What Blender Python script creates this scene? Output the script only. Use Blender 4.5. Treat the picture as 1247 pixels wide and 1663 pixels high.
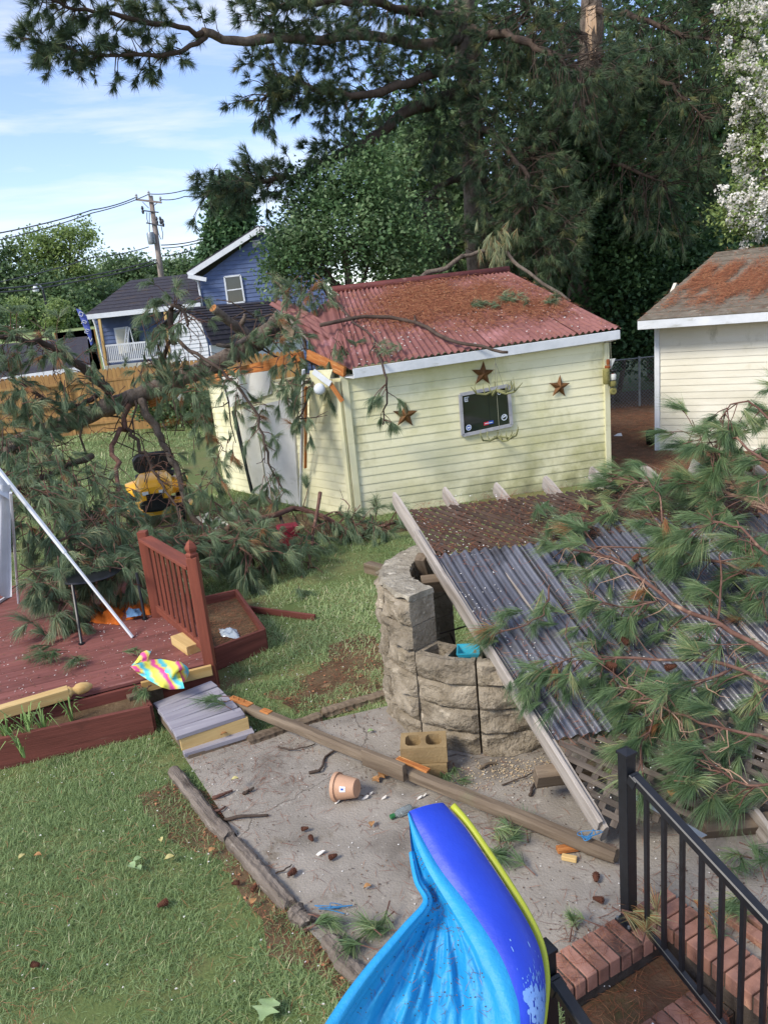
import bpy, bmesh, math, random
import numpy as np
from mathutils import Vector, Matrix

for o in list(bpy.data.objects):
    bpy.data.objects.remove(o, do_unlink=True)
SC = bpy.context.scene
COL = SC.collection
R = math.radians

# ------------------------------------------------------------------ camera
FPX, PITCH, ROLL, CAMH = 1249.0, R(15.0), R(5.6), 3.3
FWD = np.array([0, math.cos(PITCH), -math.sin(PITCH)])
_R0 = np.array([1.0, 0, 0]); _U0 = np.cross(_R0, FWD)
RGT = _R0 * math.cos(ROLL) - _U0 * math.sin(ROLL)
UPV = _U0 * math.cos(ROLL) + _R0 * math.sin(ROLL)
CAM = np.array([0, 0, CAMH])
cd = bpy.data.cameras.new('camera'); cam = bpy.data.objects.new('camera', cd); COL.objects.link(cam)
cd.sensor_fit = 'VERTICAL'; cd.sensor_height = 36.0; cd.lens = FPX / 1663.0 * 36.0
cd.clip_start = 0.05; cd.clip_end = 900
m = Matrix.Identity(4)
for i in range(3):
    m[i][0] = RGT[i]; m[i][1] = UPV[i]; m[i][2] = -FWD[i]; m[i][3] = CAM[i]
cam.matrix_world = m
SC.camera = cam

# ------------------------------------------------------------------ world, sun, exposure
SUN_AZ, SUN_EL = R(232), R(42)          # azimuth clockwise from +Y: behind the viewer's left shoulder
world = bpy.data.worlds.new('World'); SC.world = world; world.use_nodes = True
nt = world.node_tree; nt.nodes.clear()
def WN(t, **k):
    n = nt.nodes.new(t)
    for a, b in k.items(): setattr(n, a, b)
    return n
wo = WN('ShaderNodeOutputWorld'); bg = WN('ShaderNodeBackground'); bg.inputs[1].default_value = 0.14
sky = WN('ShaderNodeTexSky'); sky.sky_type = 'NISHITA'; sky.sun_disc = False
sky.sun_elevation = SUN_EL; sky.sun_rotation = SUN_AZ; sky.altitude = 50; sky.air_density = 1.0; sky.dust_density = .35; sky.ozone_density = 1.3
tc = WN('ShaderNodeTexCoord'); mp = WN('ShaderNodeMapping'); mp.inputs['Scale'].default_value = (1.5, 1.5, 9.0); mp.inputs['Rotation'].default_value = (R(3), R(-5), 0)
nz = WN('ShaderNodeTexNoise'); nz.inputs['Scale'].default_value = 1.9; nz.inputs['Detail'].default_value = 7; nz.inputs['Roughness'].default_value = .56; nz.inputs['Distortion'].default_value = .35
rp = WN('ShaderNodeValToRGB'); rp.color_ramp.elements[0].position = .43; rp.color_ramp.elements[1].position = .66
rp.color_ramp.elements[0].color = (.05, .05, .05, 1); rp.color_ramp.elements[1].color = (.88, .88, .88, 1)
mx = WN('ShaderNodeMix', data_type='RGBA'); mx.inputs[7].default_value = (3.9, 4.05, 4.35, 1)
L_ = nt.links.new
L_(tc.outputs['Generated'], mp.inputs[0]); L_(mp.outputs[0], nz.inputs['Vector']); L_(nz.outputs[0], rp.inputs[0])
tn = WN('ShaderNodeMix', data_type='RGBA', blend_type='MULTIPLY'); tn.inputs[0].default_value = 1; tn.inputs[7].default_value = (.80, .80, .95, 1); L_(sky.outputs[0], tn.inputs[6])
L_(rp.outputs[0], mx.inputs[0]); L_(tn.outputs[2], mx.inputs[6]); L_(mx.outputs[2], bg.inputs[0]); L_(bg.outputs[0], wo.inputs[0])
sd = bpy.data.lights.new('sun', 'SUN'); sun = bpy.data.objects.new('sun', sd); COL.objects.link(sun)
sd.energy = 2.05; sd.angle = R(18.0); sd.color = (1.0, .93, .81)
sv = Vector((math.sin(SUN_AZ) * math.cos(SUN_EL), math.cos(SUN_AZ) * math.cos(SUN_EL), math.sin(SUN_EL)))
sun.rotation_euler = sv.to_track_quat('Z', 'Y').to_euler(); sun.location = (-20, -20, 30)
SC.view_settings.view_transform = 'Standard'; SC.view_settings.look = 'None'
SC.view_settings.exposure = 0.98; SC.view_settings.gamma = 1; SC.view_settings.use_curve_mapping = False
SC.render.engine = 'CYCLES'
SC.cycles.max_bounces = 6; SC.cycles.diffuse_bounces = 3; SC.cycles.transparent_max_bounces = 8
SC.cycles.use_denoising = True

# ------------------------------------------------------------------ helpers: pixels of the survey photo (1247 x 1663) -> points of the place
def ray(px, py): return FWD + RGT * (px - 623.5) / FPX - UPV * (py - 831.5) / FPX
def G(px, py, z=0.0):
    d = ray(px, py); return CAM + d * ((z - CAMH) / d[2])
def D(px, py, y):
    d = ray(px, py); return CAM + d * (y / d[1])
def A(*v): return np.array(v, float)
def nrm(v): v = np.asarray(v, float); return v / max(1e-9, np.linalg.norm(v))
RND = np.random.default_rng(7)

def world_of(o):
    if o.parent is None: return o.matrix_basis.copy()
    return world_of(o.parent) @ o.matrix_parent_inverse @ o.matrix_basis
def place(o, M, parent=None):
    if parent is not None:
        o.parent = parent; o.matrix_parent_inverse = world_of(parent).inverted()
    o.matrix_basis = M
    return o
def tag(o, label=None, cat=None, group=None, kind=None):
    if label: o['label'] = label
    if cat: o['category'] = cat
    if group: o['group'] = group
    if kind: o['kind'] = kind
    return o
def thing(name, label, cat, loc, group=None):
    o = bpy.data.objects.new(name, None); COL.objects.link(o); o.empty_display_size = .1
    o.matrix_basis = Matrix.Translation(Vector([float(c) for c in loc]))
    return tag(o, label, cat, group)

class MB:
    """collects verts and faces in world coordinates; build() links ONE mesh object with its origin at the base of the shape"""
    def __init__(s): s.v = []; s.f = []; s.mi = []
    def add(s, V, F, mi=0):
        b = len(s.v); s.v += [tuple(map(float, p)) for p in V]; s.f += [tuple(b + i for i in f) for f in F]; s.mi += [mi] * len(F); return s
    def box(s, c, size, X=(1, 0, 0), Y=(0, 1, 0), Z=None, mi=0):
        X = nrm(X); Y = nrm(Y); Z = np.cross(X, Y) if Z is None else nrm(Z)
        V = [A(*c) + X * size[0] * a / 2 + Y * size[1] * b / 2 + Z * size[2] * e / 2 for e in (-1, 1) for b in (-1, 1) for a in (-1, 1)]
        return s.add(V, [(0, 2, 3, 1), (4, 5, 7, 6), (0, 1, 5, 4), (2, 6, 7, 3), (0, 4, 6, 2), (1, 3, 7, 5)], mi)
    def bar(s, p0, p1, w, h, up=(0, 0, 1), mi=0):
        p0 = A(*p0); p1 = A(*p1); x = nrm(p1 - p0); y = nrm(np.cross(up, x)); return s.box((p0 + p1) / 2, (np.linalg.norm(p1 - p0), w, h), x, y, mi=mi)
    def slab(s, poly, z0, z1, mi=0):
        n = len(poly); V = [(p[0], p[1], z0) for p in poly] + [(p[0], p[1], z1) for p in poly]
        return s.add(V, [tuple(range(n))[::-1], tuple(range(n, 2 * n))] + [(i, (i + 1) % n, n + (i + 1) % n, n + i) for i in range(n)], mi)
    def panel(s, quad, th, mi=0):
        """a flat polygon given in 3D, extruded by th along minus its normal"""
        q = [A(*p) for p in quad]; nn = nrm(np.cross(q[1] - q[0], q[2] - q[0])); n = len(q)
        V = q + [p - nn * th for p in q]
        return s.add(V, [tuple(range(n)), tuple(range(2 * n - 1, n - 1, -1))] + [(i, n + i, n + (i + 1) % n, (i + 1) % n) for i in range(n)], mi)
    def tube(s, pts, rad, n=6, mi=0, cap=True):
        pts = [A(*p) for p in pts]; k = len(pts)
        if np.isscalar(rad): rad = [rad] * k
        elif len(rad) == 2 and k != 2: rad = np.linspace(rad[0], rad[1], k)
        b = len(s.v); ref = None
        for i, p in enumerate(pts):
            t = nrm(pts[min(i + 1, k - 1)] - pts[max(i - 1, 0)])
            if ref is None: ref = A(0, 0, 1) if abs(t[2]) < .9 else A(1, 0, 0)
            u = nrm(np.cross(t, ref)); w = np.cross(u, t); ref = w
            for j in range(n):
                a = 2 * math.pi * j / n; s.v.append(tuple(p + (u * math.cos(a) + w * math.sin(a)) * rad[i]))
        for i in range(k - 1):
            for j in range(n):
                s.f.append((b + i * n + j, b + i * n + (j + 1) % n, b + (i + 1) * n + (j + 1) % n, b + (i + 1) * n + j)); s.mi.append(mi)
        if cap:
            s.f.append(tuple(b + j for j in range(n))[::-1]); s.mi.append(mi)
            s.f.append(tuple(b + (k - 1) * n + j for j in range(n))); s.mi.append(mi)
        return s
    def lathe(s, prof, c=(0, 0, 0), axis=(0, 0, 1), n=16, mi=0, close=False):
        ax = nrm(axis); u = nrm(np.cross(ax, (0, 0, 1) if abs(ax[2]) < .9 else (1, 0, 0))); w = np.cross(ax, u); b = len(s.v); k = len(prof)
        for r, h in prof:
            for j in range(n):
                a = 2 * math.pi * j / n; s.v.append(tuple(A(*c) + ax * h + (u * math.cos(a) + w * math.sin(a)) * r))
        for i in range(k - 1):
            for j in range(n):
                s.f.append((b + i * n + j, b + i * n + (j + 1) % n, b + (i + 1) * n + (j + 1) % n, b + (i + 1) * n + j)); s.mi.append(mi)
        return s
    def grid(s, P, mi=0, closed_u=False):
        """P: rows x cols x 3"""
        P = np.asarray(P, float); r, c = P.shape[:2]; b = len(s.v); s.v += [tuple(p) for p in P.reshape(-1, 3)]
        for i in range(r - 1):
            for j in range(c - 1 + (1 if closed_u else 0)):
                s.f.append((b + i * c + j, b + i * c + (j + 1) % c, b + (i + 1) * c + (j + 1) % c, b + (i + 1) * c + j)); s.mi.append(mi)
        return s
    def build(s, name, mat, parent=None, smooth=False, bevel=0, angle=None):
        V = np.array(s.v); lo = V.min(0); hi = V.max(0); org = A((lo[0] + hi[0]) / 2, (lo[1] + hi[1]) / 2, lo[2])
        me = bpy.data.meshes.new(name); me.from_pydata([tuple(p) for p in V - org], [], s.f)
        mats = mat if isinstance(mat, (list, tuple)) else [mat]
        for mm in mats: me.materials.append(mm)
        if len(mats) > 1: me.polygons.foreach_set('material_index', s.mi)
        bm = bmesh.new(); bm.from_mesh(me)
        bmesh.ops.recalc_face_normals(bm, faces=bm.faces)
        if bevel:
            bmesh.ops.bevel(bm, geom=[e for e in bm.edges if len(e.link_faces) == 2 and e.calc_face_angle(0) > .5], offset=bevel, segments=1, affect='EDGES')
        bm.to_mesh(me); bm.free()
        if smooth:
            me.polygons.foreach_set('use_smooth', [True] * len(me.polygons))
            if angle: me.set_sharp_from_angle(angle=R(angle))
        o = bpy.data.objects.new(name, me); COL.objects.link(o)
        return place(o, Matrix.Translation(Vector(org)), parent)

def soup(name, V, F, mat, parent=None, attr=None):
    """bulk triangles with numpy arrays, ONE object"""
    V = np.asarray(V, np.float64); F = np.asarray(F, np.int32); org = A((V[:, 0].min() + V[:, 0].max()) / 2, (V[:, 1].min() + V[:, 1].max()) / 2, V[:, 2].min())
    me = bpy.data.meshes.new(name); n = len(V); k = len(F)
    me.vertices.add(n); me.vertices.foreach_set('co', (V - org).astype(np.float32).ravel())
    me.loops.add(k * 3); me.loops.foreach_set('vertex_index', F.ravel())
    me.polygons.add(k); me.polygons.foreach_set('loop_start', np.arange(0, k * 3, 3, dtype=np.int32))
    try: me.polygons.foreach_set('loop_total', np.full(k, 3, np.int32))
    except Exception: pass
    if attr is not None:
        at = me.attributes.new('v', 'FLOAT', 'POINT'); at.data.foreach_set('value', np.asarray(attr, np.float32))
    me.materials.append(mat); me.update(calc_edges=True)
    o = bpy.data.objects.new(name, me); COL.objects.link(o)
    return place(o, Matrix.Translation(Vector(org)), parent)

BEAMS = {}
def beam(name, p0, p1, w, h, mat, parent=None, up=(0, 0, 1), bev=.004):
    """a timber with eased edges, local X along its length; alike ones share their mesh"""
    p0 = A(*p0); p1 = A(*p1); x = nrm(p1 - p0); L = float(np.linalg.norm(p1 - p0)); y = nrm(np.cross(up, x)); zz = np.cross(x, y)
    key = (round(L, 3), round(w, 4), round(h, 4), mat.name)
    me = BEAMS.get(key)
    if me is None:
        b = min(bev, w * .3, h * .3); prof = [(w / 2, h / 2 - b), (w / 2 - b, h / 2), (-w / 2 + b, h / 2), (-w / 2, h / 2 - b), (-w / 2, -h / 2 + b), (-w / 2 + b, -h / 2), (w / 2 - b, -h / 2), (w / 2, -h / 2 + b)]
        V = []
        for xx, k in ((-L / 2, .9), (-L / 2 + b, 1), (L / 2 - b, 1), (L / 2, .9)):
            sx = 1 - (1 - k) * min(1, 10 * b / w); sy = 1 - (1 - k) * min(1, 10 * b / h)
            V += [(xx, q[0] * sx, q[1] * sy) for q in prof]
        F = [tuple(range(8)), tuple(range(31, 23, -1))]
        for i in range(3):
            F += [(i * 8 + j, (i + 1) * 8 + j, (i + 1) * 8 + (j + 1) % 8, i * 8 + (j + 1) % 8) for j in range(8)]
        me = bpy.data.meshes.new(name); me.from_pydata(V, [], F); me.materials.append(mat); me.update(); BEAMS[key] = me
    o = bpy.data.objects.new(name, me); COL.objects.link(o)
    M = Matrix.Identity(4); c = (p0 + p1) / 2
    for i in range(3): M[i][0] = x[i]; M[i][1] = y[i]; M[i][2] = zz[i]; M[i][3] = c[i]
    return place(o, M, parent)

def rough_beam(name, p0, p1, w, h, mat, parent=None, up=(0, 0, 1), amp=.006, n=26, seed=0, taper=0.0):
    """an old timber: worn edges, uneven faces, slightly bowed; local X along its length"""
    rg = np.random.default_rng(seed); p0 = A(*p0); p1 = A(*p1); x = nrm(p1 - p0); Ln = float(np.linalg.norm(p1 - p0)); y = nrm(np.cross(up, x)); zz = np.cross(x, y); b = .22
    prof = [(.5, .5 - b), (.5 - b, .5), (0, .5), (-.5 + b, .5), (-.5, .5 - b), (-.5, 0), (-.5, -.5 + b), (-.5 + b, -.5), (.5 - b, -.5), (.5, -.5 + b), (.5, 0)]; k = len(prof)
    wx = np.convolve(rg.normal(0, 1, n + 8), np.ones(9) / 9, 'valid') * amp * 3; wy = np.convolve(rg.normal(0, 1, n + 8), np.ones(9) / 9, 'valid') * amp * 2; edge = rg.normal(0, amp, k)
    V = []
    for i in range(n):
        t = i / (n - 1); e = .86 if i in (0, n - 1) else 1.0
        for j, (a, c) in enumerate(prof): q = rg.normal(0, amp * .35, 2); V.append(((t - .5) * Ln + (rg.normal(0, amp) if i in (0, n - 1) else 0), a * w * e * (1 - taper * t) + wx[i] + q[0] + edge[j] * .4, c * h * e + wy[i] + q[1]))
    F = [tuple(range(k)), tuple(range(n * k - 1, (n - 1) * k - 1, -1))] + [(i * k + j, (i + 1) * k + j, (i + 1) * k + (j + 1) % k, i * k + (j + 1) % k) for i in range(n - 1) for j in range(k)]
    me = bpy.data.meshes.new(name); me.from_pydata(V, [], F); me.materials.append(mat); me.update()
    o = bpy.data.objects.new(name, me); COL.objects.link(o); M = Matrix.Identity(4); c = (p0 + p1) / 2
    for i in range(3): M[i][0] = x[i]; M[i][1] = y[i]; M[i][2] = zz[i]; M[i][3] = c[i]
    return place(o, M, parent)

# ------------------------------------------------------------------ materials
def lin(c):
    if isinstance(c, str):
        c = c.lstrip('#'); c = [int(c[i:i + 2], 16) / 255 for i in (0, 2, 4)]
        return tuple(x / 12.92 if x <= .04045 else ((x + .055) / 1.055) ** 2.4 for x in c) + (1,)
    return tuple(c) + (1,) if len(c) == 3 else tuple(c)
MATS = {}
def mat(name, c1, c2=None, scale=6.0, stretch=(1, 1, 1), detail=6, rough=.8, bump=0.0, bscale=None, spec=.25, metal=0.0, stains=(), lo=.35, hi=.65, rand=0.0, bstretch=None, trans=0.0, coat=0.0, bdist=.02, world=False):
    """noise-mixed base colour with stains (colour, scale, low, high, stretch), per-object tone and a noise bump"""
    M = bpy.data.materials.new(name); M.use_nodes = True; t = M.node_tree; N = t.nodes; K = t.links.new
    P = N['Principled BSDF']; P.inputs['Roughness'].default_value = rough; P.inputs['Metallic'].default_value = metal
    P.inputs['Specular IOR Level'].default_value = spec
    if trans: P.inputs['Transmission Weight'].default_value = trans
    if coat: P.inputs['Coat Weight'].default_value = coat
    tcn = N.new('ShaderNodeTexCoord'); oi = N.new('ShaderNodeObjectInfo'); ad = N.new('ShaderNodeVectorMath'); ad.operation = 'MULTIPLY_ADD'
    K(oi.outputs['Random'], ad.inputs[0]); ad.inputs[1].default_value = (0, 0, 0) if world else (31.7, 17.3, 23.1)
    K(N.new('ShaderNodeNewGeometry').outputs['Position'] if world else tcn.outputs['Object'], ad.inputs[2])
    def noise(sc, st, dt=6, rg=.6):
        mpn = N.new('ShaderNodeMapping'); mpn.inputs['Scale'].default_value = st; n = N.new('ShaderNodeTexNoise')
        n.inputs['Scale'].default_value = sc; n.inputs['Detail'].default_value = dt; n.inputs['Roughness'].default_value = rg
        K(ad.outputs[0], mpn.inputs[0]); K(mpn.outputs[0], n.inputs['Vector']); return n
    def ramp(n, a, b):
        r = N.new('ShaderNodeMapRange'); r.inputs[1].default_value = a; r.inputs[2].default_value = b; K(n.outputs[0], r.inputs[0]); return r
    c1 = lin(c1); cur = None
    if c2 is not None:
        n = noise(scale, stretch, detail); r = ramp(n, lo, hi); mixn = N.new('ShaderNodeMix'); mixn.data_type = 'RGBA'
        K(r.outputs[0], mixn.inputs[0]); mixn.inputs[6].default_value = c1; mixn.inputs[7].default_value = lin(c2); cur = mixn.outputs[2]
    for (sc_, ss, a, b, st) in stains:
        n = noise(ss, st, 7, .65); r = ramp(n, a, b); mixn = N.new('ShaderNodeMix'); mixn.data_type = 'RGBA'; K(r.outputs[0], mixn.inputs[0])
        if cur is None: mixn.inputs[6].default_value = c1
        else: K(cur, mixn.inputs[6])
        mixn.inputs[7].default_value = lin(sc_); cur = mixn.outputs[2]
    if rand:
        h = N.new('ShaderNodeHueSaturation'); mr = N.new('ShaderNodeMapRange'); mr.inputs[3].default_value = 1 - rand; mr.inputs[4].default_value = 1 + rand
        K(oi.outputs['Random'], mr.inputs[0]); K(mr.outputs[0], h.inputs['Value'])
        if cur is None: h.inputs['Color'].default_value = c1
        else: K(cur, h.inputs['Color'])
        cur = h.outputs[0]
    if cur is None: P.inputs['Base Color'].default_value = c1
    else: K(cur, P.inputs['Base Color'])
    if bump:
        n = noise(bscale or scale * 4, bstretch or stretch, 6, .6); b = N.new('ShaderNodeBump'); b.inputs['Strength'].default_value = bump; b.inputs['Distance'].default_value = bdist
        K(n.outputs[0], b.inputs['Height']); K(b.outputs[0], P.inputs['Normal'])
    MATS[name] = M; return M
def leafmat(name, stops, trans=.35, rough=.5, gloss=.3):
    """leaf material: colour by the leaf's own random value v, thin translucency"""
    M = bpy.data.materials.new(name); M.use_nodes = True; t = M.node_tree; N = t.nodes; K = t.links.new
    P = N['Principled BSDF']; out = N['Material Output']; P.inputs['Roughness'].default_value = rough; P.inputs['Specular IOR Level'].default_value = gloss
    at = N.new('ShaderNodeAttribute'); at.attribute_name = 'v'; cr = N.new('ShaderNodeValToRGB'); e = cr.color_ramp.elements
    while len(e) < len(stops): e.new(.5)
    for i, (p, c) in enumerate(stops): e[i].position = p; e[i].color = lin(c)
    K(at.outputs['Fac'], cr.inputs[0]); K(cr.outputs[0], P.inputs['Base Color'])
    tr = N.new('ShaderNodeBsdfTranslucent'); K(cr.outputs[0], tr.inputs[0]); ms = N.new('ShaderNodeMixShader'); ms.inputs[0].default_value = trans
    K(P.outputs[0], ms.inputs[1]); K(tr.outputs[0], ms.inputs[2]); K(ms.outputs[0], out.inputs[0]); MATS[name] = M; return M

W1 = (1, 1, 1)
m_soil = mat('soil', '#54422f', '#6d5a42', 3, rough=.95, bump=.6, bscale=40, stains=[('#453524', 2.2, .5, .66, W1), ('#857056', 8, .6, .72, W1)])
m_lawnbase = mat('lawn_soil', '#5d6b3c', '#6f7047', 1.4, rough=.95, bump=.5, bscale=60, stains=[('#6d5b40', .9, .58, .7, W1)])
m_straw_ground = mat('pine_straw_ground', '#57402f', '#755a45', 5, rough=.95, bump=.7, bscale=50, stains=[('#857263', 1.1, .6, .72, W1), ('#3f4425', 1.5, .58, .7, W1)])
m_bank = mat('bank_grass', '#7c8c5a', '#94a06c', .5, rough=.95)
m_concrete = mat('concrete', '#9a9287', '#80796f', 2.2, rough=.9, bump=.45, bscale=60, stains=[('#665e55', 1.1, .52, .72, W1), ('#6f6454', 3.3, .6, .72, W1), ('#b5aea2', 9, .6, .75, W1), ('#7b6a58', 24, .66, .74, W1)])
m_grey_wood = mat('weathered_wood', '#b3aaa0', '#8c8277', 2.2, stretch=(.7, 9, 9), rough=.9, bump=.5, bscale=6, bstretch=(.6, 14, 14), stains=[('#4a423a', 2.2, .6, .75, (.7, 3, 3)), ('#b3aba0', 3, .62, .8, (.5, 7, 7))], rand=.1, bdist=.01)
m_brown_wood = mat('treated_wood', '#80715f', '#605243', 2.2, stretch=(.6, 8, 8), rough=.85, bump=.4, bscale=6, bstretch=(.6, 12, 12), stains=[('#3d332a', 2, .6, .75, (.6, 3, 3)), ('#6d7054', 1.4, .6, .8, W1)], rand=.08, bdist=.01)
m_new_wood = mat('fresh_lumber', '#cfb27a', '#b8935a', 2, stretch=(.5, 8, 8), rough=.7, bump=.2, bscale=6, bstretch=(.6, 12, 12), stains=[('#8d6a3c', 3, .68, .8, (.6, 4, 4))], bdist=.006)
m_split_wood = mat('split_wood', '#c4844a', '#a35f31', 4, stretch=(.5, 10, 10), rough=.8, bump=.8, bscale=8, bstretch=(.5, 14, 14), stains=[('#e0b27c', 4, .58, .7, (.5, 8, 8))])
m_red_wood = mat('red_stained_wood', '#7c463c', '#62382f', 2.5, stretch=(.5, 7, 7), rough=.8, bump=.4, bscale=6, bstretch=(.6, 12, 12), stains=[('#8f6a5c', 5, .62, .75, (.5, 6, 6)), ('#4a2d26', 1.6, .6, .75, W1)], rand=.1, bdist=.01)
m_red_post = mat('red_brown_paint', '#894b3a', '#6f3d30', 2.5, stretch=(.5, 5, 5), rough=.7, bump=.3, bscale=6, bstretch=(.6, 12, 12), stains=[('#4d2a22', 2, .62, .78, W1), ('#a3705c', 6, .68, .78, (.6, 6, 6))], bdist=.008)
m_deck = mat('deck_boards', '#87544d', '#70453f', 2.5, stretch=(.4, 7, 7), rough=.85, bump=.4, bscale=6, bstretch=(.6, 12, 12), stains=[('#9b716a', 4, .58, .75, (.5, 6, 6)), ('#4b332b', 1.3, .6, .78, W1)], rand=.12, bdist=.01)
m_yellow_siding = mat('cream_siding', '#ebe6c2', '#e0dbb4', 1.2, rough=.55, bump=.12, bscale=9, stretch=(1, 1, 3), stains=[('#c2be84', .7, .5, .72, (1, 1, .8)), ('#a5a070', 1.6, .58, .8, (1, 1, .5)), ('#cbc69e', 7, .62, .72, (1, 1, 4))], spec=.3, world=True, rand=.035)
m_white_siding = mat('white_siding', '#e2decd', '#d6d1bd', 1.2, rough=.55, bump=.1, bscale=9, stretch=(1, 1, 3), stains=[('#b9b392', 1.2, .58, .78, (1, 1, 1)), ('#a9a58a', 2.6, .62, .78, (1, 1, .5))], spec=.3, world=True, rand=.03)
m_white_paint = mat('white_paint', '#d5d8da', '#c2c6c8', 3, rough=.6, bump=.15, bscale=20, stains=[('#9c9d93', 2.2, .58, .75, (1, 1, 3)), ('#8a8d6a', 1.8, .68, .8, (1, 1, 4))])
m_white_clean = mat('white_vinyl', '#dcdfe2', '#cdd1d4', 3, rough=.5)
m_red_roof = mat('red_corrugated_sheet', '#8a5c56', '#774e49', 1.5, rough=.62, bump=.2, bscale=30, stains=[('#a87878', 2.2, .56, .72, (1, 1, 1)), ('#5a3430', 1.3, .6, .76, W1), ('#4a4436', 3, .7, .8, W1)], spec=.35)
m_grey_sheet = mat('grey_corrugated_plastic', '#75757a', '#5b5b60', 1.5, metal=.55, rough=.27, bump=.08, bscale=30, stains=[('#2a2b2e', 2, .58, .75, W1), ('#7d7468', 5, .62, .76, W1), ('#3d342c', .9, .56, .72, W1)], spec=.6)
m_lattice = mat('lattice_wood', '#6b6157', '#4c443d', 4, stretch=(.6, 6, 6), rough=.9, bump=.3, bscale=10, stains=[('#857b70', 3, .6, .75, W1)], rand=.18)
m_lattice_dark = mat('lattice_wood_dark', '#3f332c', '#57463b', 4, stretch=(.6, 6, 6), rough=.95, bump=.3, bscale=10, stains=[('#6a5a4e', 3, .62, .75, W1)], rand=.2)  # darker brown version of the lattice wood, for the upper strip
m_stone = mat('split_face_block', '#a09481', '#807461', 6, rough=.95, bump=1.0, bscale=26, stains=[('#5d5242', 2.2, .58, .75, W1), ('#bfb29c', 11, .58, .7, W1)], rand=.16, bdist=.04)
m_stone_cap = mat('block_cap_stone', '#ada492', '#857c6c', 8, rough=.95, bump=1.0, bscale=30, stains=[('#c2baa8', 14, .56, .68, W1), ('#5d5547', 3, .6, .74, W1)], bdist=.03)
m_block = mat('concrete_block', '#9d8660', '#85704f', 4, rough=.95, bump=.5, bscale=60, stains=[('#6a583e', 2.4, .56, .74, W1)], rand=.07, bdist=.01)
m_brick = mat('brick', '#aa7d6b', '#8f6656', 6, rough=.9, bump=.5, bscale=50, stains=[('#54423a', 3, .5, .68, W1), ('#cfa083', 8, .62, .76, W1), ('#463a34', 1.6, .6, .75, W1)], rand=.2, bdist=.008)
m_mortar = mat('mortar', '#5d544b', '#463d36', 8, rough=.95, bump=.4, bscale=60)
m_black = mat('black_powder_coat', '#15161a', '#1d1f24', 30, rough=.42, bump=.05, bscale=200, spec=.5)
m_blackp = mat('black_plastic', '#131416', '#1e2022', 12, rough=.5)
m_bark = mat('pine_bark', '#7d7064', '#574c43', 7, stretch=(1, 1, .6), rough=.95, bump=1.0, bscale=22, stains=[('#8a7d70', 6, .6, .72, W1), ('#39302a', 5, .6, .72, W1)], bdist=.04)
m_barkr = mat('red_pine_twig', '#74574b', '#573c33', 9, rough=.9, bump=.6, bscale=30, stains=[('#a98a72', 6, .58, .72, W1)], bdist=.01)
m_barkd = mat('dark_branch', '#574a41', '#40352e', 8, rough=.95, bump=.6, bscale=30, stains=[('#5d4f45', 6, .62, .74, W1)], bdist=.01)
m_shingle = mat('dark_shingle', '#3f3d42', '#33313a', 5, rough=.9, bump=.4, bscale=24, stains=[('#55525a', 7, .6, .72, (1, 1, 3)), ('#4b4038', 1.2, .56, .72, W1)])
m_shingle_old = mat('lichen_shingle', '#7b7366', '#63594d', 4, rough=.95, bump=.6, bscale=30, stains=[('#9a9282', 7, .58, .7, W1), ('#5b5a3c', 2, .6, .75, W1), ('#4a3a2e', 3, .6, .75, W1)])
m_blue_siding = mat('blue_siding', '#5a6b8f', '#525f80', 2, rough=.6)

m_glass = mat('window_glass', '#141b19', '#202a27', 1.5, rough=.04, spec=1.0)
m_fence_wood = mat('fence_board', '#ad8754', '#937047', 1.5, stretch=(4, 4, .5), rough=.85, bump=.3, bscale=8, bstretch=(5, 5, .5), stains=[('#7d5a38', 1.6, .58, .75, W1)], rand=.1)
m_galv = mat('galvanised_steel', '#9aa0a3', '#7f8588', 8, rough=.45, metal=.6)
m_pole = mat('utility_pole_wood', '#9b8f86', '#80756d', 3, rough=.9)
m_rust = mat('rusty_star_metal', '#7a5733', '#5b3d26', 9, rough=.6, metal=.35, stains=[('#3d2a1f', 6, .56, .7, W1)])
m_antler = mat('antler', '#8f8f66', '#6f7048', 10, rough=.7, stains=[('#565a30', 9, .6, .72, W1)])

def crack(M, scale=.7, width=.006, col='#4a433c'):
    """thin wandering cracks in a slab: the cell borders of a distorted Voronoi pattern, darkening the base colour and dipping the surface"""
    t = M.node_tree; N = t.nodes; K = t.links.new; P = N['Principled BSDF']; src = P.inputs['Base Color'].links[0].from_socket
    tcn = N.new('ShaderNodeTexCoord'); n = N.new('ShaderNodeTexNoise'); n.inputs['Scale'].default_value = 3.2; n.inputs['Detail'].default_value = 5; K(tcn.outputs['Object'], n.inputs['Vector'])
    ad = N.new('ShaderNodeVectorMath'); ad.operation = 'MULTIPLY_ADD'; ad.inputs[1].default_value = (.35, .35, 0); K(n.outputs['Color'], ad.inputs[0]); K(tcn.outputs['Object'], ad.inputs[2])
    v = N.new('ShaderNodeTexVoronoi'); v.feature = 'DISTANCE_TO_EDGE'; v.inputs['Scale'].default_value = scale; K(ad.outputs[0], v.inputs['Vector'])
    r = N.new('ShaderNodeMapRange'); r.inputs[1].default_value = width; r.inputs[2].default_value = 0; K(v.outputs['Distance'], r.inputs[0])
    mx_ = N.new('ShaderNodeMix'); mx_.data_type = 'RGBA'; K(r.outputs[0], mx_.inputs[0]); K(src, mx_.inputs[6]); mx_.inputs[7].default_value = lin(col); K(mx_.outputs[2], P.inputs['Base Color'])
crack(m_concrete, .33, .0022, '#5d554c')

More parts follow.
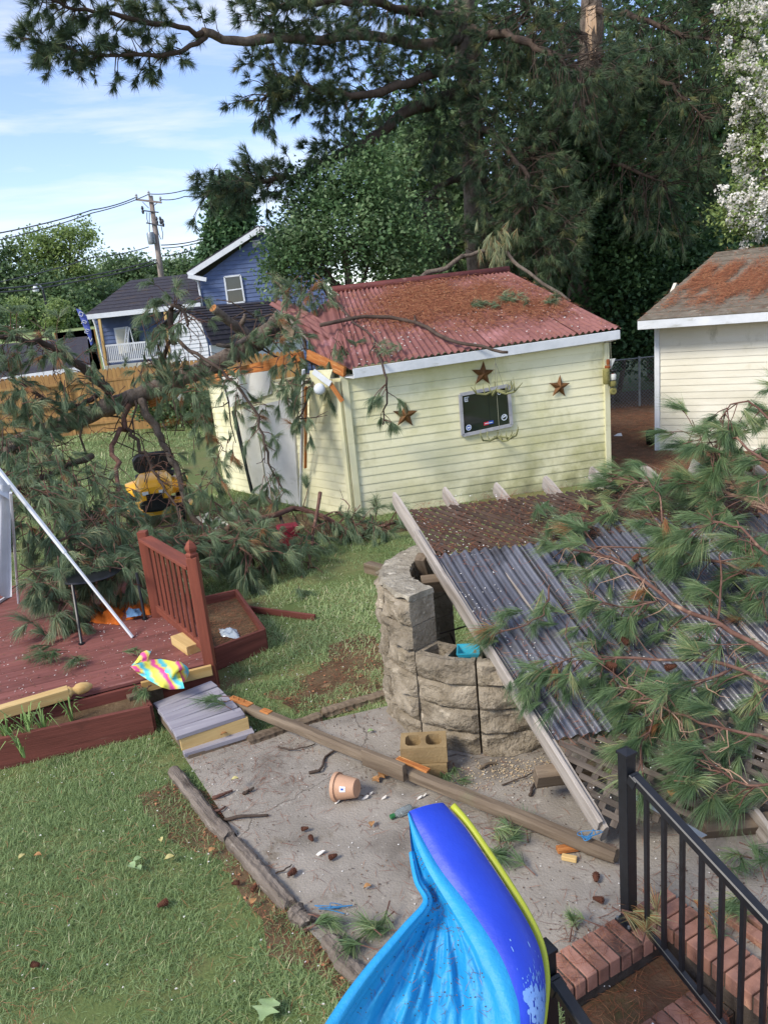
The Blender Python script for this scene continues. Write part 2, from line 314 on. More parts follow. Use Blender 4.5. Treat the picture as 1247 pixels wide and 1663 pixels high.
def mildew(M, col, z0, z1, xa, xb):
    """algae growing on the lower boards, patchy, stronger towards one end of the wall (a real film on the vinyl)"""
    t = M.node_tree; N = t.nodes; K = t.links.new; P = N['Principled BSDF']; src = P.inputs['Base Color'].links[0].from_socket
    g = N.new('ShaderNodeNewGeometry'); s_ = N.new('ShaderNodeSeparateXYZ'); K(g.outputs['Position'], s_.inputs[0])
    def rng(o_, a, b): r = N.new('ShaderNodeMapRange'); r.inputs[1].default_value = a; r.inputs[2].default_value = b; K(o_, r.inputs[0]); return r.outputs[0]
    n = N.new('ShaderNodeTexNoise'); n.inputs['Scale'].default_value = 1.3; n.inputs['Detail'].default_value = 8; n.inputs['Roughness'].default_value = .65; K(g.outputs['Position'], n.inputs['Vector'])
    def mul(a, b): m_ = N.new('ShaderNodeMath'); m_.operation = 'MULTIPLY'; K(a, m_.inputs[0]); K(b, m_.inputs[1]); return m_.outputs[0]
    f = mul(mul(rng(s_.outputs[2], z1, z0), rng(s_.outputs[0], xa, xb)), rng(n.outputs[0], .36, .62))
    mx_ = N.new('ShaderNodeMix'); mx_.data_type = 'RGBA'; K(f, mx_.inputs[0]); K(src, mx_.inputs[6]); mx_.inputs[7].default_value = lin(col); K(mx_.outputs[2], P.inputs['Base Color'])
mildew(m_yellow_siding, '#9c9c58', .1, 2.0, -.6, 3.6); mildew(m_yellow_siding, '#77745c', .0, .7, -2.0, 2.5); mildew(m_white_siding, '#a8a483', .0, 1.4, 5.0, 6.5)
# ------------------------------------------------------------------ ground with the opening of the sunken steps, patio
def struct(o): o['kind'] = 'structure'; return o
SR = nrm((.89, .455, 0)); SDn = nrm((.455, -.89, 0)); SO = A(1.02, 3.36, 0)     # brick steps: along the nosing, down the flight, back edge of the top nosing
def SP(a, b, z=0.0): return SO + SR * a + SDn * b + A(0, 0, z)
HOLE = [SP(-1.12, .19), SP(.16, .19), SP(.16, 3.0), SP(-1.12, 3.0)]
def sheet(name, outer, z, m, hole=None):
    bm = bmesh.new(); es = []
    for loop in ([outer, hole] if hole else [outer]):
        vs = [bm.verts.new((float(p[0]), float(p[1]), z)) for p in loop]
        es += [bm.edges.new((vs[i], vs[(i + 1) % len(vs)])) for i in range(len(vs))]
    bmesh.ops.triangle_fill(bm, edges=es, use_beauty=True, use_dissolve=False)
    bmesh.ops.recalc_face_normals(bm, faces=bm.faces)
    if sum(f.normal.z for f in bm.faces) < 0: bmesh.ops.reverse_faces(bm, faces=bm.faces)
    me = bpy.data.meshes.new(name); bm.to_mesh(me); bm.free(); me.materials.append(m)
    o = bpy.data.objects.new(name, me); COL.objects.link(o); return o
struct(sheet('ground', [(-220, -30), (220, -30), (220, 420), (-220, 420)], 0, m_lawnbase, HOLE))
def wobble(poly, n=10, a=.05, seed=1):
    rg = np.random.default_rng(seed); out = []
    for i in range(len(poly)):
        p = A(*poly[i][:2]); q = A(*poly[(i + 1) % len(poly)][:2])
        for k in range(n): out.append(tuple(p + (q - p) * k / n + rg.normal(0, a, 2) * (1 if k else .3)))
    return out
# concrete patio slab
PAT = [G(297, 1228), G(455, 1465), G(592, 1612), G(640, 1700), SP(-1.12, 3.0), SP(-1.12, .19), SP(.16, .19), SP(.16, 3.0), A(6, 1.2, 0), A(6.2, 5.4, 0), A(2.0, 6.1, 0), A(.4, 6.35, 0), G(630, 1150)]
PAT = [(p[0], p[1]) for p in PAT]
pat = MB(); n_ = len(PAT)
struct(sheet('patio', PAT, .022, m_concrete))
# bare soil and pine straw
STRAW = wobble([(4.02, 12.3), (4.3, 9.6), (9.0, 8.2), (12, 9), (13, 24), (4.4, 24), (4.6, 15)], 8, .15, 3)
struct(sheet('pine_straw_bed', STRAW, .006, m_straw_ground))
struct(sheet('bare_earth', wobble([(-.9, 5.95), (-.05, 6.05), (.1, 6.9), (-.35, 7.6), (-.75, 6.9), (-1.25, 6.35)], 6, .07, 5), .006, m_soil))
struct(sheet('bare_earth', wobble([G(225, 1300), G(300, 1265), G(470, 1440), G(600, 1640), G(560, 1650), G(380, 1440)], 6, .05, 6), .006, m_soil))
struct(sheet('bare_earth', wobble([(-2.0, 13.6), (-.6, 11.6), (4.2, 12.3), (4.3, 11.6), (-.4, 10.9), (-1.6, 11.2), (-3.4, 13.2)], 6, .1, 8), .005, m_soil))
bank = MB()
bx = np.linspace(-90, 20, 24); by = [44, 48, 54, 62, 80, 140]; bz = [-.05, .9, 2.6, 3.6, 4.4, 5.5]
bank.grid([[(x, y, z * (1 if x < -22 else max(0, min(1, (-16 - x) / 6))) - .02) for x in bx] for y, z in zip(by, bz)])
struct(bank.build('grassy_bank', m_bank, smooth=True))

# ------------------------------------------------------------------ sunken brick steps
st = thing('brick_steps', 'sunken red brick steps going down between the black railings', 'steps', SP(-.45, .3, 0))
RISE, TREAD = .15, .42
def brick_mesh():
    b = MB(); b.box((0, 0, 0), (.066, .2, .095)); o = b.build('brick', m_brick, bevel=.004); me = o.data; bpy.data.objects.remove(o); return me
BRK = brick_mesh()
def put(me, name, c, X, Y, parent, jit=0.0):
    o = bpy.data.objects.new(name, me); COL.objects.link(o); X = nrm(X); Y = nrm(Y); Z = np.cross(X, Y); M = Matrix.Identity(4)
    if Z[2] < 0: Y = -Y; Z = -Z
    c = A(*c) - Z * .0475
    for i in range(3): M[i][0] = X[i]; M[i][1] = Y[i]; M[i][2] = Z[i]; M[i][3] = float(c[i])
    if jit: M = M @ Matrix.Rotation(random.uniform(-jit, jit), 4, 'Z') @ Matrix.Rotation(random.uniform(-jit, jit), 4, 'X')
    return place(o, M, parent)
random.seed(3)
for k in range(5):
    z = .07 - k * RISE; b0 = k * TREAD
    for i in range(16 if k else 19):
        a = -1.075 + i * .076 if k else -1.12 + i * .076
        put(BRK, 'brick', SP(a, b0 + .1, z - .055 + random.uniform(-.003, .003)), SR, SDn, st, .012)
    MB().slab([SP(-1.12, b0 + .012), SP(.14, b0 + .012), SP(.14, b0 + .19), SP(-1.12, b0 + .19)], z - RISE - .09, z - .012).build('mortar_bed', m_mortar, st)
    MB().slab([SP(-1.10, b0 + .195), SP(.13, b0 + .195), SP(.13, b0 + TREAD + .01), SP(-1.10, b0 + TREAD + .01)], z - RISE - .1, z - RISE - .015).build('tread', m_straw_ground, st)
MB().slab([SP(-1.13, 2.0), SP(.14, 2.0), SP(.14, 3.0), SP(-1.13, 3.0)], -.9, -.62).build('landing', m_concrete, st)
# brick kerbs flanking the flight: a course of headers on each side
for side, a0 in (('right', .25), ('left', -1.24)):
    w = thing('brick_kerb', 'low brick kerb on the right of the sunken steps behind the balusters' if side == 'right' else 'low brick kerb left of the sunken steps beside the blue pool', 'kerb', SP(a0, .5, 0))
    for k in range(34):
        put(BRK, 'brick', SP(a0, .05 + k * .076, .032 + random.uniform(-.003, .003)), SDn, -SR, w, .012)
    if side == 'right':
        for k in range(17):
            put(BRK, 'brick', SP(a0 + .24, .40 + k * .15, .012), SR, SDn, w, .03)
            put(BRK, 'brick', SP(a0 + .33, .44 + k * .15, .012), SR, SDn, w, .03)
    MB().slab([SP(a0 - .09, .0), SP(a0 + .09, .0), SP(a0 + .09, 2.6), SP(a0 - .09, 2.6)], -.9, .06).build('mortar_bed', m_mortar, w)

# ------------------------------------------------------------------ lap siding
def siding(parent, bl, br, tr, tl, n, m, seg=1, bend=None, proud=.013, name='siding_board', clip=None):
    """n lap boards over the quad bl-br-tr-tl (corners as points); the wall faces the side where bl-br runs left to right"""
    bl, br, tr, tl = (A(*p) for p in (bl, br, tr, tl)); nn = nrm(np.cross(br - bl, tl - bl))
    def P(u, v):
        p = (bl * (1 - u) + br * u) * (1 - v) + (tl * (1 - u) + tr * u) * v
        return p + (bend(u, v) if bend else 0)
    for i in range(n):
        v0, v1 = i / n, (i + 1) / n; b = MB(); rows = []
        rg = random.Random(i); sag = rg.uniform(-.003, .003)
        for v, off in ((v0 + .0, 0.0), (v0, proud), (v0 + .10 / n, proud + .001), (v1, .004), (v1, -.012), (v0, -.012)):
            us = np.linspace(0, 1, seg + 1)
            rows.append([P(clip(u, v) if clip else u, v) + nn * off + A(0, 0, sag) for u in us])
        b.grid(rows); b.build(name, m, parent)

# ------------------------------------------------------------------ corrugated sheets
def corrugated(b, p00, p10, p11, p01, waves, amp, spw=6, rows=8, sag=None):
    """waves across p00->p10, ridges running p00->p01"""
    p00, p10, p11, p01 = (A(*p) for p in (p00, p10, p11, p01)); nn = nrm(np.cross(p10 - p00, p01 - p00))
    if nn[2] < 0: nn = -nn
    nu = int(waves * spw) + 1; P = np.zeros((rows + 1, nu, 3))
    for j in range(rows + 1):
        v = j / rows
        for i in range(nu):
            u = i / (nu - 1); q = (p00 * (1 - u) + p10 * u) * (1 - v) + (p01 * (1 - u) + p11 * u) * v
            P[j, i] = q + nn * amp * math.cos(2 * math.pi * waves * u) + (A(0, 0, sag(u, v)) if sag else 0)
    b.grid(P); return b

# ------------------------------------------------------------------ the cream shed hit by the tree
FA = G(578, 842); FB = G(990, 780); FD = G(366, 792)                 # front left, front right, back left feet
FA, FB, FD = (A(p[0], p[1], 0) for p in (FA, FB, FD))
ZE_L, ZE_R = 2.31, 2.37
fd = nrm(FB - FA); fn = A(fd[1], -fd[0], 0)                           # along the front wall, and out of it
FC = FB - fn * 3.7
sh = thing('garden_shed', 'cream lap-sided shed with red corrugated roof crushed by the fallen pine', 'shed', (FA + FB) / 2)
w = MB(); w = sh
fw = MB().panel([FA + A(0, 0, .02), FB + A(0, 0, .02), FB + A(0, 0, ZE_R), FA + A(0, 0, ZE_L)], .08).build('front_wall', m_white_paint, sh)
siding(fw, FA + fn * .012, FB + fn * .012, FB + A(0, 0, ZE_R) + fn * .012, FA + A(0, 0, ZE_L) + fn * .012, 17, m_yellow_siding, seg=6)
gd = nrm(FD - FA); gn = A(-gd[1], gd[0], 0)
if gn[0] > 0: gn = -gn
def buckle(u, v): return gn * (.05 * math.exp(-((u - .55) / .12) ** 2) * v - .05 * math.exp(-((u - .82) / .1) ** 2) * v)
DT = FD + A(-.02, 0, 2.06); AT = FA + A(0, 0, 2.27)
gw = MB().panel([FD - gn * .09 + A(0, 0, .02), FA - gn * .09 + A(0, 0, .02), AT - gn * .12, DT - gn * .12], .04).build('gable_wall', m_white_paint, sh)
siding(gw, FD, FA, AT, DT, 16, m_yellow_siding, seg=24, bend=buckle)
MB().panel([FB, FC, FC + A(0, 0, 2.3), FB + A(0, 0, 2.3)], .06).build('right_wall', m_yellow_siding, sh)
MB().panel([FC, FD, FD + A(0, 0, 2.0), FC + A(0, 0, 2.3)], .06).build('back_wall', m_yellow_siding, sh)
m_cream_trim = mat('cream_trim', '#d8d5b2', '#cbc8a2', 3, rough=.55, stains=[('#a5a27a', 2, .6, .78, (1, 1, 3))])
MB().bar(FA + fn * .035 + fd * .05, FA + fn * .035 + fd * .05 + A(0, 0, ZE_L - .02), .05, .10, up=fd).build('corner_trim', m_cream_trim, sh)
MB().bar(FB + fn * .035 - fd * .045, FB + fn * .035 - fd * .045 + A(0, 0, ZE_R - .02), .05, .09, up=fd).build('corner_trim', m_cream_trim, sh)
MB().bar(FA - gd * -.05 + gn * .035, FA - gd * -.05 + gn * .035 + A(0, 0, 2.22), .04, .09, up=gd).build('corner_trim', m_cream_trim, sh)
# roof: eave line, ridge line; a whole right field and the torn left field
EL = D(572, 596, FA[1] - .20); ER = D(1004, 533, FB[1] - .12)
RLf = D(540, 474, 14.9); RRf = D(822, 441, 15.4)
ZU = A(0, 0, .006)
NP = 6
for i in range(NP):
    a, c = i / NP, (i + 1) / NP + .012
    b = MB(); corrugated(b, EL + (ER - EL) * a + ZU * (i % 2), EL + (ER - EL) * c + ZU * (i % 2), RLf + (RRf - RLf) * c + ZU * (i % 2), RLf + (RRf - RLf) * a + ZU * (i % 2), 7.6, .022, 6, 6)
    b.build('roof_sheet', m_red_roof, sh, smooth=True)
# torn sheets on the left, tipped down towards the broken gable
T0, T1, T2, T3 = D(433, 492, 14.6), D(545, 470, 14.95), EL - ZU, D(520, 590, 12.4)
b = MB(); corrugated(b, D(523, 585, 12.5), EL + A(0.02, 0, -.02), D(548, 474, 14.9), D(478, 520, 14.0), 5, .022, 6, 6, lambda u, v: -.05 * math.sin(u * 3)); b.build('torn_roof_sheet', m_red_roof, sh, smooth=True)
b = MB(); corrugated(b, D(548, 560, 13.0), D(577, 552, 13.2), D(462, 487, 14.8), D(432, 494, 14.7), 3, .022, 6, 6); b.build('torn_roof_sheet', m_red_roof, sh, smooth=True)
m_ridge = mat('ridge_cap', '#6d3a38', '#57302f', 3, rough=.7, stains=[('#8a6a5e', 4, .6, .72, W1)])
MB().tube([RLf + A(0, 0, .03), RRf + A(0.05, 0, .03)], .07, 8).build('ridge_cap', m_ridge, sh, smooth=True)
# back roof field so that the shed is closed from behind
BR_ = RRf - fn * 2.0 + A(0, 0, -1.35); BL_ = RLf - fn * 2.0 + A(0, 0, -1.35)
b = MB(); corrugated(b, BL_, BR_, RRf, RLf, 44, .022, 4, 4); b.build('rear_roof_sheet', m_red_roof, sh, smooth=True)
beam('fascia_board', EL + A(0, 0, -.10) + fn * .03, ER + A(0, 0, -.10) + fn * .03, .035, .145, m_white_paint, sh)
MB().panel([EL + A(0, 0, -.165), ER + A(0, 0, -.165), FB + A(0, 0, ZE_R - .01), FA + A(0, 0, ZE_L - .01)], .012).build('soffit', m_white_paint, sh)
# gable triangle on the right
MB().panel([ER + A(-.25, .1, -.16), FC + A(0, 0, 2.3), RRf + A(-.2, 0, -.1)], .05).build('gable_end', m_yellow_siding, sh)
# door: white flush panels and upper panel with a dark gap
gP = lambda px, py, t: FA + gd * t + A(0, 0, 0)
def on_gable(px, py, off=.05):
    d = ray(px, py); p0 = FA + gn * off; t = (p0 - CAM) @ gn / (d @ gn); return CAM + d * t
m_door = mat('white_door_panel', '#d3d2cd', '#c4c3be', 2, rough=.5, stains=[('#a9a79d', 1.6, .6, .78, (1, 1, 3))])
dr = MB().panel([on_gable(438, 815, .06), on_gable(486, 826, .06), on_gable(474, 645, .06), on_gable(414, 660, .06)], .04).build('door', m_door, sh)
MB().panel([on_gable(372, 662, .1), on_gable(440, 640, .1), on_gable(439, 602, .1), on_gable(358, 612, .1)], .03).build('upper_door_panel', m_door, sh)
MB().panel([on_gable(413, 800, .055), on_gable(434, 806, .055), on_gable(413, 660, .055), on_gable(378, 668, .055)], .02).build('door_panel', m_white_siding, sh)
MB().panel([on_gable(407, 800, .062), on_gable(411, 801, .062), on_gable(382, 664, .062), on_gable(376, 668, .062)], .02).build('door_gap', m_blackp, sh)
# door frame torn off and standing proud, with its split edge and the light
beam('door_jamb', on_gable(488, 828, .12), on_gable(493, 600, .30), .05, .035, m_white_paint, sh, up=gd)
beam('split_jamb', on_gable(496, 760, .16), on_gable(497, 628, .31), .05, .03, m_split_wood, sh, up=gd)
beam('broken_trim', on_gable(509, 603, .34), on_gable(537, 624, .22), .03, .09, m_white_paint, sh)
beam('split_trim', on_gable(535, 621, .22), on_gable(556, 652, .10), .03, .07, m_split_wood, sh)
MB().panel([on_gable(502, 690, .2), on_gable(512, 690, .18), on_gable(540, 600, .22), on_gable(503, 602, .3)], .01).build('loose_siding', m_yellow_siding, sh)
c = on_gable(519, 632, .34)
lamp = MB().lathe([(0, .03), (.05, .03), (.085, .0), (.09, -.03), (.075, -.07), (.03, -.10), (.03, -.16)], c, axis=nrm(CAM - c) * A(1, 1, .3), n=20).build('porch_light', m_white_clean, sh, smooth=True)
# rafters and the broken beam above the door
beam('broken_beam', on_gable(352, 612, .02), on_gable(440, 592, .0), .06, .17, m_split_wood, sh)
beam('broken_beam', on_gable(440, 590, .02), on_gable(492, 578, .0), .06, .15, m_split_wood, sh)
beam('broken_beam', on_gable(500, 576, .05), on_gable(560, 604, .0), .05, .16, m_split_wood, sh)
beam('rafter', D(560, 598, 12.6), D(450, 505, 14.8), .04, .12, m_grey_wood, sh)
MB().panel([D(456, 526, 14.6), D(474, 560, 14.0), D(482, 516, 14.5), D(452, 498, 14.75)], .03).build('inner_board', m_brown_wood, sh)
# window with decals
def on_front(px, py, off=.03):
    d = ray(px, py); p0 = FA + fn * off; t = (p0 - CAM) @ fn / (d @ fn); return CAM + d * t
m_frame = mat('grey_window_frame', '#adadb0', '#98989b', 8, rough=.5, stains=[('#6f7068', 5, .6, .72, W1)])
WQ = [(751, 707), (830, 690), (825, 626), (747, 641)]
win = MB()
q = [on_front(*p, off=.05) for p in WQ]
def lerp(a, b, t): return a * (1 - t) + b * t
fr = MB()
for i in range(4): fr.bar(q[i], q[(i + 1) % 4], .05, .05, up=fn)
wf = fr.build('window_frame', m_frame, sh)
MB().panel([p - fn * .005 for p in q], .01).build('pane', m_glass, wf)
def W(u, v, off=.0):
    return lerp(lerp(q[0], q[1], u), lerp(q[3], q[2], u), v) + fn * (.002 + off)
m_decal = mat('white_decal', '#c9d2dc', rough=.6); m_decal_b = mat('blue_decal', '#2f4fa0', rough=.6); m_decal_r = mat('red_decal', '#c23a4a', rough=.6)
def ring(u, v, r0, r1, m, nm, k=20):
    b = MB(); ux = (q[1] - q[0]); vx = (q[3] - q[0]); ax = nrm(ux); ay = nrm(vx); c = W(u, v, .003); V = []
    for j in range(k):
        a = 2 * math.pi * j / k; V += [c + (ax * math.cos(a) + ay * math.sin(a)) * r0, c + (ax * math.cos(a) + ay * math.sin(a)) * r1]
    b.add(V, [(2 * j, 2 * j + 1, (2 * j + 3) % (2 * k), (2 * j + 2) % (2 * k)) for j in range(k)]); return b.build(nm, m, wf)
def quadd(u0, v0, u1, v1, m, nm, off=.003, sk=0):
    return MB().add([W(u0, v0, off), W(u1, v0 + sk, off), W(u1, v1 + sk, off), W(u0, v1, off)], [(0, 1, 2, 3)]).build(nm, m, wf)
ring(.13, .16, .048, .036, m_decal, 'round_sticker'); ring(.13, .16, .036, .002, m_decal_b, 'round_sticker'); quadd(.10, .14, .16, .18, m_decal, 'round_sticker', .005)
ring(.865, .23, .052, .038, m_decal, 'round_sticker'); quadd(.83, .21, .9, .25, m_decal, 'round_sticker', .004, .04)
quadd(.44, .13, .54, .21, m_decal_r, 'banner_sticker', .003); quadd(.54, .135, .64, .215, m_decal_b, 'banner_sticker', .003); quadd(.46, .16, .62, .18, m_decal, 'banner_sticker', .005)
b = MB()
for (u0, v0, u1, v1) in ((.08, .90, .17, .915), (.08, .80, .092, .90), (.08, .80, .15, .815), (.10, .83, .11, .88), (.12, .83, .15, .845), (.12, .865, .15, .88), (.12, .83, .13, .88)):
    b.add([W(u0, v0, .003), W(u1, v0, .003), W(u1, v1, .003), W(u0, v1, .003)], [(0, 1, 2, 3)])
b.build('square_logo_sticker', m_decal, wf)
ring(.80, .86, .03, .02, m_decal, 'small_sticker')

# three rusted stars on the wall
def star(cx, cy, r, label):
    c = on_front(cx, cy, .045); ax = nrm(fd); az = A(0, 0, 1.0); b = MB(); V = [c + fn * .06]
    for j in range(10):
        a = math.pi / 2 + j * math.pi / 5 + R(-6); rr = r if j % 2 == 0 else r * .40; V.append(c + (ax * math.cos(a) + az * math.sin(a)) * rr)
    V.append(c - fn * .012)
    F = [(0, 1 + j, 1 + (j + 1) % 10) for j in range(10)] + [(11, 1 + (j + 1) % 10, 1 + j) for j in range(10)]
    b.add(V, F); tag(b.build('barn_star', m_rust), label, 'star', 'metal stars on the shed wall')
star(658, 674, .215, 'rusty metal star low on the shed wall beside the dangling pine twig')
star(784, 607, .205, 'dark rusty metal star just above the shed window')
star(908, 628, .195, 'rusty metal star on the shed wall right of the window')

# antlers hung from the eave in two tiers
an = thing('antler_chandelier', 'mossy antler hanger dangling on cords in front of the shed window', 'hanger', on_front(808, 700, .25))
hk = on_front(804, 588, .22)
def antler(c, ang, s, seed, tilt=.25):
    rg = np.random.default_rng(seed); b = MB(); r = A(math.cos(ang), math.sin(ang), 0); t = A(-math.sin(ang), math.cos(ang), 0)
    pts = [c + r * .02 + t * -.02, c + r * .14 * s + A(0, 0, -.04 * s), c + r * .24 * s + A(0, 0, -.02 * s) + t * .05, c + r * .30 * s + A(0, 0, .08 * s) + t * .13 * s]
    b.tube(pts, [.022, .019, .016, .005], 6)
    for k, (f, l) in enumerate(((1, .14), (2, .15))):
        p = pts[f]; b.tube([p, p + A(0, 0, .5 * l * s) + t * -.03 + r * .03, p + A(0, 0, l * s) + t * rg.uniform(-.07, .02) + r * .02], [.011, .009, .002], 5)
    b.build('antler', m_antler, an, smooth=True)
c1 = on_front(806, 632, .25); c2 = on_front(811, 706, .25)
for k in range(5): antler(c1 + A(0, 0, -.02), k * 1.26 + .4, 1.3, k)
for k in range(4): antler(c2 + A(0, 0, -.03), k * 1.57 + .1, 1.2, 20 + k)
m_cord = mat('grey_cord', '#8a8a78', rough=.9)
for k in range(4):
    a = k * 1.57; MB().tube([hk, c1 + A(math.cos(a) * .12, math.sin(a) * .12, .02)], .004, 4).build('cord', m_cord, an)
MB().tube([c1, c2], .004, 4).build('cord', m_cord, an)
MB().tube([hk, hk + A(0, 0, .12)], .004, 4).build('cord', m_cord, an)

# fishing floats hung on the shed corner
fl = thing('hanging_floats', 'old wooden net floats hanging on cords at the shed corner', 'floats', on_front(990, 640, .15))
m_float_g = mat('olive_float', '#8a8450', '#6d683c', 8, rough=.8, stains=[('#4c4a2c', 7, .58, .7, W1)]); m_float_o = mat('orange_brown_float', '#96562e', '#7a4424', 8, rough=.8)
m_float_w = mat('white_float', '#cfcfc8', '#b3b3aa', 6, rough=.7); m_float_r = mat('dark_red_float', '#6d2420', rough=.7)
def flo(px, py, r, h, m, nm='float', ax=(0, 0, 1), off=.2):
    c = on_front(px, py, off); MB().lathe([(0.012, -h / 2), (r * .8, -h / 2), (r, -h / 2 + .02), (r, h / 2 - .02), (r * .8, h / 2), (.012, h / 2)], c, ax, 14).build(nm, m, fl, smooth=True, angle=50)
flo(984, 611, .055, .26, m_float_g); flo(986, 596, .05, .05, m_float_o); flo(987, 588, .03, .09, m_float_o)
flo(995, 612, .05, .1, m_float_w); flo(995, 611, .03, .103, m_float_r); flo(994, 623, .062, .09, m_float_g); flo(995, 602, .06, .04, m_blackp)
flo(995, 635, .065, .05, m_float_g, ax=fn)
MB().panel([on_front(991, 600, .2), on_front(999, 582, .2), on_front(990, 583, .2)], .01).build('pennant', m_float_w, fl)
for px in (987, 993): MB().tube([on_front(px, 630, .2), on_front(px - 2, 556, .2)], .004, 4).build('cord', m_cord, fl)

# ------------------------------------------------------------------ the white shed on the right
WA = G(1064, 731); WB = WA + nrm(A(1.15, -1.65, 0)) * .0
wd = nrm(A(1.0, -.62, 0)); wn = A(wd[1], -wd[0], 0)
if wn[1] > 0: wn = -wn
WA = A(WA[0], WA[1], 0); WB = WA + wd * 5.0; WT = 2.42
ws = thing('white_shed', 'white lap-sided shed with a lichen-grey roof under pine straw', 'shed', (WA + WB) / 2)
f2 = MB().panel([WA + A(0, 0, .02), WB + A(0, 0, .02), WB + A(0, 0, WT), WA + A(0, 0, WT)], .08).build('front_wall', m_white_paint, ws)
siding(f2, WA + wn * .012, WB + wn * .012, WB + wn * .012 + A(0, 0, WT), WA + wn * .012 + A(0, 0, WT), 19, m_white_siding, seg=4)
MB().bar(WA + wn * .035 + wd * .04, WA + wn * .035 + wd * .04 + A(0, 0, WT), .05, .09, up=wd).build('corner_trim', m_white_clean, ws)
WC = WA - wn * 3.6; WDk = WB - wn * 3.6
MB().panel([WC, WA, WA + A(0, 0, WT), WA - wn * 1.8 + A(0, 0, WT + .75), WC + A(0, 0, WT)], .06).build('left_wall', m_white_siding, ws)
MB().panel([WDk, WC, WC + A(0, 0, WT), WDk + A(0, 0, WT)], .06).build('back_wall', m_white_siding, ws)
WE = D(1035, 521, WA[1] - .35); WEr = WE + wd * 5.6; WR = D(1163, 410, WA[1] + 1.9); WRr = WR + wd * 5.2
f3 = beam('fascia_board', WE + A(0, 0, -.08), WEr + A(0, 0, -.08), .035, .17, m_white_paint, ws)
roofw = MB()
nr = nrm(np.cross(WEr - WE, WR - WE)); nr = nr if nr[2] > 0 else -nr
rows = 11
m_shl = m_shingle_old
for i in range(rows):
    a, c = i / rows, (i + 1) / rows
    p0, p1 = lerp(WE, WR, a), lerp(WEr, WRr, a); p2, p3 = lerp(WEr, WRr, c), lerp(WE, WR, c)
    MB().panel([p0 + nr * .022 - (WR - WE) * .006, p1 + nr * .022 - (WR - WE) * .006, p2 + nr * .008, p3 + nr * .008], .02).build('shingle_course', m_shl, ws)
MB().panel([WE - nr * .014, WEr - nr * .014, WRr - nr * .014, WR - nr * .014], .03).build('roof_deck', m_brown_wood, ws)
WRb = WR - wn * 1.9 + A(0, 0, -1.2); MB().panel([WR, WRr, WRr - wn * 1.9 + A(0, 0, -1.2), WRb], .04).build('rear_roof', m_shl, ws)
beam('rake_board', WE + A(0.03, .03, -.1), WR + A(0.03, .03, -.1), .03, .12, m_white_paint, ws)

# chain link fence between the sheds
cf = thing('chain_link_fence', 'galvanised chain link fence in front of the dark trees between the sheds', 'fence', G(1038, 660))
fy = G(1038, 660)[1]; x0 = G(985, 665)[0] - .9; x1 = x0 + 5.2; zt = D(1038, 582, fy)[2]
MB().tube([(x0, fy, zt), (x1, fy + .1, zt + .02)], .022, 6).build('top_rail', m_galv, cf)
for px in (1038,):
    p = G(px, 660); MB().tube([(p[0], fy, 0), (p[0], fy, zt + .06)], .03, 8).build('fence_post', m_galv, cf)
MB().tube([(x0 + .1, fy, 0), (x0 + .1, fy, zt + .06)], .03, 8).build('fence_post', m_galv, cf)
b = MB(); s_ = .095; nx = int((x1 - x0 + zt) / s_)
for k in range(nx):
    for sg in (1, -1):
        xa = x0 + k * s_ - (zt if sg == 1 else 0); xb = xa + sg * zt if sg == 1 else xa - zt
        za, zb = 0.0, zt
        if xa < x0: za = (x0 - xa) / zt * zt; xa = x0
        if xb < x0: zb = zt * (xa - x0) / zt if sg == -1 else zb; xb = x0
        if xa > x1 or xb > x1: continue
        b.tube([(xa, fy + .02, za), (xb, fy + .02, zb)], .0035, 3, cap=False)
tag(b.build('wire_mesh', m_galv, cf), kind='stuff')
# ------------------------------------------------------------------ wooden privacy fence behind the lawn
fy_ = 26.4
wf_ = thing('privacy_fence', 'tan wooden privacy fence beyond the lawn behind the fallen trunk', 'fence', (-7, fy_, 0))
bw = .145; ftop = 2.12
b = MB(); b.add([(-bw / 2 + .004, 0, 0), (bw / 2 - .004, 0, 0), (bw / 2 - .004, 0, ftop - .06), (bw * .25, 0, ftop), (-bw * .25, 0, ftop), (-bw / 2 + .004, 0, ftop - .06)] + [(-bw / 2 + .004, .02, 0), (bw / 2 - .004, .02, 0), (bw / 2 - .004, .02, ftop - .06), (bw * .25, .02, ftop), (-bw * .25, .02, ftop), (-bw / 2 + .004, .02, ftop - .06)], [tuple(range(6)), tuple(range(11, 5, -1))] + [(i, 6 + i, 6 + (i + 1) % 6, (i + 1) % 6) for i in range(6)])
o = b.build('fence_board', m_fence_wood); FBM = o.data; bpy.data.objects.remove(o)
for k in range(92):
    x = -15.5 + k * bw
    o = bpy.data.objects.new('fence_board', FBM); COL.objects.link(o); place(o, Matrix.Translation((x, fy_ + .05 * math.sin(x), RND.uniform(-.015, .015))), wf_)
for zz in (.35, 1.05, 1.75): beam('fence_rail', (-15.6, fy_ - .05, zz), (-2.2, fy_ - .05, zz), .04, .09, m_fence_wood, wf_)
for k in range(6): beam('fence_post', (-15.4 + k * 2.6, fy_ - .1, 0), (-15.4 + k * 2.6, fy_ - .1, ftop + .02), .09, .09, m_fence_wood, wf_, up=(1, 0, 0))
# farther fence beyond the low shed
ff = thing('far_fence', 'pale wooden fence by the banner flag at the left of the blue house', 'fence', D(120, 570, 38))
for k in range(34):
    p = D(92 + k * 1.9, 548, 39)
    b = MB().box((p[0], 39, 1.75), (.13, .025, 3.5)); 
    o = b.build('fence_board', m_fence_wood, ff)

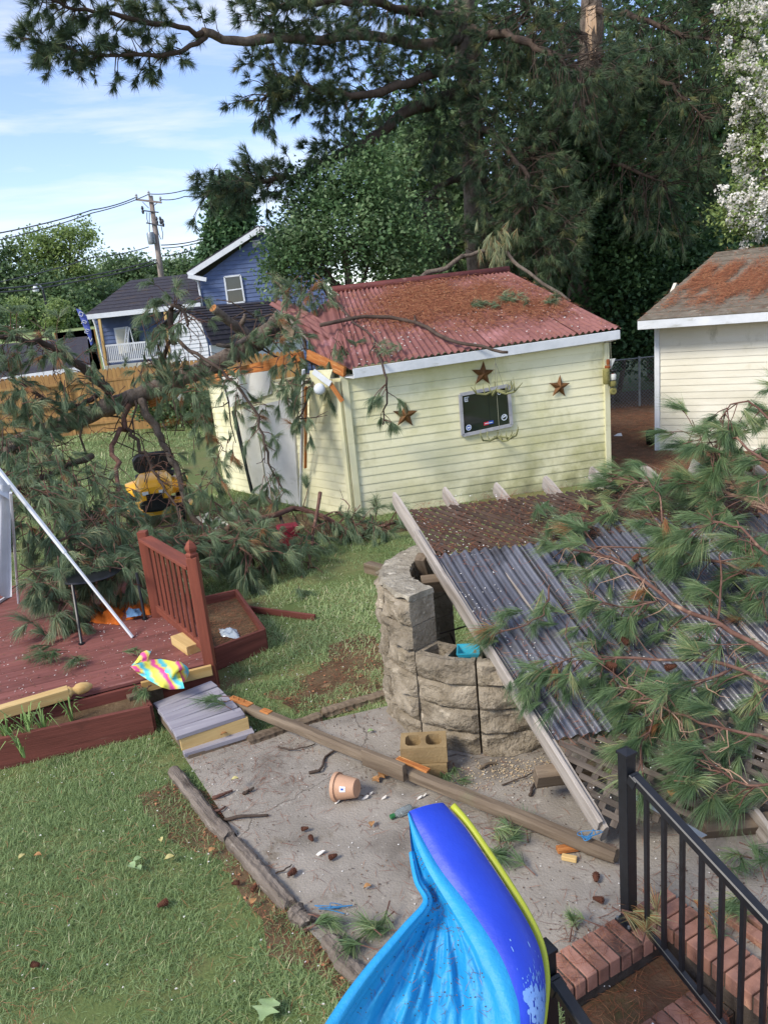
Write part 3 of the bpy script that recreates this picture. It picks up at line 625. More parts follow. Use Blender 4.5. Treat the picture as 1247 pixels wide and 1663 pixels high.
# ------------------------------------------------------------------ low neighbour shed with dark roof, behind the fence
ns = thing('low_shed', 'low neighbour shed with a dark shingle roof behind the tan fence', 'shed', D(70, 640, 31))
y1, y2 = 30.0, 33.0
q = [D(-30, 617, y1), D(147, 592, y1), D(142, 546, y2), D(-30, 562, y2)]
MB().panel(q, .06).build('roof', m_shingle, ns)
MB().panel([q[0] + A(0, .02, -.02), q[1] + A(0, .02, -.02), q[1] + A(0, .02, -.22), q[0] + A(0, .02, -.22)], .04).build('fascia_board', m_white_clean, ns)
MB().panel([A(q[0][0], y1 + .25, 0), A(q[1][0] - .1, y1 + .25, 0), A(q[1][0] - .1, y1 + .25, q[1][2] - .05), A(q[0][0], y1 + .25, q[0][2] - .05)], .1).build('front_wall', m_white_siding, ns)
MB().panel([A(q[1][0] - .1, y1 + .3, 0), A(q[2][0] - .1, y2, 0), A(q[2][0] - .1, y2, q[2][2] - .1), A(q[1][0] - .1, y1 + .3, q[1][2] - .1)], .1).build('side_wall', m_blue_siding, ns)

# ------------------------------------------------------------------ the blue house
Y0 = 42.0
bh = thing('blue_house', 'blue lap-sided house with dark roofs beyond the fence', 'house', D(330, 640, Y0))
def lapwall(name, poly_px, y, course, m, parent, back=.15):
    """a wall in the plane y, outline in photo pixels, clad with lapped courses cut to its outline (one mesh: the courses are too fine to pick apart)"""
    P = [D(px, py, y) for px, py in poly_px]; zs = [p[2] for p in P]; b = MB()
    z = min(zs)
    while z < max(zs) - .01:
        zt_ = min(z + course, max(zs))
        def span(zz):
            xs = []
            for i in range(len(P)):
                a, c = P[i], P[(i + 1) % len(P)]
                if (a[2] - zz) * (c[2] - zz) <= 0 and abs(a[2] - c[2]) > 1e-6: xs.append(a[0] + (c[0] - a[0]) * (zz - a[2]) / (c[2] - a[2]))
            return (min(xs), max(xs)) if len(xs) >= 2 else None
        s0 = span(z + .001); s1 = span(zt_ - .001)
        if s0 and s1:
            b.add([(s0[0], y - .035, z), (s0[1], y - .035, z), (s1[1], y - .005, zt_), (s1[0], y - .005, zt_), (s0[0], y + back, z), (s0[1], y + back, z), (s1[1], y + back, zt_), (s1[0], y + back, zt_)], [(0, 1, 2, 3), (0, 4, 5, 1), (0, 3, 7, 4), (1, 5, 6, 2), (4, 7, 6, 5)])
        z += course
    return b.build(name, m, parent)
gw2 = lapwall('gable_wall', [(340, 640), (325, 452), (424, 379), (528, 426), (545, 640)], Y0, .21, m_blue_siding, bh)
# roof planes of the two-storey gable, seen edge on with white rake boards
ap = D(424, 372, Y0); el = D(309, 446, Y0); er = D(540, 424, Y0)
for e, nm in ((el, 'left'), (er, 'right')):
    MB().panel([e + A(0, -.45, .05), ap + A(0, -.45, .05), ap + A(0, 9, .05), e + A(0, 9, .05)], -.12 if nm == 'left' else .12).build('roof', m_shingle, bh)
    MB().bar(e + A(0, -.48, -.04), ap + A(0, -.48, -.04), .05, .26).build('rake_board', m_white_clean, bh)
MB().bar(el + A(.0, -.5, -.1), el + A(.9, -.5, -.35), .12, .2).build('eave_return', m_white_clean, bh)
MB().tube([D(308, 448, Y0 - .5), D(322, 458, Y0 - .2), D(324, 470, Y0 - .1), D(333, 520, Y0 - .1)], .05, 6).build('downspout', m_white_clean, bh)
# upper window
wq = [D(371, 494, Y0), D(398, 490, Y0), D(391, 447, Y0), D(365, 450, Y0)]
fr = MB()
for i in range(4): fr.bar(wq[i] + A(0, -.06, 0), wq[(i + 1) % 4] + A(0, -.06, 0), .08, .12, up=(0, 1, 0))
wn_ = fr.build('window', m_white_clean, bh)
for a, c in ((0.0, .5), (.5, 1.0)):
    MB().panel([lerp(lerp(wq[0], wq[3], a), lerp(wq[1], wq[2], a), t) + A(0, -.045, 0) for t in (0, 1)] + [lerp(lerp(wq[0], wq[3], c), lerp(wq[1], wq[2], c), t) + A(0, -.045, 0) for t in (1, 0)], .02).build('pane', m_glass, wn_)
MB().bar(lerp(wq[0], wq[3], .5) + A(0, -.07, 0), lerp(wq[1], wq[2], .5) + A(0, -.07, 0), .05, .06).build('meeting_rail', m_white_clean, wn_)
b = MB(); v0 = D(410, 400, Y0); v1 = D(424, 390, Y0)
vt = MB().panel([D(411, 402, Y0 - .06), D(424, 400, Y0 - .06), D(422, 389, Y0 - .06), D(410, 391, Y0 - .06)], .04).build('gable_vent', m_white_clean, bh)
for t in (.2, .4, .6, .8): MB().bar(lerp(D(411, 402, Y0 - .08), D(410, 391, Y0 - .08), t), lerp(D(424, 400, Y0 - .08), D(422, 389, Y0 - .08), t), .02, .035).build('slat', m_frame, vt)
# low hip roof with porch
YP = 40.5
q = [D(139, 512, YP), D(326, 492, YP), D(326, 443, YP + 6.5), D(212, 456, YP + 6.5)]
rows = 9
for i in range(rows):
    a, c = i / rows, (i + 1) / rows
    MB().panel([lerp(q[0], q[3], a) + A(0, -.02, .04), lerp(q[1], q[2], a) + A(0, -.02, .04), lerp(q[1], q[2], c) + A(0, 0, .02), lerp(q[0], q[3], c) + A(0, 0, .02)], .05).build('shingle_course', m_shingle, bh)
MB().panel([q[3], D(139, 512, YP) + A(0, 8, 0), q[0]], .06).build('hip_end', m_shingle, bh)
MB().bar(q[0] + A(0, -.06, -.10), q[1] + A(0, -.06, -.10), .08, .24).build('gutter', m_white_clean, bh)
MB().bar(q[0] + A(0, -.0, -.10), q[0] + A(0, 5, -.10), .08, .24).build('gutter', m_white_clean, bh)
lapwall('porch_wall', [(172, 600), (152, 512), (330, 494), (340, 640), (180, 640)], YP + 1.6, .21, m_blue_siding, bh)
MB().tube([D(151, 517, YP + 1.4), D(156, 530, YP + 1.4), D(172, 600, YP + 1.4)], .05, 6).build('downspout', m_white_clean, bh)
MB().panel([D(193, 575, YP + 1.5), D(212, 572, YP + 1.5), D(208, 530, YP + 1.5), D(185, 533, YP + 1.5)], .08).build('door_frame', m_white_clean, bh)
MB().panel([D(195, 575, YP + 1.48), D(210, 572, YP + 1.48), D(206, 533, YP + 1.48), D(188, 536, YP + 1.48)], .03).build('door', m_white_siding, bh)
MB().panel([D(215, 570, YP + 1.5), D(228, 568, YP + 1.5), D(224, 532, YP + 1.5), D(210, 534, YP + 1.5)], .04).build('window', m_glass, bh)
beam('porch_post', D(176, 610, YP), D(161, 512, YP), .13, .13, m_new_wood, bh, up=(1, 0, 0))
beam('porch_post', D(278, 600, YP), D(268, 500, YP), .13, .13, m_new_wood, bh, up=(1, 0, 0))
rl = MB().bar(D(170, 562, YP), D(290, 550, YP), .06, .09).build('porch_railing', m_white_clean, bh)
for k in range(40):
    t = k / 39; MB().bar(lerp(D(170, 563, YP), D(290, 551, YP), t), lerp(D(174, 590, YP), D(294, 578, YP), t), .05, .045, up=(0, 1, 0)).build('baluster', m_white_clean, rl)
MB().bar(D(174, 588, YP), D(294, 576, YP), .06, .07).build('bottom_rail', m_white_clean, rl)
MB().panel([D(172, 594, YP - .1), D(330, 578, YP - .1), D(335, 640, YP - .1), D(180, 655, YP - .1)], .1).build('porch_skirt', m_white_siding, bh)
# step ladder leaning on the porch
ld = thing('step_ladder', 'white step ladder standing on the porch of the blue house', 'ladder', D(205, 578, YP + .5))
for a, c in (((201, 578), (206, 531)), ((206, 578), (210, 531)), ((222, 575), (211, 532))): MB().bar(D(*a, YP + .5), D(*c, YP + .5), .05, .05, up=(0, 1, 0)).build('rail', m_white_clean, ld)
for t in (.2, .4, .6, .8): MB().bar(lerp(D(201, 578, YP + .5), D(206, 531, YP + .5), t), lerp(D(206, 578, YP + .5), D(210, 531, YP + .5), t), .05, .04).build('rung', m_white_clean, ld)

# ------------------------------------------------------------------ white gambrel barn in front of the house
YB = 36.0
bn = thing('gambrel_barn', 'white barn-style shed with dark gambrel roof in front of the blue house', 'shed', D(330, 640, YB))
lapwall('front_wall', [(292, 640), (274, 545), (282, 525), (296, 503), (327, 524), (338, 560), (345, 640)], YB, .18, m_white_clean, bn)
Yb2 = YB + 6
u0, u1, u2, u3 = D(296, 500, YB - .2), D(328, 523, YB - .2), D(432, 508, YB + .6), D(421, 488, YB + .6)
rows = 6
u3 = u0 + A(3.9, 3.2, 0); u2 = u1 + A(3.9, 3.2, 0)
for i in range(rows):
    a, c = i / rows, (i + 1) / rows
    MB().panel([lerp(u1, u0, a) + A(0, -.02, .03), lerp(u2, u3, a) + A(0, -.02, .03), lerp(u2, u3, c), lerp(u1, u0, c)], .05).build('shingle_course', m_shingle, bn)
l1, l2 = u1 + A(.33, -.12, -1.05), u2 + A(.33, -.12, -1.05)
for i in range(5):
    a, c = i / 5, (i + 1) / 5
    MB().panel([lerp(l1, u1, a) + A(.02, -.02, .01), lerp(l2, u2, a) + A(.02, -.02, .01), lerp(l2, u2, c), lerp(l1, u1, c)], .05).build('shingle_course', m_shingle, bn)
MB().panel([A(l1[0] - .1, l1[1] + .1, 0), A(l2[0] - .1, l2[1] + .1, 0), l2 + A(-.1, .1, 0), l1 + A(-.1, .1, 0)], .1).build('side_wall', m_white_clean, bn)
MB().panel([u0, u3, u3 + A(-1.6, .8, -.75), u0 + A(-1.6, .8, -.75)], .05).build('left_roof', m_shingle, bn)

# ------------------------------------------------------------------ utility poles and wires
YU = 56.0
up_ = thing('utility_pole', 'tall wooden utility pole with crossarm and grey transformer behind the low roof', 'utility pole', D(266, 480, YU))
MB().tube([D(268, 500, YU), D(262, 446, YU), D(245, 318, YU)], [.24, .2, .15], 10).build('pole', m_pole, up_, smooth=True)
m_dark_metal = mat('dark_line_hardware', '#4a4c50', rough=.6)
beam('crossarm', D(221, 324, YU - .2), D(263, 329, YU - .2), .1, .12, m_pole, up_)
beam('crossarm', D(233, 342, YU - .2), D(258, 345, YU - .2), .08, .08, m_dark_metal, up_)
beam('crossarm', D(238, 362, YU - .2), D(266, 367, YU - .2), .08, .08, m_dark_metal, up_)
for px, py in ((222, 320), (261, 324), (242, 315)): MB().lathe([(.05, -.1), (.1, 0), (.06, .05), (.1, .1), (.04, .2)], D(px, py, YU - .2), n=8).build('insulator', m_frame, up_)
for px, py in ((255, 358), (261, 358), (265, 362), (232, 341)): MB().lathe([(.06, -.25), (.1, -.1), (.06, 0), (.1, .1), (.05, .25)], D(px, py, YU - .2), n=8).build('fuse_cutout', m_dark_metal, up_)
MB().lathe([(0, -.38), (.24, -.38), (.26, -.3), (.26, .3), (.22, .38), (0, .38)], D(246, 387, YU - .35), n=14).build('transformer', m_galv, up_, smooth=True, angle=40)
for pts in ([(255, 366), (258, 380), (262, 389)], [(262, 367), (265, 380), (264, 389)], [(239, 345), (239, 355), (241, 363)], [(243, 345), (243, 380)]):
    MB().tube([D(px, py, YU - .3) for px, py in pts], .025, 4).build('jumper_wire', m_dark_metal, up_)
for a, c in (((232, 328), (242, 338)), ((256, 329), (249, 335))): MB().bar(D(*a, YU - .2), D(*c, YU - .2), .04, .04).build('brace', m_dark_metal, up_)
p2 = thing('utility_pole', 'short stub of a wooden utility pole rising behind the blue gable', 'utility pole', D(378, 420, 62))
MB().tube([D(380, 430, 62), D(371, 359, 62)], [.24, .19], 10).build('pole', m_pole, p2, smooth=True)
MB().tube([D(370, 368, 61.8), D(376, 366, 61.8)], .05, 6).build('bracket', m_dark_metal, p2)
def wire(pts, r, label, ys=None):
    P = [D(px, py, (ys[i] if ys else YU)) for i, (px, py) in enumerate(pts)]
    # fine catenary through the surveyed points
    Q = []
    for i in range(len(P) - 1):
        for t in np.linspace(0, 1, 8, endpoint=False): Q.append(lerp(P[i], P[i + 1], t) + A(0, 0, -.25 * 4 * t * (1 - t) * (.4)))
    Q.append(P[-1]); tag(MB().tube(Q, r, 4).build('overhead_wire', m_dark_metal), label, 'wire', 'overhead wires')
wire([(222, 320), (150, 341), (-20, 382)], .032, 'upper overhead wire running left from the crossarm end of the pole', [YU, 50, 40])
wire([(243, 315), (150, 346), (-20, 394)], .028, 'overhead wire running left just below the uppermost wire', [YU, 50, 40])
wire([(242, 401), (150, 418), (-20, 462)], .03, 'overhead wire running left at transformer height', [YU, 50, 40])
wire([(257, 421), (120, 452), (-20, 470)], .04, 'thick overhead cable above the street lamp, upper of two', [YU, 50, 40])
wire([(258, 426), (120, 458), (-20, 476)], .045, 'thick overhead cable above the street lamp, lower of two', [YU, 50, 40])
wire([(243, 315), (300, 309), (420, 305)], .03, 'topmost overhead wire running right from the pole into the pines', [YU, 58, 62])
wire([(261, 324), (300, 319), (420, 314)], .03, 'overhead wire running right from the crossarm into the pines', [YU, 58, 62])
wire([(262, 398), (330, 388), (372, 372)], .035, 'overhead wire from the transformer to the stub pole', [YU, 59, 62])
wire([(263, 403), (330, 392), (420, 389)], .03, 'pale overhead wire passing right behind the blue gable', [YU, 59, 62])
wire([(264, 416), (330, 400), (400, 385)], .035, 'overhead cable rising right with splice boxes', [YU, 59, 62])

# street lamp
sl = thing('street_lamp', 'black street lamp post with a small arm on the grassy bank', 'street lamp', D(88, 578, 52))
MB().tube([D(88, 580, 52), D(78, 505, 52), D(70, 470, 52)], [.09, .08, .07], 8).build('post', m_black, sl)
MB().tube([D(70, 470, 52), D(66, 464, 52), D(59, 461, 52)], .05, 6).build('arm', m_galv, sl)
MB().lathe([(0, .1), (.1, .1), (.2, -.15), (.18, -.25), (0, -.25)], D(58, 467, 52), n=10).build('lamp_head', m_white_clean, sl)

# banner flag
fg = thing('banner_flag', 'blue feather flag with white lettering beside the blue house', 'flag', D(160, 580, 38))
m_flag = mat('blue_flag_cloth', '#5a68b0', '#4d5aa0', 4, rough=.8)
Yf = 38.5
L0 = [(124, 501), (130, 515), (136, 530), (143, 545), (148, 561)]; R0_ = [(131, 503), (141, 513), (146, 528), (150, 543), (152, 558)]
b = MB(); b.grid([[D(*a, Yf), D((a[0] + c[0]) / 2, (a[1] + c[1]) / 2, Yf - .08), D(*c, Yf)] for a, c in zip(L0, R0_)]); b.build('cloth', m_flag, fg, smooth=True)
MB().tube([D(163, 590, Yf), D(148, 540, Yf), D(128, 502, Yf), D(122, 500, Yf)], .025, 5).build('flag_pole', m_black, fg)
def letter(segs, c, s, m, parent, nm='letter'):
    b = MB(); dx = (D(c[0] + 1, c[1], Yf) - D(*c, Yf)); dy = D(c[0], c[1] - 1, Yf) - D(*c, Yf); o_ = D(*c, Yf) + A(0, -.12, 0); ca, sa = math.cos(-.35), math.sin(-.35)
    def T(u, v): return o_ + dx * (u * ca - v * sa) * s + dy * (u * sa + v * ca) * s
    for (x0_, y0_, x1_, y1_) in segs: b.bar(T(x0_, y0_), T(x1_, y1_), .02, .05, up=(0, 1, 0))
    b.build(nm, m_white_clean, parent)
letter([(-1, 1, 1, 1), (1, 1, 1, -1), (1, -1, -1, -1), (-1, -1, -1, 1)], (133.5, 510), 3.0, None, fg)
letter([(-1, -1, -1, 1), (-1, 1, 1, 1), (1, 1, 1, 0), (1, 0, -1, 0)], (138.5, 524), 3.2, None, fg)
letter([(1, 1, -1, 1), (-1, 1, -1, -1), (-1, -1, 1, -1), (-1, 0, .7, 0)], (143.5, 538), 3.2, None, fg)
letter([(-1, -1, -1, 1), (-1, 1, 1, -1), (1, -1, 1, 1)], (147.5, 551), 3.0, None, fg)
# ------------------------------------------------------------------ curved split-face block wall
SCc = A(.76, 5.86, 0); RO, RI, CH = .875, .60, .195
sw = thing('stone_block_wall', 'curved split-face stone block wall, tall at left and low in front', 'stone wall', A(.76, 5.86, 0))
def rock_block(a0, a1, z0, z1, hollow=False, seed=0, parent=sw, name='stone_block', m=m_stone):
    """one block of the ring: rough outer face with its own relief, chamfered joints, flat ends; hollow ones show their two cores"""
    rg = np.random.default_rng(seed); g = .008; da = g / RO; a0 += da; a1 -= da; z0 += .003; z1 -= .003
    nu, nv = 12, 8; b = MB(); P = np.zeros((nv + 1, nu + 1, 3)); ph = rg.uniform(0, 6, 8); off_ = rg.uniform(.022, .042)
    for j in range(nv + 1):
        for i in range(nu + 1):
            u, v = i / nu, j / nv; a = a0 + (a1 - a0) * u; edge = min(u, 1 - u, v * .7, (1 - v) * .7)
            bump_ = off_ + .016 * math.sin(5 * u + ph[0] + 2.5 * v) + .014 * math.sin(5 * v + ph[1] - 4 * u) + .008 * math.sin(13 * u + 9 * v + ph[2]) + rg.normal(0, .006)
            r = RO - .03 + max(0, bump_) * (1 if edge > 0 else .25)
            P[j, i] = SCc + A(math.cos(a) * r, math.sin(a) * r, z0 + (z1 - z0) * v)
    b.grid(P)
    def pt(a, r, z): return SCc + A(math.cos(a) * r, math.sin(a) * r, z)
    top = [P[nv, i] for i in range(nu + 1)]; bot = [P[0, i] for i in range(nu + 1)]
    it = [pt(a0 + (a1 - a0) * i / nu, RI, z1) for i in range(nu + 1)]; ib = [pt(a0 + (a1 - a0) * i / nu, RI, z0) for i in range(nu + 1)]
    b.grid([ib, it]); b.add([P[j, 0] for j in range(nv + 1)] + [it[0], ib[0]], [tuple(range(nv + 3))]); b.add([P[j, nu] for j in range(nv + 1)] + [it[-1], ib[-1]], [tuple(range(nv + 3))[::-1]])
    b.grid([bot, ib])
    if not hollow: b.grid([top, it])
    else:
        # open cores: ring of web on top, walls going down inside
        ir, orr = RI + .035, RO - .075; am = (a0 + a1) / 2; w = .035 / RO
        b.grid([top, [pt(a0 + (a1 - a0) * i / nu, orr, z1) for i in range(nu + 1)]]); b.grid([[pt(a0 + (a1 - a0) * i / nu, ir, z1) for i in range(nu + 1)], it])
        for (c0, c1) in ((a0 + w, am - w / 2), (am + w / 2, a1 - w)):
            core = [pt(c0, ir, z1), pt(c1, ir, z1), pt(c1, orr, z1), pt(c0, orr, z1)]; low = [q - A(0, 0, .16) for q in core]
            b.add(core + low, [(0, 1, 5, 4), (1, 2, 6, 5), (2, 3, 7, 6), (3, 0, 4, 7), (4, 5, 6, 7)])
        for (c0, c1) in ((a0, a0 + w), (am - w / 2, am + w / 2), (a1 - w, a1)):
            b.add([pt(c0, ir, z1), pt(c1, ir, z1), pt(c1, orr, z1), pt(c0, orr, z1)], [(0, 1, 2, 3)])
    return b.build(name, m, parent, smooth=True, angle=38)
ANG = [R(a) for a in (112, 140, 167, 194, 222, 255.5, 288, 318)]
k = 0
for s in range(len(ANG) - 1):
    tall = s < 4
    for c in range(6 if tall else 4):
        k += 1; mm = [m_stone, m_block] if False else m_stone
        rock_block(ANG[s], ANG[s + 1], c * CH, (c + 1) * CH, hollow=(not tall and c == 3), seed=k, m=m_block if (not tall and c == 3 and False) else m_stone)
# cap stones of the tall part
for s in range(4):
    b = MB(); a0, a1 = ANG[s] + .004, ANG[s + 1] - .004; rg = np.random.default_rng(50 + s); rows = []
    for (r, z) in ((RO - .055, 6 * CH + .001), (RO - .02, 6 * CH + .02), (RO - .035, 6 * CH + .045), ((RO + RI) / 2, 6 * CH + .052), (RI + .0, 6 * CH + .045), (RI - .0, 6 * CH + .001)):
        rows.append([SCc + A(math.cos(a) * (r + rg.normal(0, .008)), math.sin(a) * (r + rg.normal(0, .008)), z + rg.normal(0, .004)) for a in np.linspace(a0, a1, 9)])
    b.grid(rows); b.add([r[0] for r in rows], [tuple(range(6))]); b.add([r[-1] for r in rows], [tuple(range(6))[::-1]]); b.build('cap_stone', m_stone_cap, sw, smooth=True, angle=45)
# ash bed and charred sticks inside the ring
MB().lathe([(0, .25), (.58, .22), (.58, .0)], SCc, n=20).build('ash_bed', m_soil, sw)
for k in range(7):
    a = RND.uniform(0, 6.28); p = SCc + A(math.cos(a) * .35, math.sin(a) * .35, RND.uniform(.28, .6)); q_ = SCc + A(RND.uniform(-.4, .4), RND.uniform(-.4, .2), RND.uniform(.3, .7))
    MB().tube([p, lerp(p, q_, .5) + A(0, 0, .03), q_], [.012, .006], 5).build('stick', m_barkd, sw)

# turquoise square bowl in the hollow block
bc = G(760, 1056, .80)
bowl = MB(); ux = nrm(A(math.sin(R(262)), -math.cos(R(262)), 0)); uy = A(-ux[1], ux[0], 0)
def sq(r, z): return [bc + ux * r * a + uy * r * c + A(0, 0, z) for a, c in ((-1, -1), (1, -1), (1, 1), (-1, 1))]
rings = [sq(.045, -.06), sq(.075, .012), sq(.082, .012), sq(.082, .006), sq(.05, -.066)]; inner = [sq(.045, -.052)]
b = MB(); b.add(sum([sq(.045, -.05), sq(.074, .012), sq(.084, .014), sq(.084, .006), sq(.05, -.06)], []), [(0, 1, 2, 3)] + [(i * 4 + j, i * 4 + (j + 1) % 4, (i + 1) * 4 + (j + 1) % 4, (i + 1) * 4 + j) for i in range(4) for j in range(4)] + [(19, 18, 17, 16)])
m_teal = mat('turquoise_plastic', '#2f9fb5', '#2a8da3', 9, rough=.4)
tag(b.build('square_bowl', m_teal), 'turquoise square plastic bowl sitting in the hollow stone block', 'bowl')

# ------------------------------------------------------------------ collapsed pergola roof
PN = G(985, 1345, .22); PF = G(640, 800, 1.70); PFr = G(1040, 755, 1.70)
pe = nrm(PFr - PF); pr = nrm(PF - PN); pn = nrm(np.cross(pe, pr)); PLn = float(np.linalg.norm(PF - PN))
def PP(s, t, h=0.0): return PN + pe * s + pr * t + pn * h                # s along the edge, t up the rafters
pg = thing('collapsed_pergola', 'collapsed pergola roof of grey rafters, corrugated sheets and lattice', 'pergola', PN)
# rafters
SPC = .455
for i in range(9):
    s = i * SPC
    t0 = 0.0 if i in (0, 2) else .35; t1 = PLn + (0 if i == 0 else RND.uniform(-.06, .03))
    if i == 2: t0 = -.16
    if i == 4: t0 = -.05
    rough_beam('rafter', PP(s, t0, -.10 if i else -.08), PP(s, t1 + (.04 if i else 0), -.085 if i else -.08), .05, .17 if i else .20, m_grey_wood, pg, up=pn, amp=.002, n=30, seed=i)
beam('end_trim', PP(-.03, .02, .0), PP(-.03, PLn - .55, .0), .03, .10, m_grey_wood, pg, up=pn)
for t in (.5, PLn - .95): beam('cross_beam', PP(-.15, t, -.22), PP(4.4, t, -.22), .09, .14, m_brown_wood, pg, up=pn)
beam('cross_beam', PP(.6, -.02, -.16), PP(4.0, -.25, -.02), .09, .14, m_brown_wood, pg, up=pn)
beam('cross_beam', PP(.35, .25, -.32), PP(3.8, .05, -.22), .09, .14, m_brown_wood, pg, up=pn)
# corrugated sheets, ridges along the rafters
edges = [.02, .70, 1.36, 2.02, 2.68, 3.34, 4.0]
T0s = [.62, .66, .58, .7, .6, .6]; T1s = [PLn - .86, PLn - .88, PLn - .72, PLn - .8, PLn - .8, PLn - .85]
for i in range(6):
    b = MB(); h = .014 + .012 * (i % 2)
    corrugated(b, PP(edges[i] - .02, T0s[i], h), PP(edges[i + 1] + .02, T0s[i], h), PP(edges[i + 1] + .02, T1s[i], h), PP(edges[i] - .02, T1s[i], h), (edges[i + 1] - edges[i] + .04) / .082, .018, 8, 12, lambda u, v, k=i: .018 * math.sin(v * 5 + k * 2) * math.sin(v * 3.1) + .012 * math.sin(u * 3 + k) - .02 * math.sin(math.pi * v))
    b.build('corrugated_sheet', m_grey_sheet, pg, smooth=True)
# lattice strips at the top and bottom: crossed slats in two layers, each slat cut to the strip
def lattice(s0, s1, t0, t1, m, pitch, h0, w=.034):
    for lay, sg in ((0, 1), (1, -1)):
        k = s0 - (t1 - t0) - .02
        while k < s1 + (t1 - t0):
            # line s = k + sg*(t - t0) (or mirrored)
            tA, tB = t0, t1; sA = k if sg == 1 else k + (t1 - t0); sB = k + (t1 - t0) if sg == 1 else k
            lo_, hi_ = 0.0, 1.0
            ds = sB - sA
            for lim, side in ((s0, 1), (s1, -1)):
                # clip
                f0, f1 = side * (sA - lim), side * (sB - lim)
                if f0 < 0 and f1 < 0: lo_ = 2; break
                if f0 < 0: lo_ = max(lo_, f0 / (f0 - f1))
                elif f1 < 0: hi_ = min(hi_, f0 / (f0 - f1))
            if lo_ < hi_ - .06:
                a_ = PP(sA + ds * lo_, tA + (tB - tA) * lo_, h0 + lay * .008); c_ = PP(sA + ds * hi_, tA + (tB - tA) * hi_, h0 + lay * .008)
                if np.linalg.norm(c_ - a_) > .05: beam('lattice_slat', a_, c_, w, .007, m, pg, up=pn, bev=.001)
            k += pitch
lattice(.03, 2.75, PLn - .84, PLn - .27, m_lattice_dark, .085, .005)
lattice(.03, 3.6, .0, .60, m_lattice, .125, .003, .04)
# galvanised strap by the railing post
MB().grid([[PP(.22 + .03 * i, .16 - .06 * i, .04 + .02 * i), PP(.26 + .03 * i, .17 - .06 * i, .04 + .02 * i)] for i in range(7)]).build('metal_strap', m_galv, pg)
# stub post with bracket at the top left under the rafter
beam('broken_post', PP(.0, PLn - .75, -.4), PP(-.06, PLn - .72, -.12), .09, .09, m_brown_wood, pg)

# loose timber lying on the grass behind the wall
tag(beam('timber_offcut', G(597, 921, .06), G(650, 936, .06), .13, .14, m_brown_wood), 'short brown timber offcut lying on the grass behind the stone wall', 'timber')

# ------------------------------------------------------------------ fallen post with nailed block, hollow concrete block
B0 = G(376, 1140, .17); B1 = G(1000, 1390, .10)
fp = thing('fallen_post', 'long weathered post lying across the patio over the hollow block', 'post', B0)
rough_beam('post', B0, B1, .084, .086, m_brown_wood, fp, amp=.003, n=40, seed=4)
a_ = lerp(B0, B1, .50) ; 
tL = nrm(B1 - B0)
u = nrm(np.cross((0, 0, 1), tL))
pc = G(642, 1222, .24); 
beam('nailed_block', lerp(B0, B1, .455) + A(0, 0, .055) - u * .075, lerp(B0, B1, .565) + A(0, 0, .055) - u * .075, .045, .13, m_brown_wood, fp, bev=.006)
beam('splintered_face', lerp(B0, B1, .0) + A(0, 0, .044), lerp(B0, B1, .075) + A(0, 0, .046), .07, .01, m_split_wood, fp)
beam('splintered_face', lerp(B0, B1, .115) + A(0, 0, .044) , lerp(B0, B1, .145) + A(0, 0, .046), .06, .012, m_split_wood, fp)
beam('splintered_face', lerp(B0, B1, .52) + A(0, 0, .05) + u * .04, lerp(B0, B1, .60) + A(0, 0, .045)+ u * .04, .05, .02, m_split_wood, fp)
for k in range(3): MB().tube([lerp(B0, B1, .01 + .02 * k) + A(0, 0, .04), lerp(B0, B1, .012 + .02 * k) + A(.01, 0, .075 + .01 * k)], .003, 4).build('nail', m_rust, fp)
hb = thing('hollow_block', 'tan hollow concrete block standing on the patio behind the fallen post', 'concrete block', G(690, 1262))
hc = G(690, 1255); hx = nrm(A(1, -.08, 0)); hy = A(-hx[1], hx[0], 0)
def cmu(c, L, Wd, H, parent, m, nm):
    b = MB(); t = .034; hl, hw = L / 2, Wd / 2
    def ringp(z): return [c + hx * a + hy * e + A(0, 0, z) for a, e in ((-hl, -hw), (hl, -hw), (hl, hw), (-hl, hw))]
    out0, out1 = ringp(0), ringp(H); b.add(out0 + out1, [(i, (i + 1) % 4, 4 + (i + 1) % 4, 4 + i) for i in range(4)] + [(3, 2, 1, 0)])
    cores = []
    for (x0_, x1_) in ((-hl + t, -t / 2), (t / 2, hl - t)):
        cx, rx, ry = (x0_ + x1_) / 2, (x1_ - x0_) / 2, hw - t; loop = []
        for k in range(16):
            a = 2 * math.pi * (k + .5) / 16; cc, ss = math.cos(a), math.sin(a); q_ = (abs(cc) ** 4 + abs(ss) ** 4) ** -.25; loop.append((cx + rx * cc * q_, ry * ss * q_))
        cores.append(loop)
    bm = bmesh.new(); es = []
    for lp in [[(-hl, -hw), (hl, -hw), (hl, hw), (-hl, hw)]] + cores:
        vs = [bm.verts.new(tuple(c + hx * x + hy * y + A(0, 0, H))) for x, y in lp]; es += [bm.edges.new((vs[i], vs[(i + 1) % len(vs)])) for i in range(len(vs))]
    bmesh.ops.triangle_fill(bm, edges=es, use_beauty=True); bm.verts.index_update()
    b.add([v.co[:] for v in bm.verts], [tuple(v.index for v in f.verts) for f in bm.faces]); bm.free()
    for lp in cores:
        T_ = [c + hx * x + hy * y + A(0, 0, H) for x, y in lp]; L2 = [p - A(0, 0, H * .9) for p in T_]; n = len(T_)
        b.add(T_ + L2, [(i, (i + 1) % n, n + (i + 1) % n, n + i) for i in range(n)] + [tuple(range(n, 2 * n))])
    return b.build(nm, m, parent)
cmu(hc + A(0, 0, .02), .33, .22, .11, hb, m_block, 'lower_half'); cmu(hc + A(.01, .02, .134), .33, .21, .125, hb, m_block, 'upper_half')

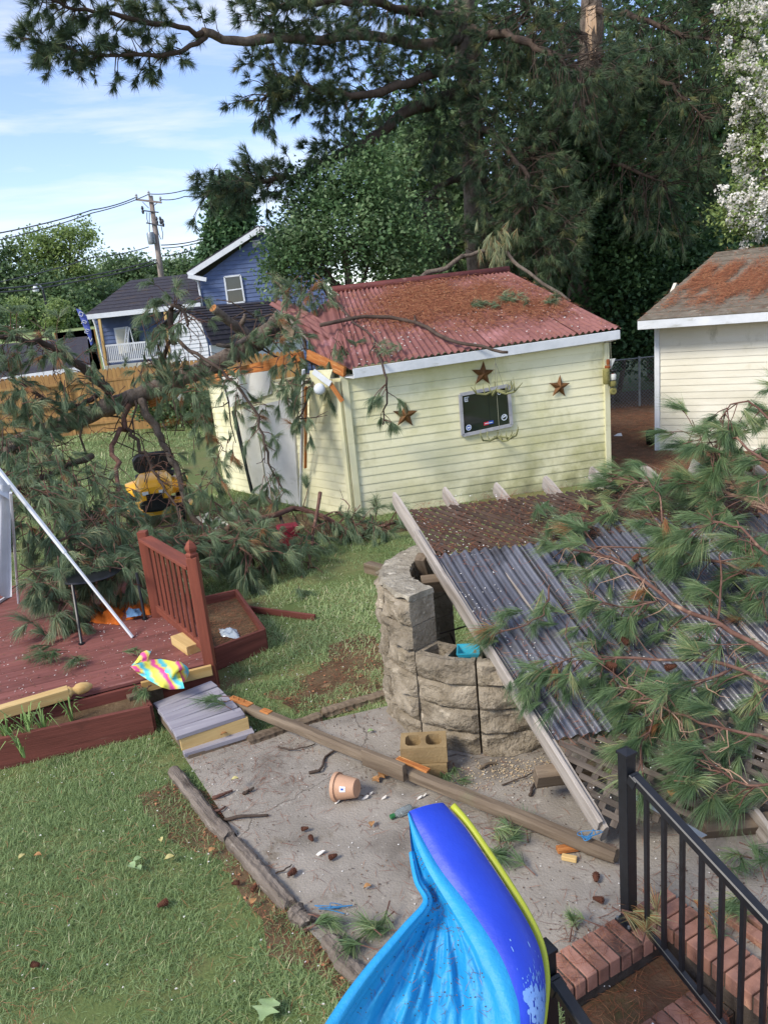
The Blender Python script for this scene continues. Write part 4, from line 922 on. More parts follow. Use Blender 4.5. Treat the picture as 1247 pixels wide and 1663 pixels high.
# ------------------------------------------------------------------ plastic flower pot lying on its side, with label
m_pot = mat('tan_pot_plastic', '#c29a7d', '#b18a6e', 4, rough=.55, stains=[('#8a6a54', 5, .64, .76, W1)])
pt = thing('flower_pot', 'tan plastic flower pot lying on its side on the patio', 'flower pot', G(562, 1285))
pax = nrm(A(.92, -.38, .10)); pc0 = G(548, 1278, .105)
MB().lathe([(.0, .150), (.062, .150), (.065, .143), (.088, .012), (.100, .012), (.102, -.012), (.092, -.014), (.088, .0), (.06, .138), (0, .138)], pc0, pax, 28).build('pot', m_pot, pt, smooth=True, angle=40)
side = nrm(CAM - pc0 - pax * ((CAM - pc0) @ pax)); up2 = np.cross(pax, side)
def potpt(h, a, e=.0018):
    r = .088 - (.088 - .065) * (h - .012) / .131 + e; return pc0 + pax * h + (side * math.cos(a) + up2 * math.sin(a)) * r
lb = MB(); lb.grid([[potpt(h, a) for a in np.linspace(-.05, .42, 5)] for h in (.055, .075, .096)]); lb.build('label', m_white_clean, pt)
lb = MB(); lb.grid([[potpt(h, a, .003) for a in np.linspace(.1, .26, 4)] for h in (.066, .084)]); lb.build('label_print', m_decal_b, pt)

# plastic bottle by the pool
m_clear = mat('clear_plastic', '#c9d3d0', rough=.12, spec=.6, trans=.75); m_gcap = mat('green_cap', '#2f6b3f', rough=.4)
bt = thing('plastic_bottle', 'small clear plastic bottle with green cap lying by the blue pool', 'bottle', G(652, 1320))
ax_ = nrm(G(672, 1310, .03) - G(634, 1327, .03)); p0 = G(634, 1327, .045)
MB().lathe([(.012, .02), (.012, .035), (.028, .06), (.03, .15), (.026, .16), (0, .162)], p0, ax_, 16).build('body', m_clear, bt, smooth=True)
MB().lathe([(0, 0), (.016, 0), (.016, .03), (0, .03)], p0, ax_, 12).build('cap', m_gcap, bt)

# ------------------------------------------------------------------ black stair railings
def railing(a0, b0, label, nb, show_post=True):
    r = thing('stair_railing', label, 'railing', SP(a0, b0, .06)); fall = .385
    dz0 = -fall * (b0 - .07)
    def Q(t, z): return SP(a0, b0, dz0) + SDn * t + A(0, 0, z - fall * t)
    if True:
        P0 = SP(a0, b0, .075 + dz0); b = MB(); b.box(P0 + A(0, 0, .50), (.062, .062, 1.0), SR, SDn); ps = b.build('post', m_black, r, bevel=.003)
        cp = MB(); c = P0 + A(0, 0, 1.0); h = .036
        cp.add([c + SR * h * i + SDn * h * j for i, j in ((-1, -1), (1, -1), (1, 1), (-1, 1))] + [c + SR * h * i + SDn * h * j + A(0, 0, .014) for i, j in ((-1, -1), (1, -1), (1, 1), (-1, 1))] + [c + A(0, 0, .034)], [(3, 2, 1, 0), (0, 1, 5, 4), (1, 2, 6, 5), (2, 3, 7, 6), (3, 0, 4, 7), (4, 5, 8), (5, 6, 8), (6, 7, 8), (7, 4, 8)]); cp.build('post_cap', m_black, ps)
        MB().box(P0 + A(0, 0, .006), (.10, .10, .012), SR, SDn).build('base_plate', m_black, ps)
        for i, j in ((-1, -1), (1, -1), (1, 1), (-1, 1)): MB().lathe([(.008, 0), (.008, .012), (0, .014)], P0 + SR * .04 * i + SDn * .04 * j + A(0, 0, .012), n=6).build('bolt', m_galv, ps)
    b = MB(); b.bar(Q(.05, .99), Q(2.2, .99), .05, .045); b.build('handrail', m_black, r, bevel=.006)
    MB().bar(Q(.05, .17), Q(2.2, .17), .032, .035).build('bottom_rail', m_black, r, bevel=.003)
    MB().bar(Q(.03, .975), Q(.08, .975), .06, .06).build('rail_bracket', m_black, r, bevel=.004)
    for k in range(nb):
        t = .125 + k * .108; MB().bar(Q(t, .17), Q(t, .975), .02, .02, up=SDn).build('baluster', m_black, r)
railing(.015, .07, 'black metal stair railing with capped post in the lower right corner', 19)
railing(-.95, .60, 'black metal stair railing half hidden behind the blue pool', 19)
# ------------------------------------------------------------------ red deck with railing
DZ = .30
d0 = G(345, 1075, DZ); d1 = G(0, 1160, DZ); dd = nrm(d0 - d1); dd[2] = 0; dd = nrm(dd); dp = A(-dd[1], dd[0], 0)   # along the front edge to the right, and back
def DK(a, b, z=DZ): return A(d0[0], d0[1], 0) + dd * a + dp * b + A(0, 0, z)
dk = thing('deck', 'low deck of worn red boards under the fallen pine boughs', 'deck', DK(-2, 1, 0))
for k in range(26):
    beam('deck_board', DK(-5.2, .07 + k * .145, DZ - .016 + RND.uniform(-.002, .002)), DK(RND.uniform(-.01, .02), .07 + k * .145, DZ - .016), .138, .032, m_deck, dk)
beam('rim_joist', DK(-5.2, -.02, DZ - .135), DK(0, -.02, DZ - .135), .035, .2, m_red_wood, dk)
beam('rim_joist', DK(.02, 0, DZ - .135), DK(.02, 3.8, DZ - .135), .035, .2, m_red_wood, dk)
# fresh boards on the front edge
beam('front_trim', DK(-.64, -.055, DZ - .05), DK(-.02, -.055, DZ - .05), .035, .1, m_new_wood, dk)
# railing on the right edge
rg_ = thing('deck_railing', 'red-brown deck railing with a pointed newel post', 'railing', DK(0, 0))
NPz = DZ + 1.02
newel = beam('newel_post', DK(-.02, .02, .02), DK(-.02, .02, NPz), .095, .095, m_red_post, rg_, up=(1, 0, 0), bev=.006)
c = DK(-.02, .02, NPz)
MB().lathe([(.052, 0), (.058, .01), (.058, .025), (.04, .04), (.055, .07), (.055, .085), (.03, .13), (0, .16)], c, n=4).build('finial', m_red_post, newel)
RL = 1.5
FTP = G(236, 876, DZ + .88); NT = DK(-.02, .06, DZ + .9)
rdir = nrm(A(FTP[0] - NT[0], FTP[1] - NT[1], 0)); RL = float(np.linalg.norm((FTP - NT)[:2])); rsd = A(rdir[1], -rdir[0], 0)
def RLP(t, z, o=0.0): return A(NT[0], NT[1], 0) + rdir * t + rsd * o + A(0, 0, z)
beam('top_rail', RLP(0, DZ + .915), RLP(RL, DZ + .89), .14, .035, m_red_post, rg_)
beam('side_rail', RLP(0, DZ + .84, .05), RLP(RL, DZ + .82, .05), .035, .09, m_red_post, rg_)
beam('side_rail', RLP(0, DZ + .10), RLP(RL, DZ + .10), .035, .08, m_red_post, rg_)
for k in range(int((RL - .1) / .155)):
    beam('baluster', RLP(.14 + k * .155, DZ + .05), RLP(.14 + k * .155, DZ + .87), .032, .032, m_red_post, rg_, up=(1, 0, 0))
beam('far_post', RLP(RL + .05, .02), RLP(RL + .05, DZ + .96), .095, .095, m_red_post, rg_, up=(1, 0, 0))
# new post with turned end lying on the deck edge
ty = thing('turned_post', 'new yellow turned post lying along the deck edge at far left', 'post', G(60, 1150, DZ))
T0_ = G(-30, 1166, DZ + .055); T1_ = G(112, 1124, DZ + .055)
beam('shaft', T0_, T1_, .095, .095, m_new_wood, ty)
MB().lathe([(.045, 0), (.05, .01), (.03, .03), (.03, .045), (.048, .07), (.052, .11), (.04, .16), (.02, .19), (0, .2)], T1_, T1_ - T0_, 14).build('turned_finial', m_new_wood, ty, smooth=True)
tag(beam('wood_block', G(290, 1036, DZ + .045), G(316, 1054, DZ + .045), .15, .09, m_new_wood), 'short pale lumber block lying on the deck by the newel post', 'block')

# front planter box
pl = thing('planter_box', 'long red-brown planter box along the front of the deck', 'planter', G(130, 1200))
c0 = G(253, 1192); c1 = G(-40, 1258)
c0 = A(c0[0], c0[1], 0); c1 = A(c1[0], c1[1], 0)
beam('front_board', c1 + A(0, 0, .135), c0 + A(0, 0, .135), .04, .27, m_red_wood, pl)
beam('end_board', c0 + A(0, 0, .135), DK(-.66, -.06, .135), .04, .27, m_red_wood, pl)
MB().add([c1 + A(0, .02, .17), c0 + A(0, .02, .17), DK(-.66, -.045, .17), DK(-5.2, -.045, .17)], [(0, 1, 2, 3)]).build('soil', m_soil, pl)
# side planter box
p2_ = thing('planter_box', 'small red-brown planter box right of the newel post', 'planter', G(395, 1060))
k0 = G(352, 1082, .04); k1 = G(434, 1056, .0); k2 = G(362, 985, .1)
k0 = A(k0[0], k0[1], 0); k1 = A(k1[0], k1[1], 0); k2 = k1 + dp * 1.35 - dd * .02
beam('front_board', k0 + A(0, 0, .12), k1 + A(0, 0, .12), .035, .24, m_red_wood, p2_)
beam('side_board', k1 + A(0, 0, .12), k2 + A(0, 0, .12), .035, .24, m_red_wood, p2_)
MB().add([k0 + A(0, .02, .14), k1 + A(0, .02, .14), k2 + A(0, 0, .14), k2 - dd * .55 + A(0, 0, .14)], [(0, 1, 2, 3)]).build('soil', m_soil, p2_)
beam('end_board', k2 + A(0, 0, .12), k2 - dd * .55 + A(0, 0, .12), .035, .24, m_red_wood, p2_)
tag(beam('red_rail', G(378, 985, .05), G(512, 1003, .03), .035, .07, m_red_wood), 'loose red rail lying in the grass beyond the side planter', 'rail')

# grey wooden steps
stp = thing('wooden_step', 'grey wooden step platform in front of the deck', 'step', G(320, 1190))
q = [G(250, 1141, .22), G(343, 1104, .22), G(400, 1160, .22), G(287, 1196, .22)]
xr = nrm(q[2] - q[3]); xb = nrm(q[0] - q[3]); Lx = np.linalg.norm(q[2] - q[3]); Lb = np.linalg.norm(q[0] - q[3])
m_grey_step = mat('grey_stained_boards', '#9b979c', '#858088', 2.2, stretch=(.6, 9, 9), rough=.85, bump=.3, bscale=6, bstretch=(.6, 12, 12), stains=[('#6b6468', 2.4, .6, .76, W1), ('#b3afb2', 4, .6, .75, (.5, 7, 7))], rand=.05, bdist=.008)
for k in range(5):
    t0_, t1_ = k / 5 + .001, (k + 1) / 5 - .001
    pL = lerp(q[3], q[0], (t0_ + t1_) / 2); pR = lerp(q[2], q[1], (t0_ + t1_) / 2); beam('tread_board', pL - A(0, 0, .018), pR - A(0, 0, .018), Lb / 5 * .99, .036, m_grey_step, stp)
beam('front_riser', q[3] + A(0, .03, -.09) + xr * .01, q[2] + A(0, .03, -.09), .035, .11, m_new_wood, stp)
beam('side_riser', q[3] + A(.03, .04, -.09), q[0] + A(.03, 0, -.09), .035, .11, m_brown_wood, stp)
beam('side_riser', q[2] + A(-.03, .04, -.09), q[1] + A(-.03, 0, -.09), .035, .11, m_brown_wood, stp)
beam('lower_board', G(298, 1222, .06), G(411, 1187, .06), .11, .04, m_grey_step, stp)
beam('lower_riser', G(306, 1230, .03), G(411, 1196, .03), .03, .05, m_brown_wood, stp)
beam('end_block', G(222, 1120, .12), G(240, 1138, .12), .3, .18, m_brown_wood, stp)

# landscape timbers edging the patio
m_timber = mat('rotting_timber', '#857a6f', '#63594f', 3, stretch=(.7, 6, 6), rough=.95, bump=.8, bscale=7, bstretch=(.6, 12, 12), stains=[('#453c34', 2.5, .56, .72, (.8, 3, 3)), ('#a1978b', 4, .6, .75, (.5, 6, 6)), ('#5c4a38', 1.5, .6, .75, W1)], bdist=.015)
lt = [(((282, 1252), (372, 1362)), 'weathered landscape timber edging the lawn beside the patio, nearest the step'), (((376, 1366), (470, 1472)), 'weathered landscape timber edging the lawn, the middle length with a hollow end'),
      (((476, 1478), (500, 1504)), 'short rotted end of landscape timber at the patio edge'), (((528, 1530), (600, 1612)), 'grey landscape timber length at the bottom beside the blue pool'),
      (((405, 1205), (520, 1164)), 'dark landscape timber at the back of the patio under the fallen post'), (((525, 1160), (625, 1128)), 'dark landscape timber at the back of the patio toward the stone wall')]
for (a, c), lab in lt:
    tag(rough_beam('landscape_timber', G(*a, .032), G(*c, .028), .092, .085, m_brown_wood if 'dark' in lab else m_timber, amp=.007, n=26, seed=len(lab)), lab, 'timber', 'landscape timbers edging the patio')

# ------------------------------------------------------------------ tie-dye towel
def rainbow(name):
    M = bpy.data.materials.new(name); M.use_nodes = True; t = M.node_tree; N = t.nodes; K = t.links.new; P = N['Principled BSDF']; P.inputs['Roughness'].default_value = .95
    tcn = N.new('ShaderNodeTexCoord'); n = N.new('ShaderNodeTexNoise'); n.inputs['Scale'].default_value = 6; n.inputs['Detail'].default_value = 2
    s = N.new('ShaderNodeSeparateXYZ'); K(tcn.outputs['Object'], s.inputs[0]); K(tcn.outputs['Object'], n.inputs['Vector'])
    a = N.new('ShaderNodeMath'); a.operation = 'MULTIPLY_ADD'; a.inputs[1].default_value = 4.6; K(s.outputs[0], a.inputs[0])
    c = N.new('ShaderNodeMath'); c.operation = 'MULTIPLY_ADD'; c.inputs[1].default_value = .55; K(n.outputs[0], c.inputs[0]); K(a.outputs[0], c.inputs[2])
    b = N.new('ShaderNodeMath'); b.operation = 'MULTIPLY'; b.inputs[1].default_value = 2.6; K(s.outputs[1], b.inputs[0]); K(b.outputs[0], a.inputs[2])
    f = N.new('ShaderNodeMath'); f.operation = 'FRACT'; K(c.outputs[0], f.inputs[0]); r = N.new('ShaderNodeValToRGB'); e = r.color_ramp.elements
    cols = [(0, '#e8df4e'), (.22, '#e8e06a'), (.34, '#e2619c'), (.46, '#ea4f96'), (.56, '#e9d94f'), (.7, '#4fb9d6'), (.84, '#63c7c0'), (1, '#e8df4e')]
    while len(e) < len(cols): e.new(.5)
    for i, (p, cc) in enumerate(cols): e[i].position = p; e[i].color = lin(cc)
    K(f.outputs[0], r.inputs[0]); K(r.outputs[0], P.inputs['Base Color']); return M
m_tie = rainbow('tie_dye_cloth'); m_pink = mat('pink_cloth', '#d92b6a', '#c41f58', 8, rough=.95)
tw = thing('towel', 'tie-dye towel in yellow, pink and blue draped over the deck edge', 'towel', G(260, 1090, DZ))
b = MB(); top = [(212, 1082), (236, 1072), (262, 1070), (282, 1074), (290, 1084)]; bot = [(222, 1092), (240, 1104), (262, 1116), (276, 1120), (300, 1118)]
rows = []
for j in range(9):
    v = j / 8; row = []
    for i in range(13):
        u = i / 12; a = np.interp(u * 4, range(5), [p[0] for p in top]), np.interp(u * 4, range(5), [p[1] for p in top]); c = np.interp(u * 4, range(5), [p[0] for p in bot]), np.interp(u * 4, range(5), [p[1] for p in bot])
        px, py = a[0] + (c[0] - a[0]) * v, a[1] + (c[1] - a[1]) * v; z = DZ + .05 + .05 * math.sin(v * math.pi) + .025 * math.sin(u * 9 + v * 4) + .015 * math.sin(v * 12 + u * 5)
        row.append(G(px, py, z))
    rows.append(row)
b.grid(rows); b.build('cloth', m_tie, tw, smooth=True)
b = MB(); b.grid([[G(px, py, DZ + .05 + .05 * math.sin(k * 1.3) + .02 * i) for k, (px, py) in enumerate(r_)] for i, r_ in enumerate([[(212, 1083), (224, 1076), (240, 1074)], [(222, 1072), (232, 1068), (242, 1066)], [(230, 1060), (238, 1056), (246, 1058)]])]); b.build('corner_flap', m_tie, tw, smooth=True)
rc = G(288, 1104, DZ + .02)
rolled = MB(); ra = nrm(A(.55, -.55, -.25))
rolled.lathe([(.03, .0), (.075, -.01), (.095, .02), (.10, .1), (.085, .12), (.07, .115), (.05, .10), (.035, .06)], rc - ra * .05 + A(0, 0, .07), ra, 18); rolled.build('rolled_end', m_tie, tw, smooth=True)
b = MB(); b.lathe([(.072, .117), (.055, .10), (.04, .06), (.0, .05)], rc - ra * .05 + A(0, 0, .07), ra, 18); b.build('pink_lining', m_pink, tw, smooth=True)

# ------------------------------------------------------------------ wrecked white canopy: leaning pole, leg, torn side cloth
m_canvas = mat('white_canvas', '#c9cbd0', '#b9bbc1', 2, rough=.85, stains=[('#9a9ca0', 1.5, .6, .76, W1)])
cn = thing('wrecked_canopy', 'wrecked white canopy with a pole leaning down to the deck at left', 'canopy', G(215, 1035, DZ))
beam('leaning_pole', D(-10, 752, 7.9), lerp(D(-10, 752, 7.9), G(216, 1035, DZ), .52), .035, .035, m_white_clean, cn)
beam('inner_pole', lerp(D(-10, 752, 7.9), G(216, 1035, DZ), .5), G(216, 1035, DZ + .01), .026, .026, m_white_clean, cn)
beam('leg', D(18, 800, 7.6), G(31, 980, DZ), .025, .025, m_white_clean, cn, up=(1, 0, 0))
b = MB(); rows = []
for j in range(12):
    v = j / 11; rows.append([D(-45 + 62 * u + 3 * v, 785 + 182 * v + 4 * math.sin(u * 9), 7.75 + .05 * math.sin(u * 14 + v * 2)) for u in np.linspace(0, 1, 14)])
b.grid(rows); b.build('side_cloth', m_canvas, cn, smooth=True)
b = MB(); b.grid([[D(px, py, yy) for px, py, yy in r_] for r_ in ([(-45, 745, 8.1), (-12, 752, 8.0), (2, 768, 7.95), (20, 800, 7.9)], [(-45, 800, 7.6), (-14, 800, 7.62), (0, 802, 7.64), (17, 812, 7.7)])]); b.build('valance', m_canvas, cn, smooth=True)
MB().bar(G(-20, 990, DZ + .02), G(14, 968, DZ + .02), .02, .03).build('floor_bar', m_white_clean, cn)

# black patio table crushed under the boughs
tb = thing('patio_table', 'black metal patio table buried under pine boughs on the deck', 'table', G(180, 1020, DZ))
lg = [(G(133, 1046, DZ), G(118, 950, DZ + .5)), (G(236, 1006, DZ), G(222, 930, DZ + .48)), (G(170, 985, DZ), G(160, 925, DZ + .5)), (G(95, 1010, DZ), G(88, 930, DZ + .5))]
for a, c in lg: MB().tube([a, c], .016, 8).build('leg', m_black, tb)
for a, c in lg: MB().lathe([(.03, 0), (.03, .012), (0, .014)], a, n=10).build('foot', m_black, tb)
cc = sum(c for a, c in lg) / 4; MB().lathe([(0, .0), (.31, .0), (.33, .012), (.31, .025), (0, .03)], cc, n=28).build('table_top', m_black, tb)

# orange netting and a blue scrap
m_orange = mat('orange_netting', '#d9752c', '#b85a1e', 12, rough=.85)
def crumple(name, pts, h, m, seed, n=18, parent=None):
    rg = np.random.default_rng(seed); ph = rg.uniform(0, 6, 6); P = []
    for j in range(n):
        row = []
        for i in range(n):
            u, v = i / (n - 1), j / (n - 1); p = lerp(lerp(pts[0], pts[1], u), lerp(pts[3], pts[2], u), v); e = min(u, 1 - u, v, 1 - v) * 4
            z = h * min(1, e + .08) * (.55 + .3 * math.sin(9 * u + ph[0] + 4 * v) + .3 * math.sin(11 * v + ph[1] - 6 * u) + .2 * math.sin(23 * u + 17 * v + ph[2]))
            row.append(p + A(rg.normal(0, .006), rg.normal(0, .006), max(.004, z)))
        P.append(row)
    b = MB(); b.grid(P); return b.build(name, m, parent, smooth=True)
tag(crumple('orange_net', [G(148, 1012, DZ), G(196, 1016, DZ), G(206, 976, DZ), G(150, 985, DZ)], .09, m_orange, 3), 'crumpled orange netting on the deck left of the leaning pole', 'netting', 'orange netting on the deck')
tag(crumple('orange_net', [G(206, 1008, DZ), G(246, 998, DZ), G(242, 968, DZ), G(205, 980, DZ)], .07, m_orange, 5), 'smaller orange netting on the deck beyond the leaning pole', 'netting', 'orange netting on the deck')
m_bluescrap = mat('blue_plastic', '#6f93b8', '#547699', 8, rough=.6)
tag(crumple('blue_bag', [G(206, 1004, DZ + .05), G(230, 1000, DZ + .05), G(228, 988, DZ + .05), G(206, 992, DZ + .05)], .05, m_bluescrap, 8, 10), 'small crumpled blue plastic on the orange netting', 'plastic')
tag(crumple('clear_plastic_sheet', [G(360, 1034, .15), G(392, 1040, .15), G(384, 1022, .15), G(356, 1022, .15)], .05, mat('clear_scrap', '#a9b4bd', rough=.2, spec=.6), 9, 12), 'crumpled clear plastic in the small side planter', 'plastic')

# ------------------------------------------------------------------ yellow lawn tractor
m_yel = mat('yellow_paint', '#f0b32c', '#e6a524', 3, rough=.35, spec=.5, coat=.3)
tr = thing('lawn_tractor', 'yellow lawn tractor with black seat parked on the lawn behind the boughs', 'lawn tractor', G(262, 845))
c = G(262, 846); tf = nrm(A(.22, -1, 0)); tx = A(-tf[1], tf[0], 0)          # forward (towards the viewer), and across
TCEN = A(c[0], c[1], 0)
def TP(x, y, z): return TCEN + tx * x * 1.12 + tf * y + A(0, 0, z * 1.12)
def loft(sections, name, m, parent, n=14, pw=3.0, smooth=True):
    b = MB(); rows = []
    for (y, z0, z1, hw) in sections:
        r_ = []
        for k in range(n):
            a = 2 * math.pi * k / n; cc, ss = math.cos(a), math.sin(a); q_ = (abs(cc) ** pw + abs(ss) ** pw) ** (-1 / pw); r_.append(TP(hw * cc * q_, y, (z0 + z1) / 2 + (z1 - z0) / 2 * ss * q_))
        rows.append(r_)
    b.grid(rows, closed_u=True); b.add(rows[0], [tuple(range(n))]); b.add(rows[-1], [tuple(range(n))[::-1]]); return b.build(name, m, parent, smooth=smooth, angle=40)
hood = loft([(-.15, .45, .78, .25), (.0, .42, .80, .27), (.25, .40, .77, .27), (.42, .40, .72, .25), (.50, .42, .64, .21)], 'hood', m_yel, tr, pw=4.5)
MB().box(TP(0, .515, .50), (.26, .02, .10), tx, tf).build('grille', m_blackp, hood)
for s in (-.1, .1): MB().bar(TP(s, .0, .885 / 1.12 + .012), TP(s * 1.1, .42, .80 / 1.12 + .012), .008, .012).build('hood_seam', m_blackp, hood)
loft([(.46, .30, .46, .24), (.56, .30, .46, .23)], 'bumper', m_blackp, tr)
for s in (-1, 1):
    MB().box(TP(s * .12, .505, .56), (.10, .03, .06), tx, tf).build('headlight', m_white_clean, hood)
    loft([(-.62, .42, .60, .17), (-.40, .44, .62, .16), (-.22, .40, .55, .1)], 'x', m_yel, tr) if False else None
loft([(-.80, .42, .56, .46), (-.60, .46, .60, .50), (-.40, .42, .56, .46), (-.28, .36, .46, .36)], 'rear_fender', m_yel, tr, pw=4.0)
loft([(-.45, .16, .30, .48), (-.2, .14, .30, .54), (.15, .14, .28, .50), (.28, .16, .26, .40)], 'mower_deck', m_yel, tr)
loft([(-.3, .25, .34, .26), (.45, .25, .34, .2)], 'chassis', m_blackp, tr)
loft([(-.66, .62, .70, .30), (-.5, .62, .72, .31), (-.36, .62, .68, .29)], 'seat', m_blackp, tr, pw=5.0)
loft([(-.78, .70, .98, .30), (-.72, .68, 1.01, .33), (-.64, .68, .97, .31)], 'seat_back', m_blackp, tr, pw=6.0)
MB().tube([TP(math.cos(a) * .17, -.28 + math.sin(a) * .10, .93 + math.sin(a) * .10) for a in np.linspace(0, 6.283, 21)], .014, 6).build('steering_wheel', m_blackp, tr)
MB().tube([TP(0, -.12, .7), TP(0, -.28, .93)], .025, 8).build('steering_column', m_blackp, tr)
m_tyre = mat('tyre_rubber', '#17181a', '#222325', 20, rough=.85)
for s in (-1, 1):
    for (y, r, w_, hx_) in ((.36, .17, .13, .34), (-.58, .24, .2, .36)):
        o_ = TP(s * hx_, y, r); wh = MB().lathe([(r * .55, -w_ / 2), (r * .9, -w_ / 2), (r, -w_ / 3), (r, w_ / 3), (r * .9, w_ / 2), (r * .55, w_ / 2)], o_, tx, 20).build('wheel', m_tyre, tr, smooth=True, angle=40)
        MB().lathe([(0, -w_ / 2 + .01), (r * .56, -w_ / 2 + .01), (r * .56, w_ / 2 - .01), (0, w_ / 2 - .01)], o_, tx, 16).build('rim', m_yel, wh)

# ------------------------------------------------------------------ inflatable pool slumped on the steps
m_pool = mat('light_blue_vinyl', '#259cd2', '#1c8cc4', 2, rough=.55, bump=.7, bscale=9, spec=.5, stains=[('#2b7fae', 6, .66, .76, W1)])
m_poold = mat('dark_blue_vinyl', '#1c43c6', '#1838b4', 2, rough=.5, bump=.35, bscale=7, stains=[('#10309a', 9, .66, .78, W1)], spec=.55)
m_pooly = mat('yellow_vinyl', '#b3ba34', '#a3ab2c', 2, rough=.5, spec=.5)
ip = thing('inflatable_pool', 'blue inflatable pool slumped over the patio against the stair railing', 'pool', G(700, 1640))
# the tall ring stands on edge: its outer face is dark blue, its rear tube yellow, its liner light blue and hanging to the left
PS = .82
def DPo(px, py, y): return D(px, py, y * PS)
outer = [(664, 1312, 3.36), (690, 1298, 3.38), (722, 1303, 3.36), (760, 1340, 3.25)]
PathL = [(664, 1318, 3.32), (686, 1362, 3.20), (715, 1412, 3.06), (752, 1460, 2.93), (784, 1506, 2.80), (814, 1556, 2.68), (834, 1605, 2.58), (844, 1650, 2.50), (846, 1740, 2.36)]
PathR = [(720, 1304, 3.42), (754, 1342, 3.32), (790, 1394, 3.18), (824, 1446, 3.05), (854, 1496, 2.92), (876, 1546, 2.80), (884, 1600, 2.68), (880, 1655, 2.58), (868, 1745, 2.42)]
def spl(P, n):
    P = np.array(P, float); k = len(P); out = []
    for i in range(n):
        t = i / (n - 1) * (k - 1); j = min(int(t), k - 2); f = t - j; p0, p1, p2, p3 = P[max(j - 1, 0)], P[j], P[j + 1], P[min(j + 2, k - 1)]
        out.append(.5 * ((2 * p1) + (-p0 + p2) * f + (2 * p0 - 5 * p1 + 4 * p2 - p3) * f * f + (-p0 + 3 * p1 - 3 * p2 + p3) * f ** 3))
    return np.array(out)
NS = 40
Lc = np.array([DPo(*p) for p in spl(PathL, NS)]); Rc = np.array([DPo(*p) for p in spl(PathR, NS)])
def drop(arr, n=8):
    # below the frame the vinyl hangs on down to the paving
    e = arr[-1]; return np.vstack([arr] + [[e + A(0, -.14 * t, (.03 - e[2]) * t)] for t in np.linspace(0, 1, n + 1)[1:]])
NS0 = NS; Lc = drop(Lc); Rc = drop(Rc); NS = len(Lc)
rows = []
for i in range(NS):
    across = Rc[i] - Lc[i]; tdir = nrm(Lc[min(i + 1, NS - 1)] - Lc[max(i - 1, 0)]); out_ = nrm(np.cross(across, tdir));
    if out_ @ (CAM - Lc[i]) < 0: out_ = -out_
    w_ = np.linalg.norm(across); e = math.sin(min(1, i / 5) * math.pi / 2)
    rows.append([Lc[i] + across * u + out_ * (math.sin(u * math.pi) ** .6 * w_ * .22 * (.45 + .55 * e)) for u in np.linspace(0, 1, 13)])
b = MB(); b.grid(rows)
top = rows[0]; b.add(top + [t - A(0, -.03, .12) for t in top], [(i, i + 1, 14 + i, 13 + i) for i in range(12)])
rim = b.build('dark_ring', m_poold, ip, smooth=True)
MB().tube([Rc[i] + A(.012, .03, 0) for i in range(2, NS)], .015, 10).build('yellow_tube', m_pooly, ip, smooth=True)
# light-blue border strip inside the ring
b = MB(); rows = []
BordL = [(662, 1322, 3.30), (672, 1362, 3.20), (694, 1412, 3.06), (724, 1462, 2.93), (754, 1510, 2.80), (782, 1560, 2.68), (804, 1606, 2.58), (820, 1650, 2.50), (836, 1740, 2.38)]
Bc = drop(np.array([DPo(*p) for p in spl(BordL, NS0)]))
for i in range(NS):
    a = Bc[i]; c_ = Lc[i]; o_ = nrm(CAM - a); rows.append([a + (c_ - a) * u + o_ * .012 * math.sin(u * math.pi) for u in np.linspace(0, 1, 5)])
b.grid(rows); b.build('inner_border', m_pool, ip, smooth=True)
# liner: from the border down to the lower left in long folds
Edge = [(664, 1330, 3.28), (668, 1380, 3.20), (678, 1430, 3.05), (694, 1466, 2.92), (660, 1510, 2.80), (610, 1570, 2.66), (570, 1625, 2.55), (530, 1690, 2.42), (490, 1760, 2.3)]
Ec = drop(np.array([DPo(*p) for p in spl(Edge, 60)]))
Bl = drop(np.array([DPo(*p) for p in spl(BordL, 60)]))
NU = 60; rows = []
for i in range(68):
    t = min(1, i / 59); row = []
    for j in range(NU):
        u = j / (NU - 1); p = Ec[i] + (Bl[i] - Ec[i]) * u; dn = nrm(CAM - p)
        span_ = np.linalg.norm(Bl[i] - Ec[i]); sagz = -.14 * math.sin(u * math.pi) * min(1, t * 1.2) 
        fold = (.022 * math.sin(u * 30 + t * 2.2 + 1.2 * math.sin(u * 7)) + .010 * math.sin(u * 61 - t * 5) + .006 * math.sin(u * 97 + t * 31) + .008 * math.sin(t * 38 + u * 12) * math.sin(u * 23)) * min(1, max(0, (t - .42) * 4)) * math.sin(u * math.pi) ** .5
        crease = .018 * math.sin(t * 44 + 6 * u) * math.exp(-((t - .38) / .13) ** 2) * math.sin(u * math.pi)
        edge_t = .05 * math.exp(-(u / .11) ** 2) * min(1, t * 3)
        row.append(p + dn * (sagz + fold + crease + edge_t))
    rows.append(row)
LINER = np.array(rows); b = MB(); b.grid(rows); b.build('liner', m_pool, ip, smooth=True)
MB().tube([Ec[i] for i in range(8, 68)], [.012, .04], 10).build('lower_tube', m_pool, ip, smooth=True)
